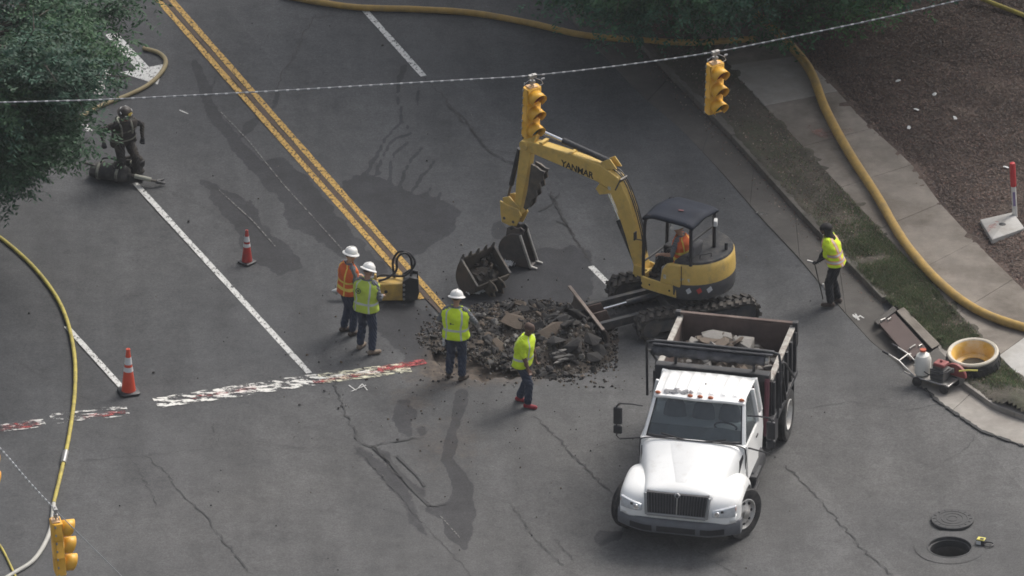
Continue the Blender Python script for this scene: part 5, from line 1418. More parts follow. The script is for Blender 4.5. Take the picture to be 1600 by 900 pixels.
# ================================================================== RUBBLE: shared chunk meshes
ASPHCH = mat('broken_asphalt', (0.030, 0.029, 0.029), 0.9, var=0.45, scale=9, dirt=(0.060, 0.051, 0.042), dscale=4, bump=0.01, bscale=30)
CONCCH = mat('broken_concrete', (0.215, 0.205, 0.19), 0.95, var=0.2, scale=6, dirt=(0.12, 0.105, 0.09), dscale=3, bump=0.01, bscale=25)
BRICKY = mat('tan_base_course', (0.125, 0.098, 0.076), 0.95, var=0.25, scale=6, dirt=(0.085, 0.07, 0.055), dscale=3, bump=0.01, bscale=25)
EARTH = soil_mat('dug_earth', (0.030, 0.027, 0.024), (0.072, 0.058, 0.046), (0.105, 0.078, 0.057), 0.45, 1.5)
def chunk_mesh(sx, sy, sz, m, npt=13):
    bm = bmesh.new()
    for _ in range(npt):
        d = Vector((random.gauss(0, 1), random.gauss(0, 1), random.gauss(0, 1))).normalized()
        mxx = max(abs(d.x), abs(d.y), abs(d.z)); d = d / (mxx ** 0.6)
        bm.verts.new((d.x * sx, d.y * sy, d.z * sz))
    bmesh.ops.convex_hull(bm, input=bm.verts)
    for v in [v for v in bm.verts if not v.link_faces]: bm.verts.remove(v)
    me = bpy.data.meshes.new('chunk'); bm.to_mesh(me); bm.free(); me.materials.append(m)
    return me
CH_A = [chunk_mesh(0.09 * random.uniform(0.8, 1.3), 0.07 * random.uniform(0.8, 1.3), 0.045 * random.uniform(0.8, 1.4), ASPHCH) for _ in range(8)]
CH_C = [chunk_mesh(0.08, 0.07, 0.05, CONCCH) for _ in range(4)]
CH_B = [chunk_mesh(0.09, 0.07, 0.05, BRICKY) for _ in range(4)]
SLAB_A = [chunk_mesh(0.22, 0.16, 0.06, ASPHCH, 16) for _ in range(7)]
SLAB_B = [chunk_mesh(0.24, 0.17, 0.045, BRICKY, 16) for _ in range(3)]
def put(me, parent, loc, rot, s, name):
    o = bpy.data.objects.new(name, me); COL.objects.link(o); o.parent = parent
    o.location = loc; o.rotation_euler = rot; o.scale = s if isinstance(s, (tuple, list)) else (s, s, s)
    return o
# the heap
pc = G(830, 548)
pile = tag(empty('rubble_pile', (pc.x, pc.y, 0)), 'heap of broken asphalt and earth round the dug-up trench', 'rubble')
hills = [(G(885, 540), 0.60, 0.85, 0.62), (G(908, 545), 0.45, 0.6, 0.40), (G(850, 515), 0.6, 0.7, 0.36), (G(800, 505), 0.75, 0.7, 0.24), (G(735, 512), 0.7, 0.5, 0.16), (G(925, 528), 0.4, 0.6, 0.22), (G(780, 548), 0.5, 0.5, 0.16), (G(845, 560), 0.5, 0.45, 0.28), (G(690, 530), 0.4, 0.5, 0.10)]
def pile_h(x, y):
    h = 0
    for p, a, b, k in hills: h += k * math.exp(-((x - p.x) / a) ** 2 - ((y - p.y) / b) ** 2)
    return h * 0.46 - 0.045 + 0.09 * noise.noise(Vector((x * 2.6, y * 2.6, 1))) * min(1, h * 4) + 0.05 * noise.noise(Vector((x * 7, y * 7, 4))) * min(1, h * 4)
def pitz(x, y):     # ground below, from the road grid
    i = int(np.clip(np.searchsorted(xs, x), 0, nx - 1)); j = int(np.clip(np.searchsorted(ys, y), 0, ny - 1)); return Z[j * nx + i]
gx = np.arange(pc.x - 2.6, pc.x + 2.2, 0.05); gy = np.arange(pc.y - 1.9, pc.y + 2.4, 0.06)
mb = MB(); vs = [(a - pc.x, b - pc.y, pile_h(a, b) - 0.02) for b in gy for a in gx]; n_ = len(gx)
mb.add(vs, [(j * n_ + i, j * n_ + i + 1, (j + 1) * n_ + i + 1, (j + 1) * n_ + i) for j in range(len(gy) - 1) for i in range(n_ - 1)
            if max(vs[j * n_ + i][2], vs[j * n_ + i + 1][2], vs[(j + 1) * n_ + i][2]) > -0.03])
mb.build('earth', EARTH, pile, smooth=40, recalc=False)
cnt = 0
while cnt < 250:
    px, py = random.uniform(655, 946), random.uniform(474, 600)
    g = G(px, py); h = pile_h(g.x, g.y)
    lim = 0.0 if px < 760 else -0.02
    if h < lim and random.random() > 0.03: continue
    if abs(px - 711) < 26 and py > 575: continue
    if abs(px - 816) < 24 and py > 590: continue
    u = random.random(); right = px > 830
    if u < (0.22 if right else 0.12): me_, s = random.choice(SLAB_A), random.uniform(0.35, 0.95)
    elif u < 0.22 and 780 < px < 900: me_, s = random.choice(SLAB_B), random.uniform(0.45, 0.95)
    elif u < 0.36: me_, s = random.choice(CH_B), random.uniform(0.4, 1.0)
    elif u < 0.45: me_, s = random.choice(CH_C), random.uniform(0.4, 1.1)
    else: me_, s = random.choice(CH_A), random.uniform(0.35, 1.25)
    z = max(h, pitz(g.x, g.y)) + 0.015
    put(me_, pile, (g.x - pc.x, g.y - pc.y, z), (random.gauss(0, 0.45), random.gauss(0, 0.45), random.uniform(0, 6.3)), s, 'chunk'); cnt += 1
for k in range(16):       # thick broken slabs heaped towards the blade
    px, py = random.uniform(835, 935), random.uniform(500, 572); g = G(px, py); h = pile_h(g.x, g.y)
    put(random.choice(SLAB_A), pile, (g.x - pc.x, g.y - pc.y, max(h, 0) + 0.05), (random.gauss(0.3, 0.4), random.gauss(0, 0.4), random.uniform(0, 6.3)), (random.uniform(0.7, 1.25), random.uniform(0.7, 1.2), random.uniform(0.8, 1.5)), 'slab')
# the large tan slab tipped up on top, and a row of pale broken pieces
g = G(866, 520, 0.33); put(chunk_mesh(0.40, 0.20, 0.045, BRICKY, 18), pile, (g.x - pc.x, g.y - pc.y, 0.33), (R(38), R(-14), R(38)), 1, 'slab')
g = G(805, 502, 0.2); put(chunk_mesh(0.30, 0.22, 0.06, BRICKY, 18), pile, (g.x - pc.x, g.y - pc.y, 0.2), (R(20), R(10), R(10)), 1, 'slab')
for k in range(7):
    g = G(876 + random.uniform(-12, 14), 548 + 2.6 * k, 0.27 - 0.02 * k); put(random.choice(CH_C), pile, (g.x - pc.x, g.y - pc.y, 0.27 - 0.025 * k), (R(30), 0, R(20)), (1.5, 0.5, 0.4), 'chunk')
# crumbs: too small to pick apart
mb = MB()
for k in range(6500):
    if k < 5800:
        px, py = random.uniform(650, 965), random.uniform(465, 606)
    else:
        px, py = random.gauss(800, 130), random.gauss(545, 55)
    g = G(px, py); h = pile_h(g.x, g.y)
    if h < -0.03 and random.random() > 0.07: continue
    s = random.uniform(0.008, 0.03); z = max(h - 0.02, pitz(g.x, g.y)) + s * 0.5
    r_ = Matrix.Rotation(random.uniform(0, 6), 3, 'Z')
    mb.add([r_ @ Vector(p) * s + Vector((g.x - pc.x, g.y - pc.y, z)) for p in ((-1, -.8, -.6), (1.1, -.6, -.5), (.7, 1, -.6), (-.8, .8, -.5), (-.6, -.5, .7), (.7, -.3, .5), (.2, .6, .8))],
           [(0, 3, 2, 1), (0, 1, 5, 4), (1, 2, 6, 5), (2, 3, 6), (3, 0, 4, 6), (4, 5, 6)], random.choice((0, 0, 0, 1, 2)))
c_ = mb.build('crumbs', [ASPHCH, BRICKY, CONCCH], pile, smooth=0); c_['kind'] = 'stuff'
# load in the dump body (kept in the truck's own frame, but a thing of its own)
ld = tag(empty('rubble_load', (tp.x, tp.y, 0), R(-12)), 'pale broken concrete and dirt lying inside the dump body', 'rubble')
mb = MB(); n1, n2 = 26, 26
vs = [(-1.11 + 2.22 * i / n1, BY0 + 0.06 + (BY1 - BY0 - 0.14) * j / n2, BZ0 + 0.30 + 0.50 * math.exp(-((i / n1 - .40) / .34) ** 2 - ((j / n2 - .78) / .40) ** 2) + 0.07 * noise.noise(Vector((i * .35, j * .35, 2)))) for j in range(n2 + 1) for i in range(n1 + 1)]
mb.add(vs, [(j * (n1 + 1) + i, j * (n1 + 1) + i + 1, (j + 1) * (n1 + 1) + i + 1, (j + 1) * (n1 + 1) + i) for j in range(n2) for i in range(n1)]); mb.build('earth', EARTH, ld, smooth=40, recalc=False)
for k in range(120):
    i, j = random.random(), random.random()
    z = BZ0 + 0.33 + 0.50 * math.exp(-((i - .40) / .34) ** 2 - ((j - .78) / .40) ** 2)
    me_ = random.choice(CH_C + CH_C + CH_C + CH_B + SLAB_B)
    put(me_, ld, (-1.0 + 2.0 * i, BY0 + 0.2 + (BY1 - BY0 - 0.4) * j, z), (random.gauss(0, .4), random.gauss(0, .4), random.uniform(0, 6)), random.uniform(0.6, 1.5) if me_ not in SLAB_B else random.uniform(0.6, 1.0), 'chunk')
for x, y, z, s in ((-0.30, 4.3, 1.86, 1.1), (0.25, 4.35, 1.86, 1.0), (-0.65, 4.2, 1.76, 0.9), (0.90, 3.4, 1.62, 0.9), (0.80, 3.0, 1.6, 0.9), (0.0, 3.9, 1.75, 1.0)):
    put(chunk_mesh(0.30 * s, 0.2 * s, 0.10 * s, CONCCH, 18), ld, (x, y, z - 0.04), (0.22, 0.12, random.random() * 3), 1, 'slab')
# ================================================================== EXCAVATOR
ec = G(1067, 489)
exc = tag(empty('excavator', (ec.x, ec.y, 0)), 'yellow mini excavator with dark canopy digging on the road', 'excavator')
TRK = mat('track_rubber', (0.035, 0.033, 0.031), 0.9, var=0.3, dirt=(0.11, 0.095, 0.08), dscale=6)
UNDER = mat('undercarriage_grey', (0.05, 0.052, 0.056), 0.6, var=0.25, dirt=(0.12, 0.105, 0.09), dscale=4)
DECK = mat('deck_dark_grey', (0.026, 0.028, 0.032), 0.7, var=0.2, spec=0.25, dirt=(0.075, 0.07, 0.065), dscale=5)
Mu = Rz(R(199.3))
# tracks
TL, TH, TW = 0.97, 0.27, 0.40           # half straight length, end radius, width
def stad(s, r=TH):
    per = 4 * TL + 2 * math.pi * r; s = (s % 1.0) * per
    if s < 2 * TL: return (-TL + s, TH + r, 0.0)
    s -= 2 * TL
    if s < math.pi * r: a = s / r; return (TL + r * math.sin(a), TH + r * math.cos(a), a)
    s -= math.pi * r
    if s < 2 * TL: return (TL - s, TH - r, math.pi)
    s -= 2 * TL; a = math.pi + s / r
    return (-TL + r * math.sin(a), TH + r * math.cos(a), a)
lug = None
for sy in (-1, 1):
    yc = sy * 0.80
    tr = empty('track', (0, 0, 0)); tr.parent = exc; tr.matrix_local = Mu @ T(0, yc, 0.0)
    mb = MB(); rings = []
    for k in range(64):
        x, z, a = stad(k / 64, TH - 0.03)
        xi, zi, _ = stad(k / 64, TH - 0.07)
        rings.append([(x, -TW / 2, z + 0.012), (x, TW / 2, z + 0.012), (xi, TW / 2, zi + 0.012), (xi, -TW / 2, zi + 0.012)])
    mb.loft(rings + [rings[0]], cap=False); mb.build('belt', TRK, tr)
    if lug is None:
        lm = MB(); 
        for s2 in (-1, 1): lm.box((0.035 * s2, s2 * 0.095, 0.018), (0.075, 0.20, 0.045), Matrix.Rotation(0.35 * -s2, 3, 'Z'))
        lug = lm.mesh('lug', TRK)
    for k in range(34):
        x, z, a = stad(k / 34, TH - 0.03)
        o = bpy.data.objects.new('lug', lug); COL.objects.link(o); o.parent = tr
        o.matrix_local = T(x, 0, z + 0.012) @ Ry(a)
    mb = MB(); mb.box((0, 0, 0.27), (1.9, 0.22, 0.26)); mb.build('track_frame', UNDER, tr, bevel=0.03)
    for x, r in ((-TL, 0.21), (TL, 0.20), (-0.5, 0.09), (0.0, 0.09), (0.5, 0.09)):
        mb = MB(); mb.lathe([(0, -0.13), (r, -0.13), (r, 0.13), (0, 0.13)], 20, T(x, 0, 0.28 if r > 0.1 else 0.15) @ Rx(math.pi / 2), cap=False); mb.build('roller', UNDER, tr)
mb = MB(Mu); mb.box((0, 0, 0.40), (0.95, 1.3, 0.22)); mb.lathe([(0.0, 0.5), (0.42, 0.5), (0.42, 0.68), (0.0, 0.68)], 28, cap=False); mb.build('centre_frame', UNDER, exc, bevel=0.02)
# blade
BLADE = mat('scuffed_blade', (0.125, 0.105, 0.092), 0.7, 0.2, var=0.3, dirt=(0.075, 0.06, 0.05), dscale=3)
bl = empty('blade', (0, 0, 0)); bl.parent = exc; bl.matrix_local = Mu
prof = [(1.96, 0.02), (1.90, 0.12), (1.885, 0.24), (1.92, 0.36), (1.98, 0.43)]
mb = MB(); mb.loft([[(x, y, z) for x, z in prof] + [(x - 0.035, y, z) for x, z in prof[::-1]] for y in (-0.97, 0.97)]); mb.build('blade_plate', BLADE, bl)
mb = MB(); mb.box((1.972, 0, 0.437), (0.07, 1.96, 0.035)); mb.build('blade_lip', mat('pale_worn_lip', (0.26, 0.21, 0.18), 0.6, 0.3, var=0.3), bl, bevel=0.008)
mb = MB(); mb.box((1.965, 0, 0.04), (0.02, 1.94, 0.08)); mb.build('cutting_edge', DKSTEEL, bl)
for y in (-0.42, 0.42):
    mb = MB(); mb.loft([[(0.45, y - 0.05, 0.30), (0.45, y + 0.05, 0.30), (0.45, y + 0.05, 0.44), (0.45, y - 0.05, 0.44)], [(1.88, y - 0.05, 0.12), (1.88, y + 0.05, 0.12), (1.88, y + 0.05, 0.30), (1.88, y - 0.05, 0.30)]]); mb.build('blade_arm', UNDER, bl, bevel=0.01)
mb = MB(); mb.tube([(0.5, 0, 0.5), (1.15, 0, 0.42)], 0.055, 12); mb.build('blade_cylinder', UNDER, bl)
mb = MB(); mb.tube([(1.15, 0, 0.42), (1.62, 0, 0.36)], 0.028, 10); mb.build('cylinder_rod', CHROME, bl)
mb = MB()
for y in (-0.16, 0.16): mb.prism([(1.50, 0.1), (1.90, 0.1), (1.92, 0.38), (1.62, 0.42)], y - 0.015, y + 0.015, 'y')
mb.build('blade_bracket', RUST, bl, bevel=0.006)

# ---- upper structure: x forward, y left (towards the camera)
HH = Vector((-math.cos(R(32)), math.sin(R(32)), 0)); Mh = Rz(math.atan2(HH.y, HH.x))
up = empty('upper_structure', (0, 0, 0)); up.parent = exc; Mh = T(0.17, 0.0, 0) @ Mh @ Matrix.Diagonal((0.83, 0.83, 1.0, 1.0)); up.matrix_local = Mh
def arc(r, a0, a1, n, sx=1.0): return [(r * math.cos(R(a0 + (a1 - a0) * i / n)) * sx, r * math.sin(R(a0 + (a1 - a0) * i / n))) for i in range(n + 1)]
outline = [(0.80, -0.55), (0.80, 0.88), (0.70, 0.95), (0.0, 0.985)] + arc(1.0, 100, 260, 18) + [(0.0, -0.985), (0.62, -0.90)]
mb = MB(); mb.prism(outline, 0.70, 0.78, 'z'); mb.build('base_plate', UNDER, up, bevel=0.01)
# yellow skirt under the floor on the operator's side
sk = [(0.83, 0.30), (0.83, 0.90), (0.74, 0.97), (0.30, 1.00), (-0.18, 1.00)]
mb = MB(); mb.loft([[(x, y, 0.72), (x * 0.96, y - 0.05, 0.72), (x * 0.96, y - 0.05, 0.96), (x, y, 0.96)] for x, y in sk]); mb.build('skirt', EXYEL, up, bevel=0.012)
for x in (0.0, 0.55):
    mb = MB(); mb.tube([(x, 0.99, 0.84), (x, 1.012 - 0.03 * (x > .3), 0.84)], 0.022, 8); mb.build('skirt_bolt', BLKPL, up)
# engine cover: yellow side/rear panels over a dark counterweight
rearo = [(-0.10, 1.0)] + arc(1.01, 97, 263, 20) + [(-0.10, -1.0)]
def rim(z, k=1.0, pts=rearo): return [(x * k, y * k, z) for x, y in pts]
mb = MB(); mb.loft([rim(0.74, 0.985), rim(0.78, 1.0), rim(0.98, 1.01), rim(1.02, 0.995)]); mb.build('counterweight', mat('counterweight_dark', (0.055, 0.056, 0.060), 0.5, var=0.15), up)
mb = MB(); mb.loft([rim(1.02, 1.0), rim(1.06, 1.005), rim(1.30, 0.99), rim(1.40, 0.975), rim(1.44, 0.94)]); mb.build('engine_cover', EXYEL, up, smooth=40)
sidep = [(0.22, 0.995), (0.12, 1.008), (-0.12, 1.013)]
mb = MB(); mb.prism([(0.26, 0.96), (-0.28, 0.96), (-0.28, 1.43), (-0.05, 1.43), (0.10, 1.38), (0.20, 1.25)], 0.90, 1.012, 'y'); mb.build('side_cover', EXYEL, up, bevel=0.03, segs=3)
mb = MB(); mb.loft([rim(1.435, 0.955), rim(1.47, 0.93), rim(1.48, 0.88)]); mb.build('cover_top', DECK, up)
mb = MB(); mb.box((-0.32, 1.0, 1.22), (0.012, 0.02, 0.42)); mb.build('panel_gap', BLKPL, up)
for a0, m_, w in ((117, LAMPGL, 0.10), (131, mat('decal_red', (0.4, 0.05, 0.04), 0.5), 0.10), (145, LAMPGL, 0.12)):
    t = R(a0); mb = MB(); mb.box((1.018 * math.cos(t), 1.018 * math.sin(t), 0.90), (0.008, w, 0.10), Matrix.Rotation(t, 3, 'Z') @ Matrix.Rotation(0.5, 3, 'X')); mb.build('decal', m_, up)
t = R(112); mb = MB(); mb.box((1.003 * math.cos(t), 1.003 * math.sin(t), 1.12), (0.008, 0.22, 0.07), Matrix.Rotation(t, 3, 'Z')); mb.build('decal', mat('decal_pale', (0.5, 0.47, 0.38), 0.6, var=0.4, scale=30), up)
mb = MB(); mb.box((0.12, 1.015, 1.12), (0.07, 0.004, 0.09)); mb.build('decal', mat('decal_pale', (0.5, 0.47, 0.38)), up)
# operator floor, seat, consoles
mb = MB(); mb.box((0.40, 0.42, 0.80), (0.82, 1.05, 0.06)); mb.build('cab_floor', DECK, up, bevel=0.01)
mb = MB(); mb.box((-0.08, 0.38, 1.14), (0.42, 0.50, 0.16)); mb.build('seat', mat('seat_grey', (0.10, 0.10, 0.105), 0.7), up, bevel=0.04, segs=3)
mb = MB(); mb.box((-0.30, 0.38, 1.45), (0.14, 0.46, 0.56), Matrix.Rotation(R(-10), 3, 'Y')); mb.build('seat_back', MATS['seat_grey'], up, bevel=0.05, segs=3)
GREYBOX = mat('console_grey', (0.26, 0.26, 0.265), 0.6, var=0.12)
for y in (0.76, 0.02):
    mb = MB(); mb.box((0.16, y, 1.10), (0.34, 0.17, 0.26)); mb.build('console', GREYBOX if y > 0.5 else DECK, up, bevel=0.03)
    mb = MB(); mb.tube([(0.28, y, 1.2), (0.33, y, 1.36), (0.36, y - 0.02, 1.44)], [0.014, 0.016, 0.026], 8); mb.build('control_lever', BLKPL, up)
mb = MB(); mb.box((0.20, 0.76, 0.93), (0.10, 0.22, 0.30)); mb.build('console_base', DECK, up, bevel=0.02)
for y in (0.30, 0.52):
    mb = MB(); mb.tube([(0.68, y, 0.83), (0.66, y, 1.2), (0.62, y, 1.32)], 0.014, 8); mb.box((0.66, y, 0.87), (0.16, 0.09, 0.02)); mb.build('travel_lever', BLKPL, up)
mb = MB(); mb.box((0.62, 0.0, 1.10), (0.20, 0.22, 0.5)); mb.build('front_post_cover', DECK, up, bevel=0.03)
# canopy
CAN = mat('canopy_dark_grey', (0.018, 0.022, 0.033), 0.7, var=0.2, scale=3, spec=0.2)
cx0, cx1, cy0, cy1 = -0.52, 0.72, -0.18, 0.90
mb = MB(); rings = []
for i in range(13):
    u = i / 12; x = cx0 - 0.06 + (cx1 - cx0 + 0.12) * u
    dz = -0.10 * max(0, (u - 0.72) / 0.28) ** 1.6 - 0.05 * max(0, (0.2 - u) / 0.2) ** 2
    rings.append([(x, cy0 - 0.05 + (cy1 - cy0 + 0.1) * v, 2.30 + dz + 0.07 * (1 - abs(2 * v - 1) ** 2.6) + 0.012 * math.cos(v * 4 * math.pi)) for v in [k / 12 for k in range(13)]])
mb.loft(rings, False, closed=False); cr = mb.build('canopy_roof', CAN, up, smooth=50); s_ = cr.modifiers.new('s', 'SOLIDIFY'); s_.thickness = 0.05; s_.offset = -1
mb = MB(); mb.box((0.0, 0.5, 2.388), (0.12, 0.05, 0.006), Matrix.Rotation(0.3, 3, 'Z')); mb.build('roof_decal', mat('decal_dull_red', (0.14, 0.04, 0.045), 0.6), cr)
for y in (cy0 + 0.02, cy1 - 0.02):
    mb = MB(); mb.tube(spline([(cx1 + 0.06, y, 0.82), (cx1 + 0.06, y, 1.3), (cx1 + 0.03, y, 2.0), (cx1 - 0.02, y, 2.20), (cx1 - 0.12, y, 2.26), (cx0 + 0.1, y, 2.28)], 6), 0.042, 8); mb.build('front_post', BLKPL, up)
    mb = MB(); mb.tube([(cx0 + 0.02, y, 1.44), (cx0 + 0.02, y, 2.26)], 0.044, 8); mb.build('rear_post', BLKPL, up)
mb = MB(); mb.tube([(cx0 + 0.02, cy0 + 0.02, 1.95), (cx0 + 0.02, cy1 - 0.02, 1.95)], 0.022, 8); mb.build('rear_rail', BLKPL, up)
mb = MB(); mb.tube([(cx1 + 0.06, cy0 + 0.02, 1.25), (cx1 + 0.06, cy1 - 0.02, 1.25)], 0.022, 8); mb.build('front_rail', BLKPL, up)
mb = MB(); mb.box((cx0 - 0.12, cy0 + 0.2, 2.10), (0.09, 0.20, 0.12), Matrix.Rotation(0.5, 3, 'Z')); wlp = mb.build('work_lamp', PAPER, up, bevel=0.02)
mb = MB(); mb.tube([(cx0 + 0.02, cy0 + 0.1, 2.16), (cx0 - 0.12, cy0 + 0.2, 2.14)], 0.014, 6); mb.build('lamp_bracket', BLKPL, wlp)
mb = MB(); mb.tube([(cx1 + 0.08, cy1 - 0.02, 1.7), (cx1 + 0.2, cy1 + 0.12, 1.75)], 0.012, 6); mb.box((cx1 + 0.2, cy1 + 0.12, 1.82), (0.03, 0.11, 0.17)); mb.build('rear_view_mirror', BLKPL, up, bevel=0.01)
mb = MB(); mb.tube([(-0.8, -0.2, 1.47), (-0.8, -0.2, 1.62)], 0.04, 10); mb.build('exhaust', BLKPL, up)
mb = MB(); mb.tube([(-0.7, 0.3, 1.47), (-0.7, 0.3, 1.56), (-0.55, 0.55, 1.56), (-0.55, 0.55, 1.47)], 0.012, 6); mb.build('cover_handle', BLKPL, up)

# ---- boom, arm and linkage in the vertical plane of the boom
hb_ = Vector((-math.cos(R(36)), math.sin(R(36)), 0)); piv = ec + Vector((0.17, 0, 0)) + HH * 0.92; side = Vector((hb_.y, -hb_.x, 0))
Mb = Matrix(((hb_.x, side.x, 0, 0), (hb_.y, side.y, 0, 0), (0, 0, 1, 0), (0, 0, 0, 1)))
def BP(px, py):
    p = PV(px, py, piv, hb_) - ec
    return Vector((p.dot(hb_), p.z))
off_s = (piv - ec).dot(side)
def section_loft(path, depth, half_w, name, m, parent, bevel=0.015, taper=None):
    """box section swept along a path given in the boom plane"""
    mb = MB(); rings = []
    for k, p in enumerate(path):
        t = (path[min(k + 1, len(path) - 1)] - path[max(k - 1, 0)]).normalized(); nrm = Vector((-t.y, t.x))
        d = depth[k] / 2; w = half_w[k] if isinstance(half_w, list) else half_w
        a, b = p + nrm * d, p - nrm * d
        rings.append([(a.x, off_s - w, a.y), (a.x, off_s + w, a.y), (b.x, off_s + w, b.y), (b.x, off_s - w, b.y)])
    mb.loft(rings)
    return mb.build(name, m, parent, bevel=bevel)
boomg = empty('boom', (0, 0, 0)); boomg.parent = exc; boomg.matrix_local = Mb
P0 = BP(1004, 418)
path = [P0, BP(992, 368), BP(977, 315), BP(962, 283), BP(940, 268), BP(895, 250), BP(850, 233), BP(824, 224)]
section_loft(path, [0.24, 0.30, 0.36, 0.38, 0.38, 0.33, 0.27, 0.20], 0.105, 'boom_beam', EXYEL, boomg)
def pin(p, r, w, name='pin', m=None, parent=boomg):
    mb = MB(); mb.lathe([(0, -w), (r, -w), (r, w), (0, w)], 16, T(p.x, off_s, p.y) @ Rx(math.pi / 2), cap=False); return mb.build(name, m or EXYEL, parent, bevel=0.006)
pin(P0, 0.12, 0.13); pin(path[-1], 0.10, 0.14)
def cyl(a, b, r, name, m, dy=0.0, parent=boomg, n=12):
    mb = MB(); mb.tube([(a.x, off_s + dy, a.y), (b.x, off_s + dy, b.y)], r, n); return mb.build(name, m, parent)
# swing bracket and its foot
mb = MB(); q = BP(1003, 470)
for dy_ in (-0.14, 0.14):
    mb.prism([(P0.x - 0.12, P0.y + 0.10), (P0.x + 0.10, P0.y + 0.10), (P0.x + 0.14, P0.y - 0.25), (P0.x + 0.10, 0.52), (P0.x - 0.28, 0.52), (P0.x - 0.26, 0.75)], off_s + dy_ - 0.02, off_s + dy_ + 0.02, 'y')
mb.box((P0.x - 0.12, off_s, 0.60), (0.3, 0.28, 0.16)); mb.build('swing_bracket', EXYEL, boomg, bevel=0.012)
# boom cylinder (black guard) underneath, arm cylinder on top
bc0, bc1 = Vector((P0.x + 0.12, 0.72)), BP(950, 300); m_ = bc0.lerp(bc1, 0.62)
cyl(bc0, m_, 0.075, 'boom_cylinder', BLACK); cyl(m_, bc1, 0.035, 'cylinder_rod', CHROME)
cyl(bc0.lerp(bc1, .2) + Vector((0.09, 0)), bc1 + Vector((0.06, 0)), 0.03, 'hydraulic_line', BLKPL, 0.08)
ac0, ac1 = BP(952, 252), BP(843, 203); m_ = ac0.lerp(ac1, 0.66)
cyl(ac0, m_, 0.06, 'arm_cylinder', BLACK); cyl(m_, ac1, 0.03, 'cylinder_rod', CHROME)
mb = MB()
for dy_ in (-0.08, 0.08): mb.prism([tuple(BP(*p)) for p in ((968, 262), (957, 246), (946, 250), (938, 262))], off_s + dy_ - 0.012, off_s + dy_ + 0.012, 'y')
mb.build('cylinder_bracket', EXYEL, boomg, bevel=0.006)
mb = MB()
for dy_ in (-0.06, 0.06): mb.prism([tuple(BP(*p)) for p in ((962, 300), (940, 302), (934, 293), (940, 284))], off_s + dy_ - 0.012, off_s + dy_ + 0.012, 'y')
mb.build('cylinder_lug', EXYEL, boomg, bevel=0.006)
# hydraulic hoses along the boom
for j, (dx, dz) in enumerate(((0.0, 0.22), (0.02, 0.20), (-0.02, 0.21))):
    pts_ = [path[0] + Vector((-0.05, 0.1)), path[1] + Vector((-0.19, 0.03)), path[2] + Vector((-0.20, 0.06)), path[3] + Vector((-0.14, 0.17)), path[4] + Vector((-0.02, 0.215))]
    mb = MB(); mb.tube(spline([(p.x, off_s + 0.05 * (j - 1) + 0.02, p.y) for p in pts_], 5), 0.014, 6); mb.build('hydraulic_hose', BLKPL, boomg)
for j in range(2):
    pts_ = [path[4] + Vector((0.05, 0.22)), path[5] + Vector((0, 0.20)), path[6] + Vector((0, 0.18)), path[7] + Vector((-0.05, 0.24)), path[7] + Vector((0.18, 0.16)), path[7] + Vector((0.16, -0.2)), path[7] + Vector((0.1, -0.5))]
    mb = MB(); mb.tube(spline([(p.x, off_s + 0.13 + 0.035 * j, p.y) for p in pts_], 5), 0.014, 6); mb.build('hydraulic_hose', BLKPL, boomg)
for k in (5, 6):
    mb = MB(); mb.box((path[k].x, off_s, path[k].y + 0.17), (0.07, 0.23, 0.035)); mb.build('hose_clamp', EXYEL, boomg)
mb = MB(); q = path[3]; mb.box((q.x - 0.13, off_s, q.y + 0.0), (0.03, 0.22, 0.3), Matrix.Rotation(R(-25), 3, 'Y')); mb.build('joint_plate', DKSTEEL, boomg)
# lettering on both cheeks of the boom
a_, b_ = BP(936, 276), BP(880, 253); ang = math.atan2(b_.y - a_.y, b_.x - a_.x)
LET = mat('lettering_black', (0.02, 0.02, 0.02), 0.6, var=0.1)
ctr = BP(907, 262)
# the camera-side cheek is at -side; text must read left to right from there
dirx = -(b_ - a_).normalized()
cam_side = -1 if side.y > 0 else 1
Mt = Matrix(((dirx.x, dirx.y, 0, ctr.x), (0, 0, cam_side, off_s + cam_side * 0.107), (dirx.y, -dirx.x, 0, ctr.y), (0, 0, 0, 1)))
text_mesh('YANMAR', 0.185, 0.002, 'lettering', LET, boomg, Mt)
mb = MB(); q = BP(957, 291); mb.box((q.x, off_s + cam_side * 0.107, q.y), (0.07, 0.004, 0.07)); mb.build('decal', mat('decal_pale', (0.5, 0.47, 0.38)), boomg)
# arm
armg = empty('arm', (0, 0, 0)); armg.parent = exc; armg.matrix_local = Mb
apath = [BP(838, 206), BP(826, 224), BP(822, 252), BP(816, 290), BP(812, 330)]
section_loft(apath, [0.14, 0.27, 0.25, 0.20, 0.15], 0.08, 'arm_beam', EXYEL, armg)
pin(apath[-1], 0.07, 0.11, parent=armg); pin(apath[0], 0.05, 0.10, parent=armg)
b0, b1 = BP(812, 232), BP(793, 312); m_ = b0.lerp(b1, 0.7)
cyl(b0, m_, 0.05, 'bucket_cylinder', BLACK, parent=armg); cyl(m_, b1, 0.026, 'cylinder_rod', DKSTEEL, parent=armg)
mb = MB()
for dy_ in (-0.09, 0.09):
    mb.prism([tuple(BP(*p)) for p in ((790, 306), (800, 304), (816, 322), (812, 332), (792, 318))], off_s + dy_ - 0.012, off_s + dy_ + 0.012, 'y')
mb.build('bucket_link', EXYEL, armg, bevel=0.005)
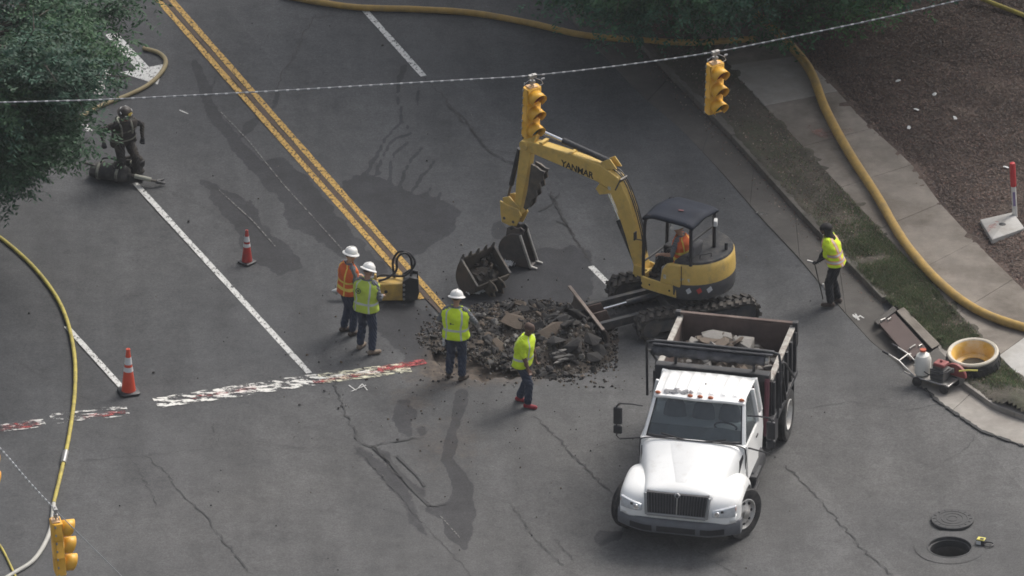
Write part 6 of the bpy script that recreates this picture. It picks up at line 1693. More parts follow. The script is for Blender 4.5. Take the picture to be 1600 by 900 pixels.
# thumb: dark toothed plates hanging behind the arm
th = [(834, 254), (842, 258), (849, 264), (855, 266), (852, 272), (853, 279), (847, 283), (849, 291), (842, 295), (843, 304), (835, 310), (834, 318), (826, 326), (822, 322), (828, 296)]
for dy_ in (-0.07, 0.07):
    mb = MB(); mb.prism([tuple(BP(*p)) for p in th], off_s + dy_ - 0.022, off_s + dy_ + 0.022, 'y'); mb.build('thumb_plate', DKSTEEL, armg, bevel=0.005)
mb = MB(); 
for p in ((840, 275), (833, 300)):
    q = BP(*p); mb.tube([(q.x, off_s - 0.09, q.y), (q.x, off_s + 0.09, q.y)], 0.03, 8)
mb.build('thumb_crossbar', DKSTEEL, armg)
# quick coupler
mb = MB()
for dy_ in (-0.11, 0.11):
    mb.prism([tuple(BP(*p)) for p in ((787, 310), (800, 318), (816, 324), (820, 334), (812, 350), (802, 349), (790, 343), (788, 330))], off_s + dy_ - 0.018, off_s + dy_ + 0.018, 'y')
q = BP(803, 334); mb.box((q.x, off_s, q.y), (0.12, 0.2, 0.1)); q = BP(795, 325); mb.tube([(q.x, off_s - 0.12, q.y), (q.x, off_s + 0.12, q.y)], 0.03, 8)
mb.build('coupler', EXYEL, armg, bevel=0.008)
for p in ((808, 343), (794, 337)):
    q = BP(*p); pin(q, 0.03, 0.14, 'coupler_pin', DKSTEEL, armg)

# ================================================================== BUCKETS
MUDDY = mat('muddy_bucket_steel', (0.115, 0.098, 0.078), 0.85, 0.1, var=0.3, scale=5, dirt=(0.07, 0.062, 0.052), dscale=3, bump=0.006)
BUCKS = mat('scuffed_bucket_steel', (0.095, 0.09, 0.085), 0.6, 0.35, var=0.25, scale=6, dirt=(0.13, 0.10, 0.085), dscale=3)
def bucket(name, label, M, w, s, teeth, inner, ear_h=0.22, edge_m=None):
    """profile in (u, v): mouth opens to +u; ears on +v"""
    root = empty(name, M.translation); root.matrix_world = M
    tag(root, label, 'bucket')
    prof = [(0.0, 1.0), (-0.28, 0.96), (-0.55, 0.78), (-0.68, 0.50), (-0.62, 0.22), (-0.40, 0.04), (-0.08, -0.02), (0.34, 0.0)]
    prof = [(u * s, v * s) for u, v in prof]
    sp = spline([(u, 0, v) for u, v in prof], 4)
    mb = MB(); mb.loft([[(p.x, y, p.z) for y in (-w / 2, w / 2)] for p in sp], False, closed=False); mb.build('shell', inner, root, solid=0.022, smooth=60)
    for sg in (-1, 1):
        y = sg * w / 2
        mb = MB(); poly = [(p.x, p.z) for p in sp]; mb.prism(poly, y - 0.011, y + 0.011, 'y'); mb.build('side_plate', BUCKS, root)
        mb = MB(); mb.bar((0.34 * s, y, 0.0), (0.0, y, 1.0 * s), 0.04, 0.05, up=(0, 1, 0)); mb.build('side_cutter', edge_m or STEEL, root, bevel=0.006)
    for k in range(teeth):
        y = -w / 2 + 0.03 + (w - 0.06) * k / max(1, teeth - 1)
        mb = MB(); mb.loft([[(0.30 * s, y - .03, -0.03), (0.30 * s, y + .03, -.03), (0.30 * s, y + .03, .03), (0.30 * s, y - .03, .03)], [(0.30 * s + 0.15, y - .018, -.008), (0.30 * s + .15, y + .018, -.008), (0.30 * s + .15, y + .018, .006), (0.30 * s + .15, y - .018, .006)]]); mb.build('tooth', edge_m or STEEL, root, bevel=0.004)
    for sg in (-1, 1):
        y = sg * min(0.11, w * 0.3)
        mb = MB(); mb.prism([(0.06 * s, 0.98 * s), (0.08 * s, 1.0 * s + ear_h * 0.6), (-0.02 * s, 1.0 * s + ear_h), (-0.16 * s, 1.0 * s + ear_h * 0.7), (-0.30 * s, 1.0 * s + ear_h), (-0.46 * s, 1.0 * s + ear_h * 0.55), (-0.50 * s, 0.80 * s)], y - 0.015, y + 0.015, 'y'); er = mb.build('ear', inner, root, bevel=0.006)
        for u in (0.0, -0.32):
            mb = MB(); mb.lathe([(0, -0.019), (0.035, -0.019), (0.035, 0.019), (0, 0.019)], 12, T(u * s, y, 1.0 * s + ear_h * 0.62) @ Rx(math.pi / 2), cap=False); mb.build('pin_hole', BLKPL, er)
    return root
nb = G(818, 412)
bucket('bucket', 'narrow steel digging bucket standing upright under the excavator coupler', T(nb.x, nb.y, 0.03) @ Rz(R(-24)), 0.32, 0.66, 2, BUCKS, 0.14)
lb_ = G(742, 444)
yv = -Vector((0.75, 0.66, 0)).normalized(); vv = Vector((0.62, -0.68, -0.38)); vv = (vv - yv * vv.dot(yv)).normalized(); uv = yv.cross(vv)
Mlb = Matrix((uv, yv, vv)).transposed().to_4x4(); Mlb.translation = (lb_.x, lb_.y, 0.6)
bk = bucket('bucket', 'wide muddy bucket lying tipped over on the wet road', Mlb, 0.84, 0.60, 5, MUDDY, 0.26, edge_m=DKSTEEL)
zmin = min((Mlb @ v.co).z for c_ in bk.children for v in c_.data.vertices)
bk.location.z -= zmin + 0.01
# mud caked in and round it
mb = MB(); mb.ball((-0.26, 0.02, 0.30), (0.24, 0.36, 0.26), 22, 14)
mb.v = [v + v.normalized() * 0.0 + Vector((noise.noise(v * 6), noise.noise(v * 6 + Vector((5, 0, 0))), noise.noise(v * 6 + Vector((0, 7, 0))))) * 0.07 for v in mb.v]; mb.build('caked_mud', EARTH, bk, smooth=30)
for k in range(26):
    put(random.choice(CH_A + CH_B), bk, (random.uniform(-0.15, 0.05), random.uniform(-0.38, 0.38), random.uniform(0.05, 0.5)), (random.random() * 6, random.random() * 6, 0), random.uniform(0.4, 0.9), 'clod')
# white crumpled plastic by the bucket
def crumple(px, py, r, label):
    g = G(px, py); o = tag(empty('plastic_sheet', (g.x, g.y, 0)), label, 'litter')
    for k in range(5):
        mb = MB(T(random.uniform(-r, r) * .6, random.uniform(-r, r) * .6, 0.03)); n = 6
        vs = [((i / n - .5) * 1.3 * r, (j / n - .5) * 1.3 * r, 0.05 + 0.09 * noise.noise(Vector((i * .9 + k * 7, j * .9, px)))) for j in range(n + 1) for i in range(n + 1)]
        rot = Matrix.Rotation(k * 1.3, 4, 'Z') @ Matrix.Rotation(random.uniform(-.5, .5), 4, 'X')
        mb.add([rot @ Vector(v) for v in vs], [(j * (n + 1) + i, j * (n + 1) + i + 1, (j + 1) * (n + 1) + i + 1, (j + 1) * (n + 1) + i) for j in range(n) for i in range(n)]); mb.build('fold', PAPER, o, smooth=0, recalc=False)
    return o
crumple(746, 457, 0.17, 'white crumpled plastic at the near side of the wide bucket')
crumple(796, 416, 0.10, 'small white crumpled plastic between the two buckets')

# ================================================================== HYDRAULIC BREAKER
hb0 = G(590, 466)
br = tag(empty('hydraulic_breaker', (hb0.x, hb0.y, 0), R(1.0)), 'yellow hydraulic breaker with black bracket lying across the road', 'breaker')
BRY = mat('breaker_yellow', (0.56, 0.36, 0.085), 0.5, var=0.12, dirt=(0.30, 0.21, 0.09), dscale=4)
mb = MB(); mb.loft([[(x, -0.16 * k, 0.02), (x, 0.16 * k, 0.02), (x, 0.16 * k, 0.02 + 0.36 * kz_), (x, -0.16 * k, 0.02 + 0.36 * kz_)] for x, k, kz_ in ((-0.34, 0.7, 0.72), (-0.26, 0.95, 0.92), (0.0, 1, 1.0), (0.52, 1, 1.04))]); mb.build('housing', BRY, br, bevel=0.02)
mb = MB(); mb.tube([(-0.34, 0, 0.18), (-0.62, 0, 0.17), (-0.80, 0, 0.165), (-0.88, 0, 0.16)], [0.055, 0.055, 0.05, 0.02], 12); mb.build('chisel', mat('pale_worn_chisel', (0.52, 0.52, 0.50), 0.35, 0.5), br)
for sg in (-1, 1):
    mb = MB(); mb.prism([(0.48, 0.03), (0.76, 0.05), (0.80, 0.20), (0.78, 0.50), (0.62, 0.54), (0.48, 0.44)], sg * 0.17 - 0.02, sg * 0.17 + 0.02, 'y'); mb.build('bracket_plate', BLACK, br, bevel=0.008)
    for k in range(4):
        mb = MB(); mb.tube([(0.505, sg * 0.19, 0.08 + 0.10 * k), (0.505, sg * 0.215, 0.08 + 0.10 * k)], 0.026, 6); mb.build('bolt', STEEL, br)
mb = MB(); mb.box((0.63, 0, 0.25), (0.26, 0.30, 0.40)); mb.build('bracket_core', BLACK, br, bevel=0.01)
mb = MB(); mb.tube([(0.16, -0.155, 0.22), (0.16, -0.168, 0.22)], 0.035, 10); mb.build('side_plug', BLKPL, br)
mb = MB(); mb.prism([(-0.08, 0.37), (-0.02, 0.37), (-0.02, 0.52), (-0.06, 0.52)], -0.04, 0.04, 'y'); mb.build('hose_port', BRY, br, bevel=0.008)
for pts_ in ([(-0.05, 0.05, 0.42), (0.1, 0.1, 0.46), (0.3, 0.08, 0.44), (0.55, 0.0, 0.50), (0.72, 0.05, 0.72), (0.62, 0.12, 0.90), (0.42, 0.16, 0.92), (0.30, 0.16, 0.72), (0.32, 0.12, 0.45), (0.34, 0.1, 0.40)],
             [(0.02, -0.05, 0.40), (0.2, -0.06, 0.47), (0.36, -0.04, 0.62), (0.38, 0, 0.86), (0.52, 0.03, 0.96), (0.64, 0.05, 0.84), (0.66, 0.05, 0.6), (0.64, 0.02, 0.46)]):
    mb = MB(); mb.tube(spline(pts_, 6), 0.024, 8); mb.build('hydraulic_hose', BLKPL, br)
mb = MB(); mb.tube([(-0.16, 0.03, 0.40), (-0.02, 0.03, 0.44)], 0.035, 10); mb.build('hose_coupling', STEEL, br)
# ================================================================== PEOPLE
SKIN_L = mat('skin_light_brown', (0.36, 0.21, 0.14), 0.6, var=0.08); SKIN_D = mat('skin_dark_brown', (0.115, 0.062, 0.042), 0.55, var=0.1)
NAVY = mat('navy_work_trousers', (0.030, 0.040, 0.066), 0.9, var=0.25, scale=8); BLKCL = mat('black_cloth', (0.016, 0.016, 0.019), 0.9, var=0.25, scale=8)
GREYCL = mat('grey_shirt', (0.13, 0.135, 0.145), 0.9, var=0.18, scale=8)
BOOTB = mat('brown_boots', (0.055, 0.04, 0.032), 0.75, var=0.2); BOOTT = mat('tan_boots', (0.20, 0.155, 0.115), 0.8, var=0.2); REDSH = mat('dark_red_shoes', (0.27, 0.03, 0.04), 0.7, var=0.2)
LIME = mat('lime_fabric', (0.60, 0.78, 0.03), 0.85, var=0.12, scale=9); LIMED = mat('dull_lime_fabric', (0.44, 0.55, 0.075), 0.85, var=0.12, scale=9)
ORANGE = mat('orange_fabric', (0.62, 0.12, 0.03), 0.85, var=0.12, scale=9); YSTRIPE = mat('yellow_stripe', (0.72, 0.55, 0.10), 0.6, var=0.1)
PEACH = mat('orange_trim_stripe', (0.66, 0.27, 0.14), 0.7, var=0.1)
SILVER = mat('silver_stripe', (0.46, 0.48, 0.47), 0.5, var=0.1); HAT = mat('white_hard_hat', (0.74, 0.73, 0.70), 0.4, var=0.05)
HAIR = mat('dark_hair', (0.014, 0.012, 0.012), 0.8, var=0.3); HAIRB = mat('short_brown_hair', (0.085, 0.052, 0.04), 0.8, var=0.2)
EYE = mat('eye_dark', (0.02, 0.015, 0.012), 0.4); LIP = mat('lip_brown', (0.22, 0.10, 0.08), 0.6)
TURN = mat('turnout_dark_cloth', (0.030, 0.027, 0.026), 0.9, var=0.35, scale=7, dirt=(0.075, 0.065, 0.05), dscale=3); SOCK = mat('white_socks', (0.6, 0.58, 0.56), 0.9)

def ik(a, b, l1, l2, pole):
    a, b = Vector(a), Vector(b); d = b - a; L_ = min(d.length, (l1 + l2) * 0.995)
    if d.length > L_: b = a + d.normalized() * L_; d = b - a
    x = (l1 * l1 - l2 * l2 + L_ * L_) / (2 * L_); h = math.sqrt(max(0, l1 * l1 - x * x))
    u = d.normalized(); p = Vector(pole); p = (p - u * p.dot(u)).normalized()
    return a + u * x + p * h, b

def person(label, loc, face, H=1.78, lean=(0, 0), hips=None, feet=None, toes=(0.1, -0.1), hands=None, head=(0, 0), mats=None, build=1.0, elbow=None, knee=None, curl=0.6, twist=0.0, cat='person', sleeve=False, bulk=1.0):
    """local frame: +y forward, +x the person's right, z up. feet/hands: (left, right) targets.
    lean=(forward, sideways) of the shoulders; head=(pitch down, turn)."""
    s = H / 1.78
    root = tag(empty('person', loc, face), label, cat, None)
    M_ = dict(skin=SKIN_L, shirt=GREYCL, fore=GREYCL, trouser=NAVY, boot=BOOTB, hair=HAIRB, eye=EYE, lip=LIP, hand=SKIN_L, sock=NAVY); M_.update(mats or {})
    keys = list(M_); bones = []
    def B(a, b, ra, rb, reg): bones.append((Vector(a), Vector(b), ra, rb, reg))
    hip = Vector(hips or (0, 0, 0.95 * s))
    feet = feet or ((-0.13, 0.0, 0), (0.13, 0.0, 0)); hands = hands or ((-0.30, 0.08, 0.80 * s), (0.30, 0.08, 0.80 * s))
    sh = hip + Vector((lean[1], lean[0], 0)) + Vector((0, 0, math.sqrt(max(0.05, (0.50 * s) ** 2 - lean[0] ** 2 - lean[1] ** 2))))
    spine = (sh - hip).normalized()
    right = Vector((math.cos(twist), math.sin(twist), 0)); right = (right - spine * right.dot(spine)).normalized(); fwd = spine.cross(right) * -1
    fwd = Vector((0, 0, 1)).cross(right); 
    hr = Vector((1, 0, 0))
    bs = build * s
    # trunk
    B(hip - hr * 0.085 * s, hip + hr * 0.085 * s, 0.125 * bs, 0.125 * bs, 'trouser')
    w = hip.lerp(sh, 0.40)
    B(w - right * 0.055 * s, w + right * 0.055 * s, 0.122 * bs * bulk, 0.122 * bs * bulk, 'shirt')
    c = hip.lerp(sh, 0.76)
    B(c - right * 0.085 * s, c + right * 0.085 * s, 0.125 * bs * bulk, 0.125 * bs * bulk, 'shirt')
    B(w, c, 0.12 * bs * bulk, 0.125 * bs * bulk, 'shirt'); B(hip, w, 0.13 * bs, 0.12 * bs, 'trouser')
    B(sh - right * 0.145 * s, sh + right * 0.145 * s, 0.070 * bs, 0.070 * bs, 'shirt')
    # legs
    kn = knee or ((0, 1, 0), (0, 1, 0))
    for i, sg in enumerate((-1, 1)):
        h0 = hip + hr * sg * 0.092 * s + Vector((0, 0, -0.03)); f = Vector(feet[i]); an = f + Vector((0, 0, 0.10 * s))
        k, an = ik(h0, an, 0.42 * s, 0.42 * s, kn[i])
        B(h0, k, 0.098 * bs, 0.074 * bs, 'trouser'); B(k, an + (k - an) * 0.12, 0.074 * bs, 0.066 * bs, 'trouser')
        B(an + (k - an) * 0.10, an, 0.052 * s, 0.050 * s, 'sock')
        t = Vector((math.sin(toes[i]), math.cos(toes[i]), 0))
        f = an - Vector((0, 0, 0.10 * s))
        B(f + t * -0.05 * s + Vector((0, 0, 0.045)), f + t * 0.15 * s + Vector((0, 0, 0.040)), 0.047 * s, 0.043 * s, 'boot'); B(f + Vector((0, 0, 0.05)), an, 0.050 * s, 0.052 * s, 'boot')
    # arms and hands
    el = elbow or ((-0.5, -1, -0.3), (0.5, -1, -0.3))
    for i, sg in enumerate((-1, 1)):
        s0 = sh + right * sg * 0.185 * s + spine * -0.01
        e, hnd = ik(s0, hands[i], 0.29 * s, 0.26 * s, el[i])
        B(s0, e, 0.058 * bs, 0.047 * bs, 'shirt'); B(e, hnd, 0.045 * bs, 0.031 * s, 'fore')
        d = (hnd - e).normalized(); pal = d.cross(Vector((0, 0, 1))).cross(d)
        if pal.length < 0.05: pal = Vector((0, 1, 0)) - d * d.y
        pal.normalize(); pal = -pal if pal.z > 0 and abs(d.z) < 0.7 else pal; ac = d.cross(pal).normalized()
        for q in (-0.027, -0.009, 0.009, 0.027):
            B(hnd + ac * q * s, hnd + (d * 0.085 + ac * q * 1.1) * s, 0.015 * s, 0.013 * s, 'hand')
        for q, ln in ((-0.03, 0.062), (-0.010, 0.075), (0.011, 0.07), (0.031, 0.055)):
            r0 = hnd + (d * 0.088 + ac * q * 1.15) * s
            r1 = r0 + (d * math.cos(curl * 0.7) + pal * math.sin(curl * 0.7)) * ln * 0.55 * s
            r2 = r1 + (d * math.cos(curl * 1.9) + pal * math.sin(curl * 1.9)) * ln * 0.55 * s
            B(r0, r1, 0.0095 * s, 0.009 * s, 'hand'); B(r1, r2, 0.009 * s, 0.008 * s, 'hand')
        t0 = hnd + (d * 0.025 - ac * sg * 0.035) * s; t1 = t0 + (d * 0.035 - ac * sg * 0.022 + pal * 0.012) * s; t2 = t1 + (d * 0.026 + pal * 0.012) * s
        B(t0, t1, 0.012 * s, 0.011 * s, 'hand'); B(t1, t2, 0.010 * s, 0.009 * s, 'hand')
    # head
    nk = sh + spine * 0.02 * s
    Hm = Matrix.Rotation(head[1] + twist, 3, 'Z') @ Matrix.Rotation(-head[0], 3, 'X')
    hc = nk + Vector((fwd.x, fwd.y, 0)) * (0.03 + 0.05 * math.sin(max(0, head[0]))) * s + Vector((0, 0, 0.185 * s - 0.03 * math.sin(max(0, head[0]))))
    B(nk - spine * 0.03, nk.lerp(hc, 0.6), 0.058 * s, 0.054 * s, 'skin')
    def h_(x, y, z): return hc + Hm @ (Vector((x, y, z)) * s)
    B(h_(0, -0.03, 0.03), h_(0, 0.03, 0.03), 0.082 * s, 0.078 * s, 'skin'); B(h_(0, -0.035, 0.042), h_(0, 0.015, 0.052), 0.0835 * s, 0.0805 * s, 'hair')
    B(h_(0, 0.03, -0.03), h_(0, 0.05, -0.075), 0.062 * s, 0.045 * s, 'skin')
    B(h_(0, 0.098, 0.0), h_(0, 0.115, -0.03), 0.012 * s, 0.016 * s, 'skin')
    for sg in (-1, 1):
        B(h_(sg * 0.084, -0.005, 0.015), h_(sg * 0.084, -0.005, -0.02), 0.014 * s, 0.012 * s, 'skin'); B(h_(sg * 0.032, 0.096, 0.008), h_(sg * 0.036, 0.095, 0.008), 0.011 * s, 0.011 * s, 'eye')
    B(h_(-0.02, 0.088, -0.062), h_(0.02, 0.088, -0.062), 0.010 * s, 0.010 * s, 'lip')
    mb = MB()
    for a, b, ra, rb, reg in bones:
        if (b - a).length > 1e-4: mb.tube([a, b], [ra, rb], 10)
        mb.ball(a, ra, 10, 8); mb.ball(b, rb, 10, 8)
    tmp = mb.build('tmp', [], smooth=0)
    rm = tmp.modifiers.new('r', 'REMESH'); rm.mode = 'VOXEL'; rm.voxel_size = 0.011; rm.use_smooth_shade = True
    sm = tmp.modifiers.new('s', 'SMOOTH'); sm.factor = 0.5; sm.iterations = 2
    dg = bpy.context.evaluated_depsgraph_get()
    me = bpy.data.meshes.new_from_object(tmp.evaluated_get(dg)); bpy.data.objects.remove(tmp)
    co = np.empty(len(me.vertices) * 3); me.vertices.foreach_get('co', co); co = co.reshape(-1, 3)
    # which piece of clothing each face belongs to
    A_ = np.array([tuple(b[0]) for b in bones]); B_ = np.array([tuple(b[1]) for b in bones]); ra = np.array([b[2] for b in bones]); rb = np.array([b[3] for b in bones]); rg = np.array([keys.index(b[4]) for b in bones])
    E = B_ - A_; ee = np.maximum((E * E).sum(1), 1e-9)
    def region(p):
        out = np.empty(len(p), int)
        for i0 in range(0, len(p), 4000):
            q = p[i0:i0 + 4000, None, :] - A_[None]; t = np.clip((q * E[None]).sum(2) / ee, 0, 1)
            dd = np.linalg.norm(q - t[..., None] * E[None], axis=2) - (ra + (rb - ra) * t); out[i0:i0 + 4000] = rg[dd.argmin(1)]
        return out
    vr = region(co)
    cloth = np.isin(vr, [keys.index(k) for k in ('shirt', 'trouser', 'fore')])
    nr = np.empty(len(me.vertices) * 3); me.vertices.foreach_get('normal', nr); nr = nr.reshape(-1, 3)
    ph = loc[0] * 3.1
    wr_ = 0.0055 * np.sin(co[:, 2] * 62 + 9 * np.sin(co[:, 0] * 17 + ph) + 7 * np.sin(co[:, 1] * 15)) + 0.004 * np.sin(co[:, 2] * 23 + co[:, 0] * 41 + ph)
    co += nr * (wr_ * cloth)[:, None]
    me.vertices.foreach_set('co', co.ravel())
    pc_ = np.empty(len(me.polygons) * 3); me.polygons.foreach_get('center', pc_); pr = region(pc_.reshape(-1, 3))
    me.materials.clear()
    for k in keys: me.materials.append(M_[k])
    me.polygons.foreach_set('material_index', pr.astype(np.int32)); me.polygons.foreach_set('use_smooth', [True] * len(me.polygons)); me.update()
    o = bpy.data.objects.new('body', me); COL.objects.link(o); o.parent = root
    return dict(root=root, hip=hip, sh=sh, spine=spine, right=right, fwd=fwd, hc=hc, Hm=Hm, s=s, build=bs, bulk=bulk)

def vest(P, base, stripe, z0=-0.10, top=1.0, vert=True, rows_h=((0.30, 0.40),), name='safety_vest', edge=None, thick=0.024):
    """shell round the trunk; stripes are bands of its own faces"""
    mats = [base, stripe] + ([edge] if edge else [])
    n, m = 40, 26; s = P['s']; rings = []
    for k in range(m + 1):
        v = k / m; t = z0 + (1.0 - z0) * v
        c = P['hip'].lerp(P['sh'], min(t, 1.02))
        prof_w = np.interp(t, [-0.2, 0.0, 0.35, 0.75, 0.92, 1.0], [0.215, 0.212, 0.185, 0.222, 0.215, 0.19]); prof_d = np.interp(t, [-0.2, 0.0, 0.35, 0.75, 0.92, 1.0], [0.142, 0.14, 0.133, 0.138, 0.115, 0.082])
        wv, dv = (prof_w * P['build'] / s * s) * (0.5 + 0.5 * P['bulk']) + thick * 0.4, prof_d * P['build'] * (0.5 + 0.5 * P['bulk']) + thick * 0.6
        if t > 0.92: c = c + P['spine'] * 0.012
        ring = []
        for i in range(n):
            a = 2 * math.pi * i / n; q = 1 + 0.025 * math.sin(3 * a + 7 * v) + 0.022 * math.sin(19 * v + 5 * a) + 0.015 * math.sin(31 * v - 7 * a)
            cs, sn = math.cos(a), math.sin(a)
            cs = math.copysign(abs(cs) ** 0.85, cs); sn = math.copysign(abs(sn) ** 0.85, sn)
            ring.append(c + P['right'] * wv * cs * q + P['fwd'] * dv * sn * q)
        rings.append(ring)
    def mif(k, i):
        v = z0 + (1.0 - z0) * (k + 0.5) / m; a = (i + 0.5) / n * 360
        for lo, hi in rows_h:
            if lo <= v < hi:
                return 1
            if edge and (lo - 0.045 <= v < lo or hi <= v < hi + 0.045): return 2
        if vert:
            for c in (58, 122, 238, 302):
                if abs(a - c) < 7: return 1
                if edge and abs(a - c) < 14: return 2
        return 0
    # shoulder yoke closes over the top
    top_ = [P['sh'] + P['spine'] * 0.045 * s + P['right'] * 0.075 * math.cos(2 * math.pi * i / n) + P['fwd'] * 0.07 * math.sin(2 * math.pi * i / n) for i in range(n)]
    mid_ = [P['sh'] + P['spine'] * 0.062 * s + P['right'] * 0.15 * math.cos(2 * math.pi * i / n) + P['fwd'] * 0.088 * math.sin(2 * math.pi * i / n) for i in range(n)]
    mb = MB(); mb.loft(rings + [mid_, top_], False, mif=mif)
    return mb.build(name, mats, P['root'], solid=0.008, smooth=60)
def hard_hat(P, m=None, tilt=0.0, brim=0.165):
    M = Matrix.Translation(P['hc']) @ P['Hm'].to_4x4() @ T(0, -0.005, 0.055) @ Rx(tilt)
    mb = MB(); mb.lathe([(brim - 0.006, -0.008), (brim, -0.004), (brim - 0.004, 0.004), (0.128, 0.02), (0.122, 0.05), (0.105, 0.092), (0.07, 0.122), (0.03, 0.134), (0.0, 0.136)], 32, M, cap=False)
    h = mb.build('hard_hat', m or HAT, P['root'], solid=0.006, smooth=50)
    mb = MB(); mb.tube(spline([M @ Vector((0, -0.118, 0.045)), M @ Vector((0, -0.08, 0.118)), M @ Vector((0, 0, 0.142)), M @ Vector((0, 0.08, 0.118)), M @ Vector((0, 0.118, 0.045))], 5), 0.014, 6); mb.build('hat_ridge', m or HAT, h)
    return h
def back_patch(P, u, t, r, m, ring=True, name='back_emblem'):
    """small print on the back of the vest; u: across, t: up the trunk"""
    c = P['hip'].lerp(P['sh'], t) + P['right'] * u - P['fwd'] * (0.150 * P['build'] * (0.5 + 0.5 * P['bulk']) + 0.022)
    M = Matrix((P['right'], P['spine'], P['fwd'] * -1)).transposed().to_4x4(); M.translation = c
    mb = MB()
    if ring: mb.lathe([(r, 0), (r, 0.006), (r * 0.72, 0.006), (r * 0.72, 0)], 20, M, cap=False); mb.lathe([(r * 0.4, 0.0), (r * 0.4, 0.006), (0, 0.006)], 12, M, cap=False)
    else: mb.M = M; mb.box((0, 0, 0.002), (r * 1.2, r * 1.6, 0.006)); mb.box((r * 1.7, -r * 0.3, 0.002), (r * 1.8, r * 0.4, 0.006))
    return mb.build(name, m, P['root'])
def facing(deg):
    """deg: 0 = away from the camera, 90 = to the left of the picture, -90 = to the right, 180 = to the camera"""
    return R(deg)
PRN = mat('vest_print_dark', (0.10, 0.14, 0.05), 0.8)
def at(px, py, z=0.0): p = G(px, py, z); return (p.x, p.y, z)
# A: orange vest, behind
A = person('worker in orange vest and white hard hat facing the breaker', at(543, 521), facing(-62), 1.78, feet=((-0.12, -0.02, 0), (0.12, 0.04, 0)), hands=((-0.17, 0.30, 1.12), (0.17, 0.30, 1.14)), head=(0.25, 0), lean=(0.03, 0), mats=dict(trouser=NAVY), build=1.1)
vest(A, ORANGE, YSTRIPE, rows_h=((0.12, 0.24), (0.40, 0.50))); hard_hat(A)
# B: dull lime vest, back to the camera
Bp = person('worker in dull lime vest with round emblem on its back', at(572, 549), facing(-28), 1.80, feet=((-0.16, 0.05, 0), (0.16, -0.06, 0)), toes=(0.1, 0.75), hands=((-0.15, 0.30, 1.14), (0.20, 0.28, 1.12)), head=(0.35, -0.3), lean=(0.04, 0), mats=dict(boot=BOOTT), build=1.14)
vest(Bp, LIMED, SILVER, rows_h=((0.18, 0.28),)); hard_hat(Bp, tilt=-0.12); back_patch(Bp, -0.075, 0.78, 0.058, PRN)
# C: bright lime vest at the pit
C = person('worker in bright lime vest and white hard hat standing at the trench', at(712, 592), facing(-14), 1.80, feet=((-0.14, 0.03, 0), (0.13, -0.03, 0)), toes=(-0.2, 0.5), hands=((-0.16, 0.27, 1.16), (0.20, 0.28, 1.22)), head=(0.30, 0.0), lean=(0.03, 0.0), elbow=((-1, -0.6, -0.5), (1, -0.6, -0.5)), mats=dict(boot=BOOTB), build=1.17)
vest(C, LIME, SILVER, rows_h=((0.22, 0.33),)); hard_hat(C); back_patch(C, -0.05, 0.60, 0.026, PRN, False, 'back_print')
mb = MB(); rr_ = [[(-0.225 + 0.03 * math.sin(k + j), -0.03 + 0.035 * math.cos(1.3 * k + j * 1.7), 0.93 - 0.055 * j) for k in range(6)] for j in range(5)]
mb.loft(rr_); mb.build('white_rag', PAPER, C['root'], smooth=60)
# D: walking in lime shirt
D = person('bare headed worker in lime shirt and red shoes walking past the rubble', at(818, 632), facing(-112), 1.79, lean=(0.07, 0), hips=(0, -0.02, 0.94), feet=((-0.10, -0.12, 0), (0.10, 0.13, 0)), toes=(0.0, 0.0), hands=((-0.26, 0.16, 0.80), (0.25, 0.22, 0.78)), head=(0.5, 0.1), knee=((0, 1, 0), (0, 1, 0)), curl=1.0,
           mats=dict(shirt=LIME, fore=SKIN_D, hand=SKIN_D, skin=SKIN_D, hair=HAIRB, boot=REDSH, sock=SOCK), build=1.14)
vest(D, LIME, SILVER, rows_h=((0.16, 0.25),), name='lime_shirt', vert=True, z0=-0.14)
# E: right, hooded, head down, holding a probe
E_ = person('worker with dark hooded head and orange striped lime vest in the gutter', at(1304, 476, 0.01), facing(78), 1.76, lean=(0.14, 0), hips=(0, -0.02, 0.94), feet=((-0.11, 0.06, 0), (0.12, -0.04, 0)), toes=(-0.1, 0.15), hands=((-0.10, 0.32, 0.94), (0.06, 0.33, 0.90)), head=(0.72, 0.0), curl=1.3,
            mats=dict(shirt=LIME, fore=BLKCL, hand=BLKCL, skin=SKIN_D, hair=HAIR, trouser=BLKCL, boot=BOOTB, sock=BLKCL), build=1.14)
vest(E_, LIME, SILVER, rows_h=((0.10, 0.18), (0.40, 0.48)), edge=PEACH, z0=-0.06)
mb = MB(); Hm4 = Matrix.Translation(E_['hc']) @ E_['Hm'].to_4x4()
for k in range(16):
    a = math.pi * (0.05 + 0.9 * k / 15) + math.pi; x, y = 0.085 * math.cos(a), 0.085 * math.sin(a) * 1.05
    mb.tube(spline([Hm4 @ Vector((x * 0.5, y * 0.5, 0.10)), Hm4 @ Vector((x * 1.1, y * 1.1, 0.03)), E_['hc'] + Vector((x * 1.25, y * 1.2 - 0.03, -0.10)), E_['hc'] + Vector((x * 1.35, y * 1.3 - 0.07, -0.22 - 0.04 * math.sin(k * 2)))], 4), 0.021, 6)
mb.ball(E_['hc'] + Vector((0, -0.02, 0.055)), (0.105, 0.115, 0.085), 16, 10)
mb.build('long_hair', HAIR, E_['root'])
ev = G(1286, 468, 0); 
pr_ = tag(empty('locator_probe', (ev.x, ev.y, 0.01)), 'thin metal probe held down by the hooded worker', 'probe')
Lw = E_['root'].matrix_world if False else (Matrix.Translation(E_['root'].location) @ Rz(facing(78)))
hp = Lw @ Vector((-0.02, 0.40, 0.88)) - pr_.location
mb = MB(); mb.tube([(0, 0, 0.0), hp.lerp(Vector((0, 0, 0)), 0.4), hp], 0.012, 8); mb.build('rod', DKSTEEL, pr_)
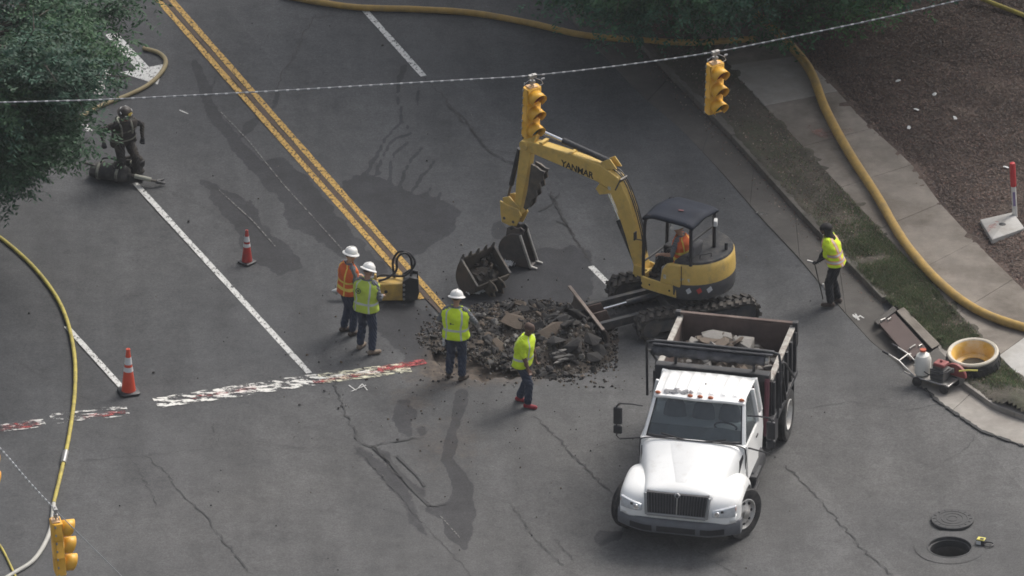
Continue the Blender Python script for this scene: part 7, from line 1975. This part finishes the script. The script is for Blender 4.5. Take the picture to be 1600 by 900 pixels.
mb = MB(); mb.tube([hp + Vector((-0.14, 0.02, 0.03)), hp, hp + Vector((0.10, -0.02, 0.0))], 0.02, 8); mb.build('handle', STEEL, pr_)
mb = MB(); mb.box((0, 0, 0.28), (0.03, 0.03, 0.10)); mb.build('band', REFL, pr_)
# F: the operator, seated
seatw = Mh @ Vector((-0.06, 0.38, 0)); fang = math.atan2(HH.y, HH.x) - math.pi / 2
F = person('excavator operator in orange vest seated under the canopy', (ec.x + seatw.x, ec.y + seatw.y, 0.0), fang, 1.68, hips=(0, 0.06, 1.27), lean=(0.05, 0), feet=((-0.16, 0.62, 0.84), (0.16, 0.62, 0.84)), hands=((-0.34, 0.36, 1.46), (0.32, 0.36, 1.46)), head=(0.3, 0.1), knee=((-0.15, 0.6, 1), (0.15, 0.6, 1)), elbow=((-0.6, -0.6, -1), (0.6, -0.6, -1)), curl=1.2, mats=dict(trouser=BLKCL, fore=SKIN_L))
vest(F, ORANGE, YSTRIPE, rows_h=((0.10, 0.24), (0.42, 0.52)), z0=-0.02); hard_hat(F)
# G: the firefighter
Gf = person('firefighter in dark turnout gear standing on the white lane line', at(196, 279), facing(205), 1.80, lean=(0.22, 0.08), hips=(0, -0.08, 0.86), feet=((-0.20, 0.10, 0), (0.19, -0.06, 0)), toes=(-0.3, 0.2), hands=((-0.28, 0.22, 0.92), (0.56, 0.26, 1.02)), head=(0.55, 0.2), elbow=((-0.8, -0.5, 0), (1, -0.3, -0.2)), curl=1.2,
            mats=dict(shirt=TURN, fore=TURN, trouser=TURN, boot=BLKCL, hand=BLKCL, skin=SKIN_L, sock=TURN), build=1.14)
FREF = mat('turnout_reflective', (0.30, 0.30, 0.24), 0.6, var=0.4, scale=14, dirt=(0.05, 0.045, 0.04), dscale=7, dlo=0.42, dhi=0.6)
vest(Gf, TURN, FREF, rows_h=((0.02, 0.10), (0.55, 0.64)), vert=False, name='turnout_coat', z0=-0.30, thick=0.035)
for i, sg in enumerate((-1, 1)):
    f = Vector(((-0.17, 0.08, 0), (0.16, -0.02, 0))[i]); mb = MB(); mb.lathe([(0.092, 0.0), (0.092, 0.07)], 18, T(f.x * 0.97, f.y * 0.8 + 0.02, 0.30), cap=False); mb.build('trouser_band', FREF, Gf['root'], solid=0.006)
M4 = Matrix.Translation(Gf['hc']) @ Gf['Hm'].to_4x4() @ T(0, -0.01, 0.055)
# air pack on his back and a bundle of folded hose at his legs
mb = MB(); c_ = Gf['hip'].lerp(Gf['sh'], 0.55) - Gf['fwd'] * 0.27; ax = Gf['spine']
mb.tube([c_ - ax * 0.26, c_ - ax * 0.22, c_ + ax * 0.18, c_ + ax * 0.25], [0.04, 0.085, 0.085, 0.04], 14); mb.build('air_cylinder', mat('air_cylinder_grey', (0.10, 0.10, 0.09), 0.45, var=0.2), Gf['root'])
for sg in (-1, 1):
    mb = MB(); sh_ = Gf['sh'] + Gf['right'] * 0.11 * sg; mb.tube(spline([c_ + ax * 0.2, sh_ + Vector((0, -0.06, 0.075)), sh_ + Gf['fwd'] * 0.16 - ax * 0.02, sh_ + Gf['fwd'] * 0.22 - ax * 0.25], 5), 0.022, 6); mb.build('pack_strap', FREF, Gf['root'])
FHAT = mat('fire_helmet_dark', (0.035, 0.028, 0.024), 0.5, var=0.2)
mb = MB(); mb.lathe([(0.16, -0.01), (0.165, 0.0), (0.13, 0.02), (0.122, 0.06), (0.09, 0.11), (0.04, 0.135), (0.0, 0.14)], 28, M4, cap=False); mb.prism([(-0.12, -0.10), (-0.09, -0.25), (0.09, -0.25), (0.12, -0.10)], -0.01, 0.005, 'z') if False else None
hl_ = mb.build('helmet', FHAT, Gf['root'], solid=0.006)
mb = MB(M4); mb.prism([(-0.035, 0.06), (0.035, 0.06), (0.045, 0.14), (0.0, 0.17), (-0.045, 0.14)], 0.118, 0.128, 'y'); mb.build('helmet_shield', YSTRIPE, hl_)
mb = MB(M4)
for k in range(6): t = k * math.pi / 3; mb.box((0.126 * math.cos(t), 0.126 * math.sin(t), 0.05), (0.01, 0.05, 0.03), Matrix.Rotation(t, 3, 'Z'))
hb2 = mb.build('helmet_tetrahedra', REFL, hl_); hb2['kind'] = 'stuff'
# his gear on the road: a dark hose bundle and a pry tool
gp0 = G(172, 279)
gb = tag(empty('equipment_bag', (gp0.x, gp0.y, 0), R(-18)), 'dark rounded equipment bag at the feet of the firefighter', 'bag')
BAGM = mat('dark_bag_cloth', (0.035, 0.034, 0.035), 0.85, var=0.3, dirt=(0.09, 0.085, 0.07), dscale=5)
mb = MB(); mb.loft([[(x, 0.17 * k * math.cos(t), 0.13 + 0.13 * k * math.sin(t) - 0.13 * (1 - k) * 0.6) for t in [2 * math.pi * i / 16 for i in range(16)]] for x, k in ((-0.36, 0.35), (-0.33, 0.75), (-0.24, 0.97), (0, 1.03), (0.24, 0.97), (0.33, 0.75), (0.36, 0.35))]); mb.build('bag_body', BAGM, gb, smooth=60)
for x in (-0.17, 0.17):
    mb = MB(); mb.lathe([(0.182, -0.025), (0.182, 0.025)], 20, T(x, 0, 0.13) @ Ry(math.pi / 2) @ Matrix.Diagonal((0.76, 1, 1, 1)), cap=False); mb.build('bag_strap', FREF, gb, solid=0.006)
mb = MB(); mb.tube(spline([(-0.17, 0, 0.26), (-0.1, 0, 0.36), (0.1, 0, 0.36), (0.17, 0, 0.26)], 5), 0.016, 6); mb.build('bag_handle', BLKPL, gb)
gb.scale = (1.15, 1.3, 1.2)
pb = G(205, 276)
pt = tag(empty('pry_bar', (pb.x, pb.y, 0.0)), 'long steel pry bar with forked end beside the firefighter', 'pry bar')
def pl_(px, py, z): return G(px, py, z) - pt.location
a_, b_ = pl_(131, 254, 0.30), pl_(246, 284, 0.10)
mb = MB(); mb.tube([a_, b_], 0.028, 8); mb.build('shaft', DKSTEEL, pt)
a_, b_ = pl_(210, 275, 0.205), pl_(236, 281, 0.14); mb = MB(); mb.tube([a_, b_], 0.045, 10); mb.build('sleeve', mat('pale_tool_sleeve', (0.30, 0.30, 0.25), 0.6), pt)
mb = MB(); e0 = pl_(244, 284, 0.10); mb.tube([e0, pl_(256, 280, 0.09)], [0.04, 0.02], 8); mb.build('fork', BLACK, pt)
mb = MB(); mb.tube([e0, pl_(258, 287, 0.03)], [0.04, 0.024], 8); mb.build('fork', BLACK, pt)

# a folded dark hose pack leaning by his leg
hq = G(206, 272)
hpk = tag(empty('hose_pack', (hq.x, hq.y, 0), R(15)), 'folded dark hose pack on the road by the firefighter', 'hose')
for k in range(5):
    mb = MB(); z = 0.045 + 0.07 * k; j = random.uniform(-0.03, 0.03)
    mb.tube(spline([(-0.20 + j, -0.05, z), (0.0, -0.075, z + 0.01), (0.18 + j, -0.04, z), (0.20 + j, 0.03, z + 0.01), (0.0, 0.06, z + 0.02), (-0.20 + j, 0.03, z + 0.01)], 5), 0.036, 8); mb.build('hose_fold', BAGM if k % 2 else TURN, hpk)
mb = MB(); mb.box((0.04, -0.01, 0.19), (0.05, 0.22, 0.42)); mb.build('pack_band', FREF, hpk, bevel=0.01)

# loose grit and chips strewn over the carriageway: too small to pick apart
mb = MB()
for k in range(420):
    if k < 260: px, py = random.gauss(760, 190), random.gauss(600, 90)
    else: px, py = random.uniform(0, 1500), random.uniform(0, 900)
    g = G(px, py)
    if not (0 < px < 1600 and 0 < py < 900) or f_kerb(g.x, g.y) > -0.9 or pile_h(g.x, g.y) > -0.02: continue
    s = random.uniform(0.006, 0.016) * (1.7 if random.random() < 0.12 else 1); r_ = Matrix.Rotation(random.uniform(0, 6), 3, 'Z')
    mb.add([r_ @ Vector(p) * s + Vector((g.x, g.y, s * 0.5)) for p in ((-1, -.8, -.6), (1.1, -.6, -.5), (.7, 1, -.6), (-.8, .8, -.5), (-.6, -.5, .7), (.7, -.3, .5), (.2, .6, .8))],
           [(0, 3, 2, 1), (0, 1, 5, 4), (1, 2, 6, 5), (2, 3, 6), (3, 0, 4, 6), (4, 5, 6)], random.choice((0, 0, 0, 1, 2)))
tag(mb.build('grit', [ASPHCH, CONCCH, BRICKY], smooth=0), 'loose grit and chips strewn over the road', 'grit', kind='stuff')

# ================================================================== THIN HAZE between the aerial camera and the street
mb = MB(); mb.box((0, -50, 74), (880, 780, 152))
hz = mb.build('haze', [], smooth=0); tag(hz, kind='stuff')
hm = bpy.data.materials.new('thin_haze'); hm.use_nodes = True
ht = hm.node_tree; ht.nodes.clear()
ho = ht.nodes.new('ShaderNodeOutputMaterial'); hv = ht.nodes.new('ShaderNodeVolumePrincipled')
hv.inputs['Color'].default_value = (0.85, 0.88, 0.93, 1); hv.inputs['Density'].default_value = 0.00009; hv.inputs['Anisotropy'].default_value = 0.2
ht.links.new(hv.outputs[0], ho.inputs['Volume']); hz.data.materials.append(hm)
SC.cycles.volume_bounces = 0
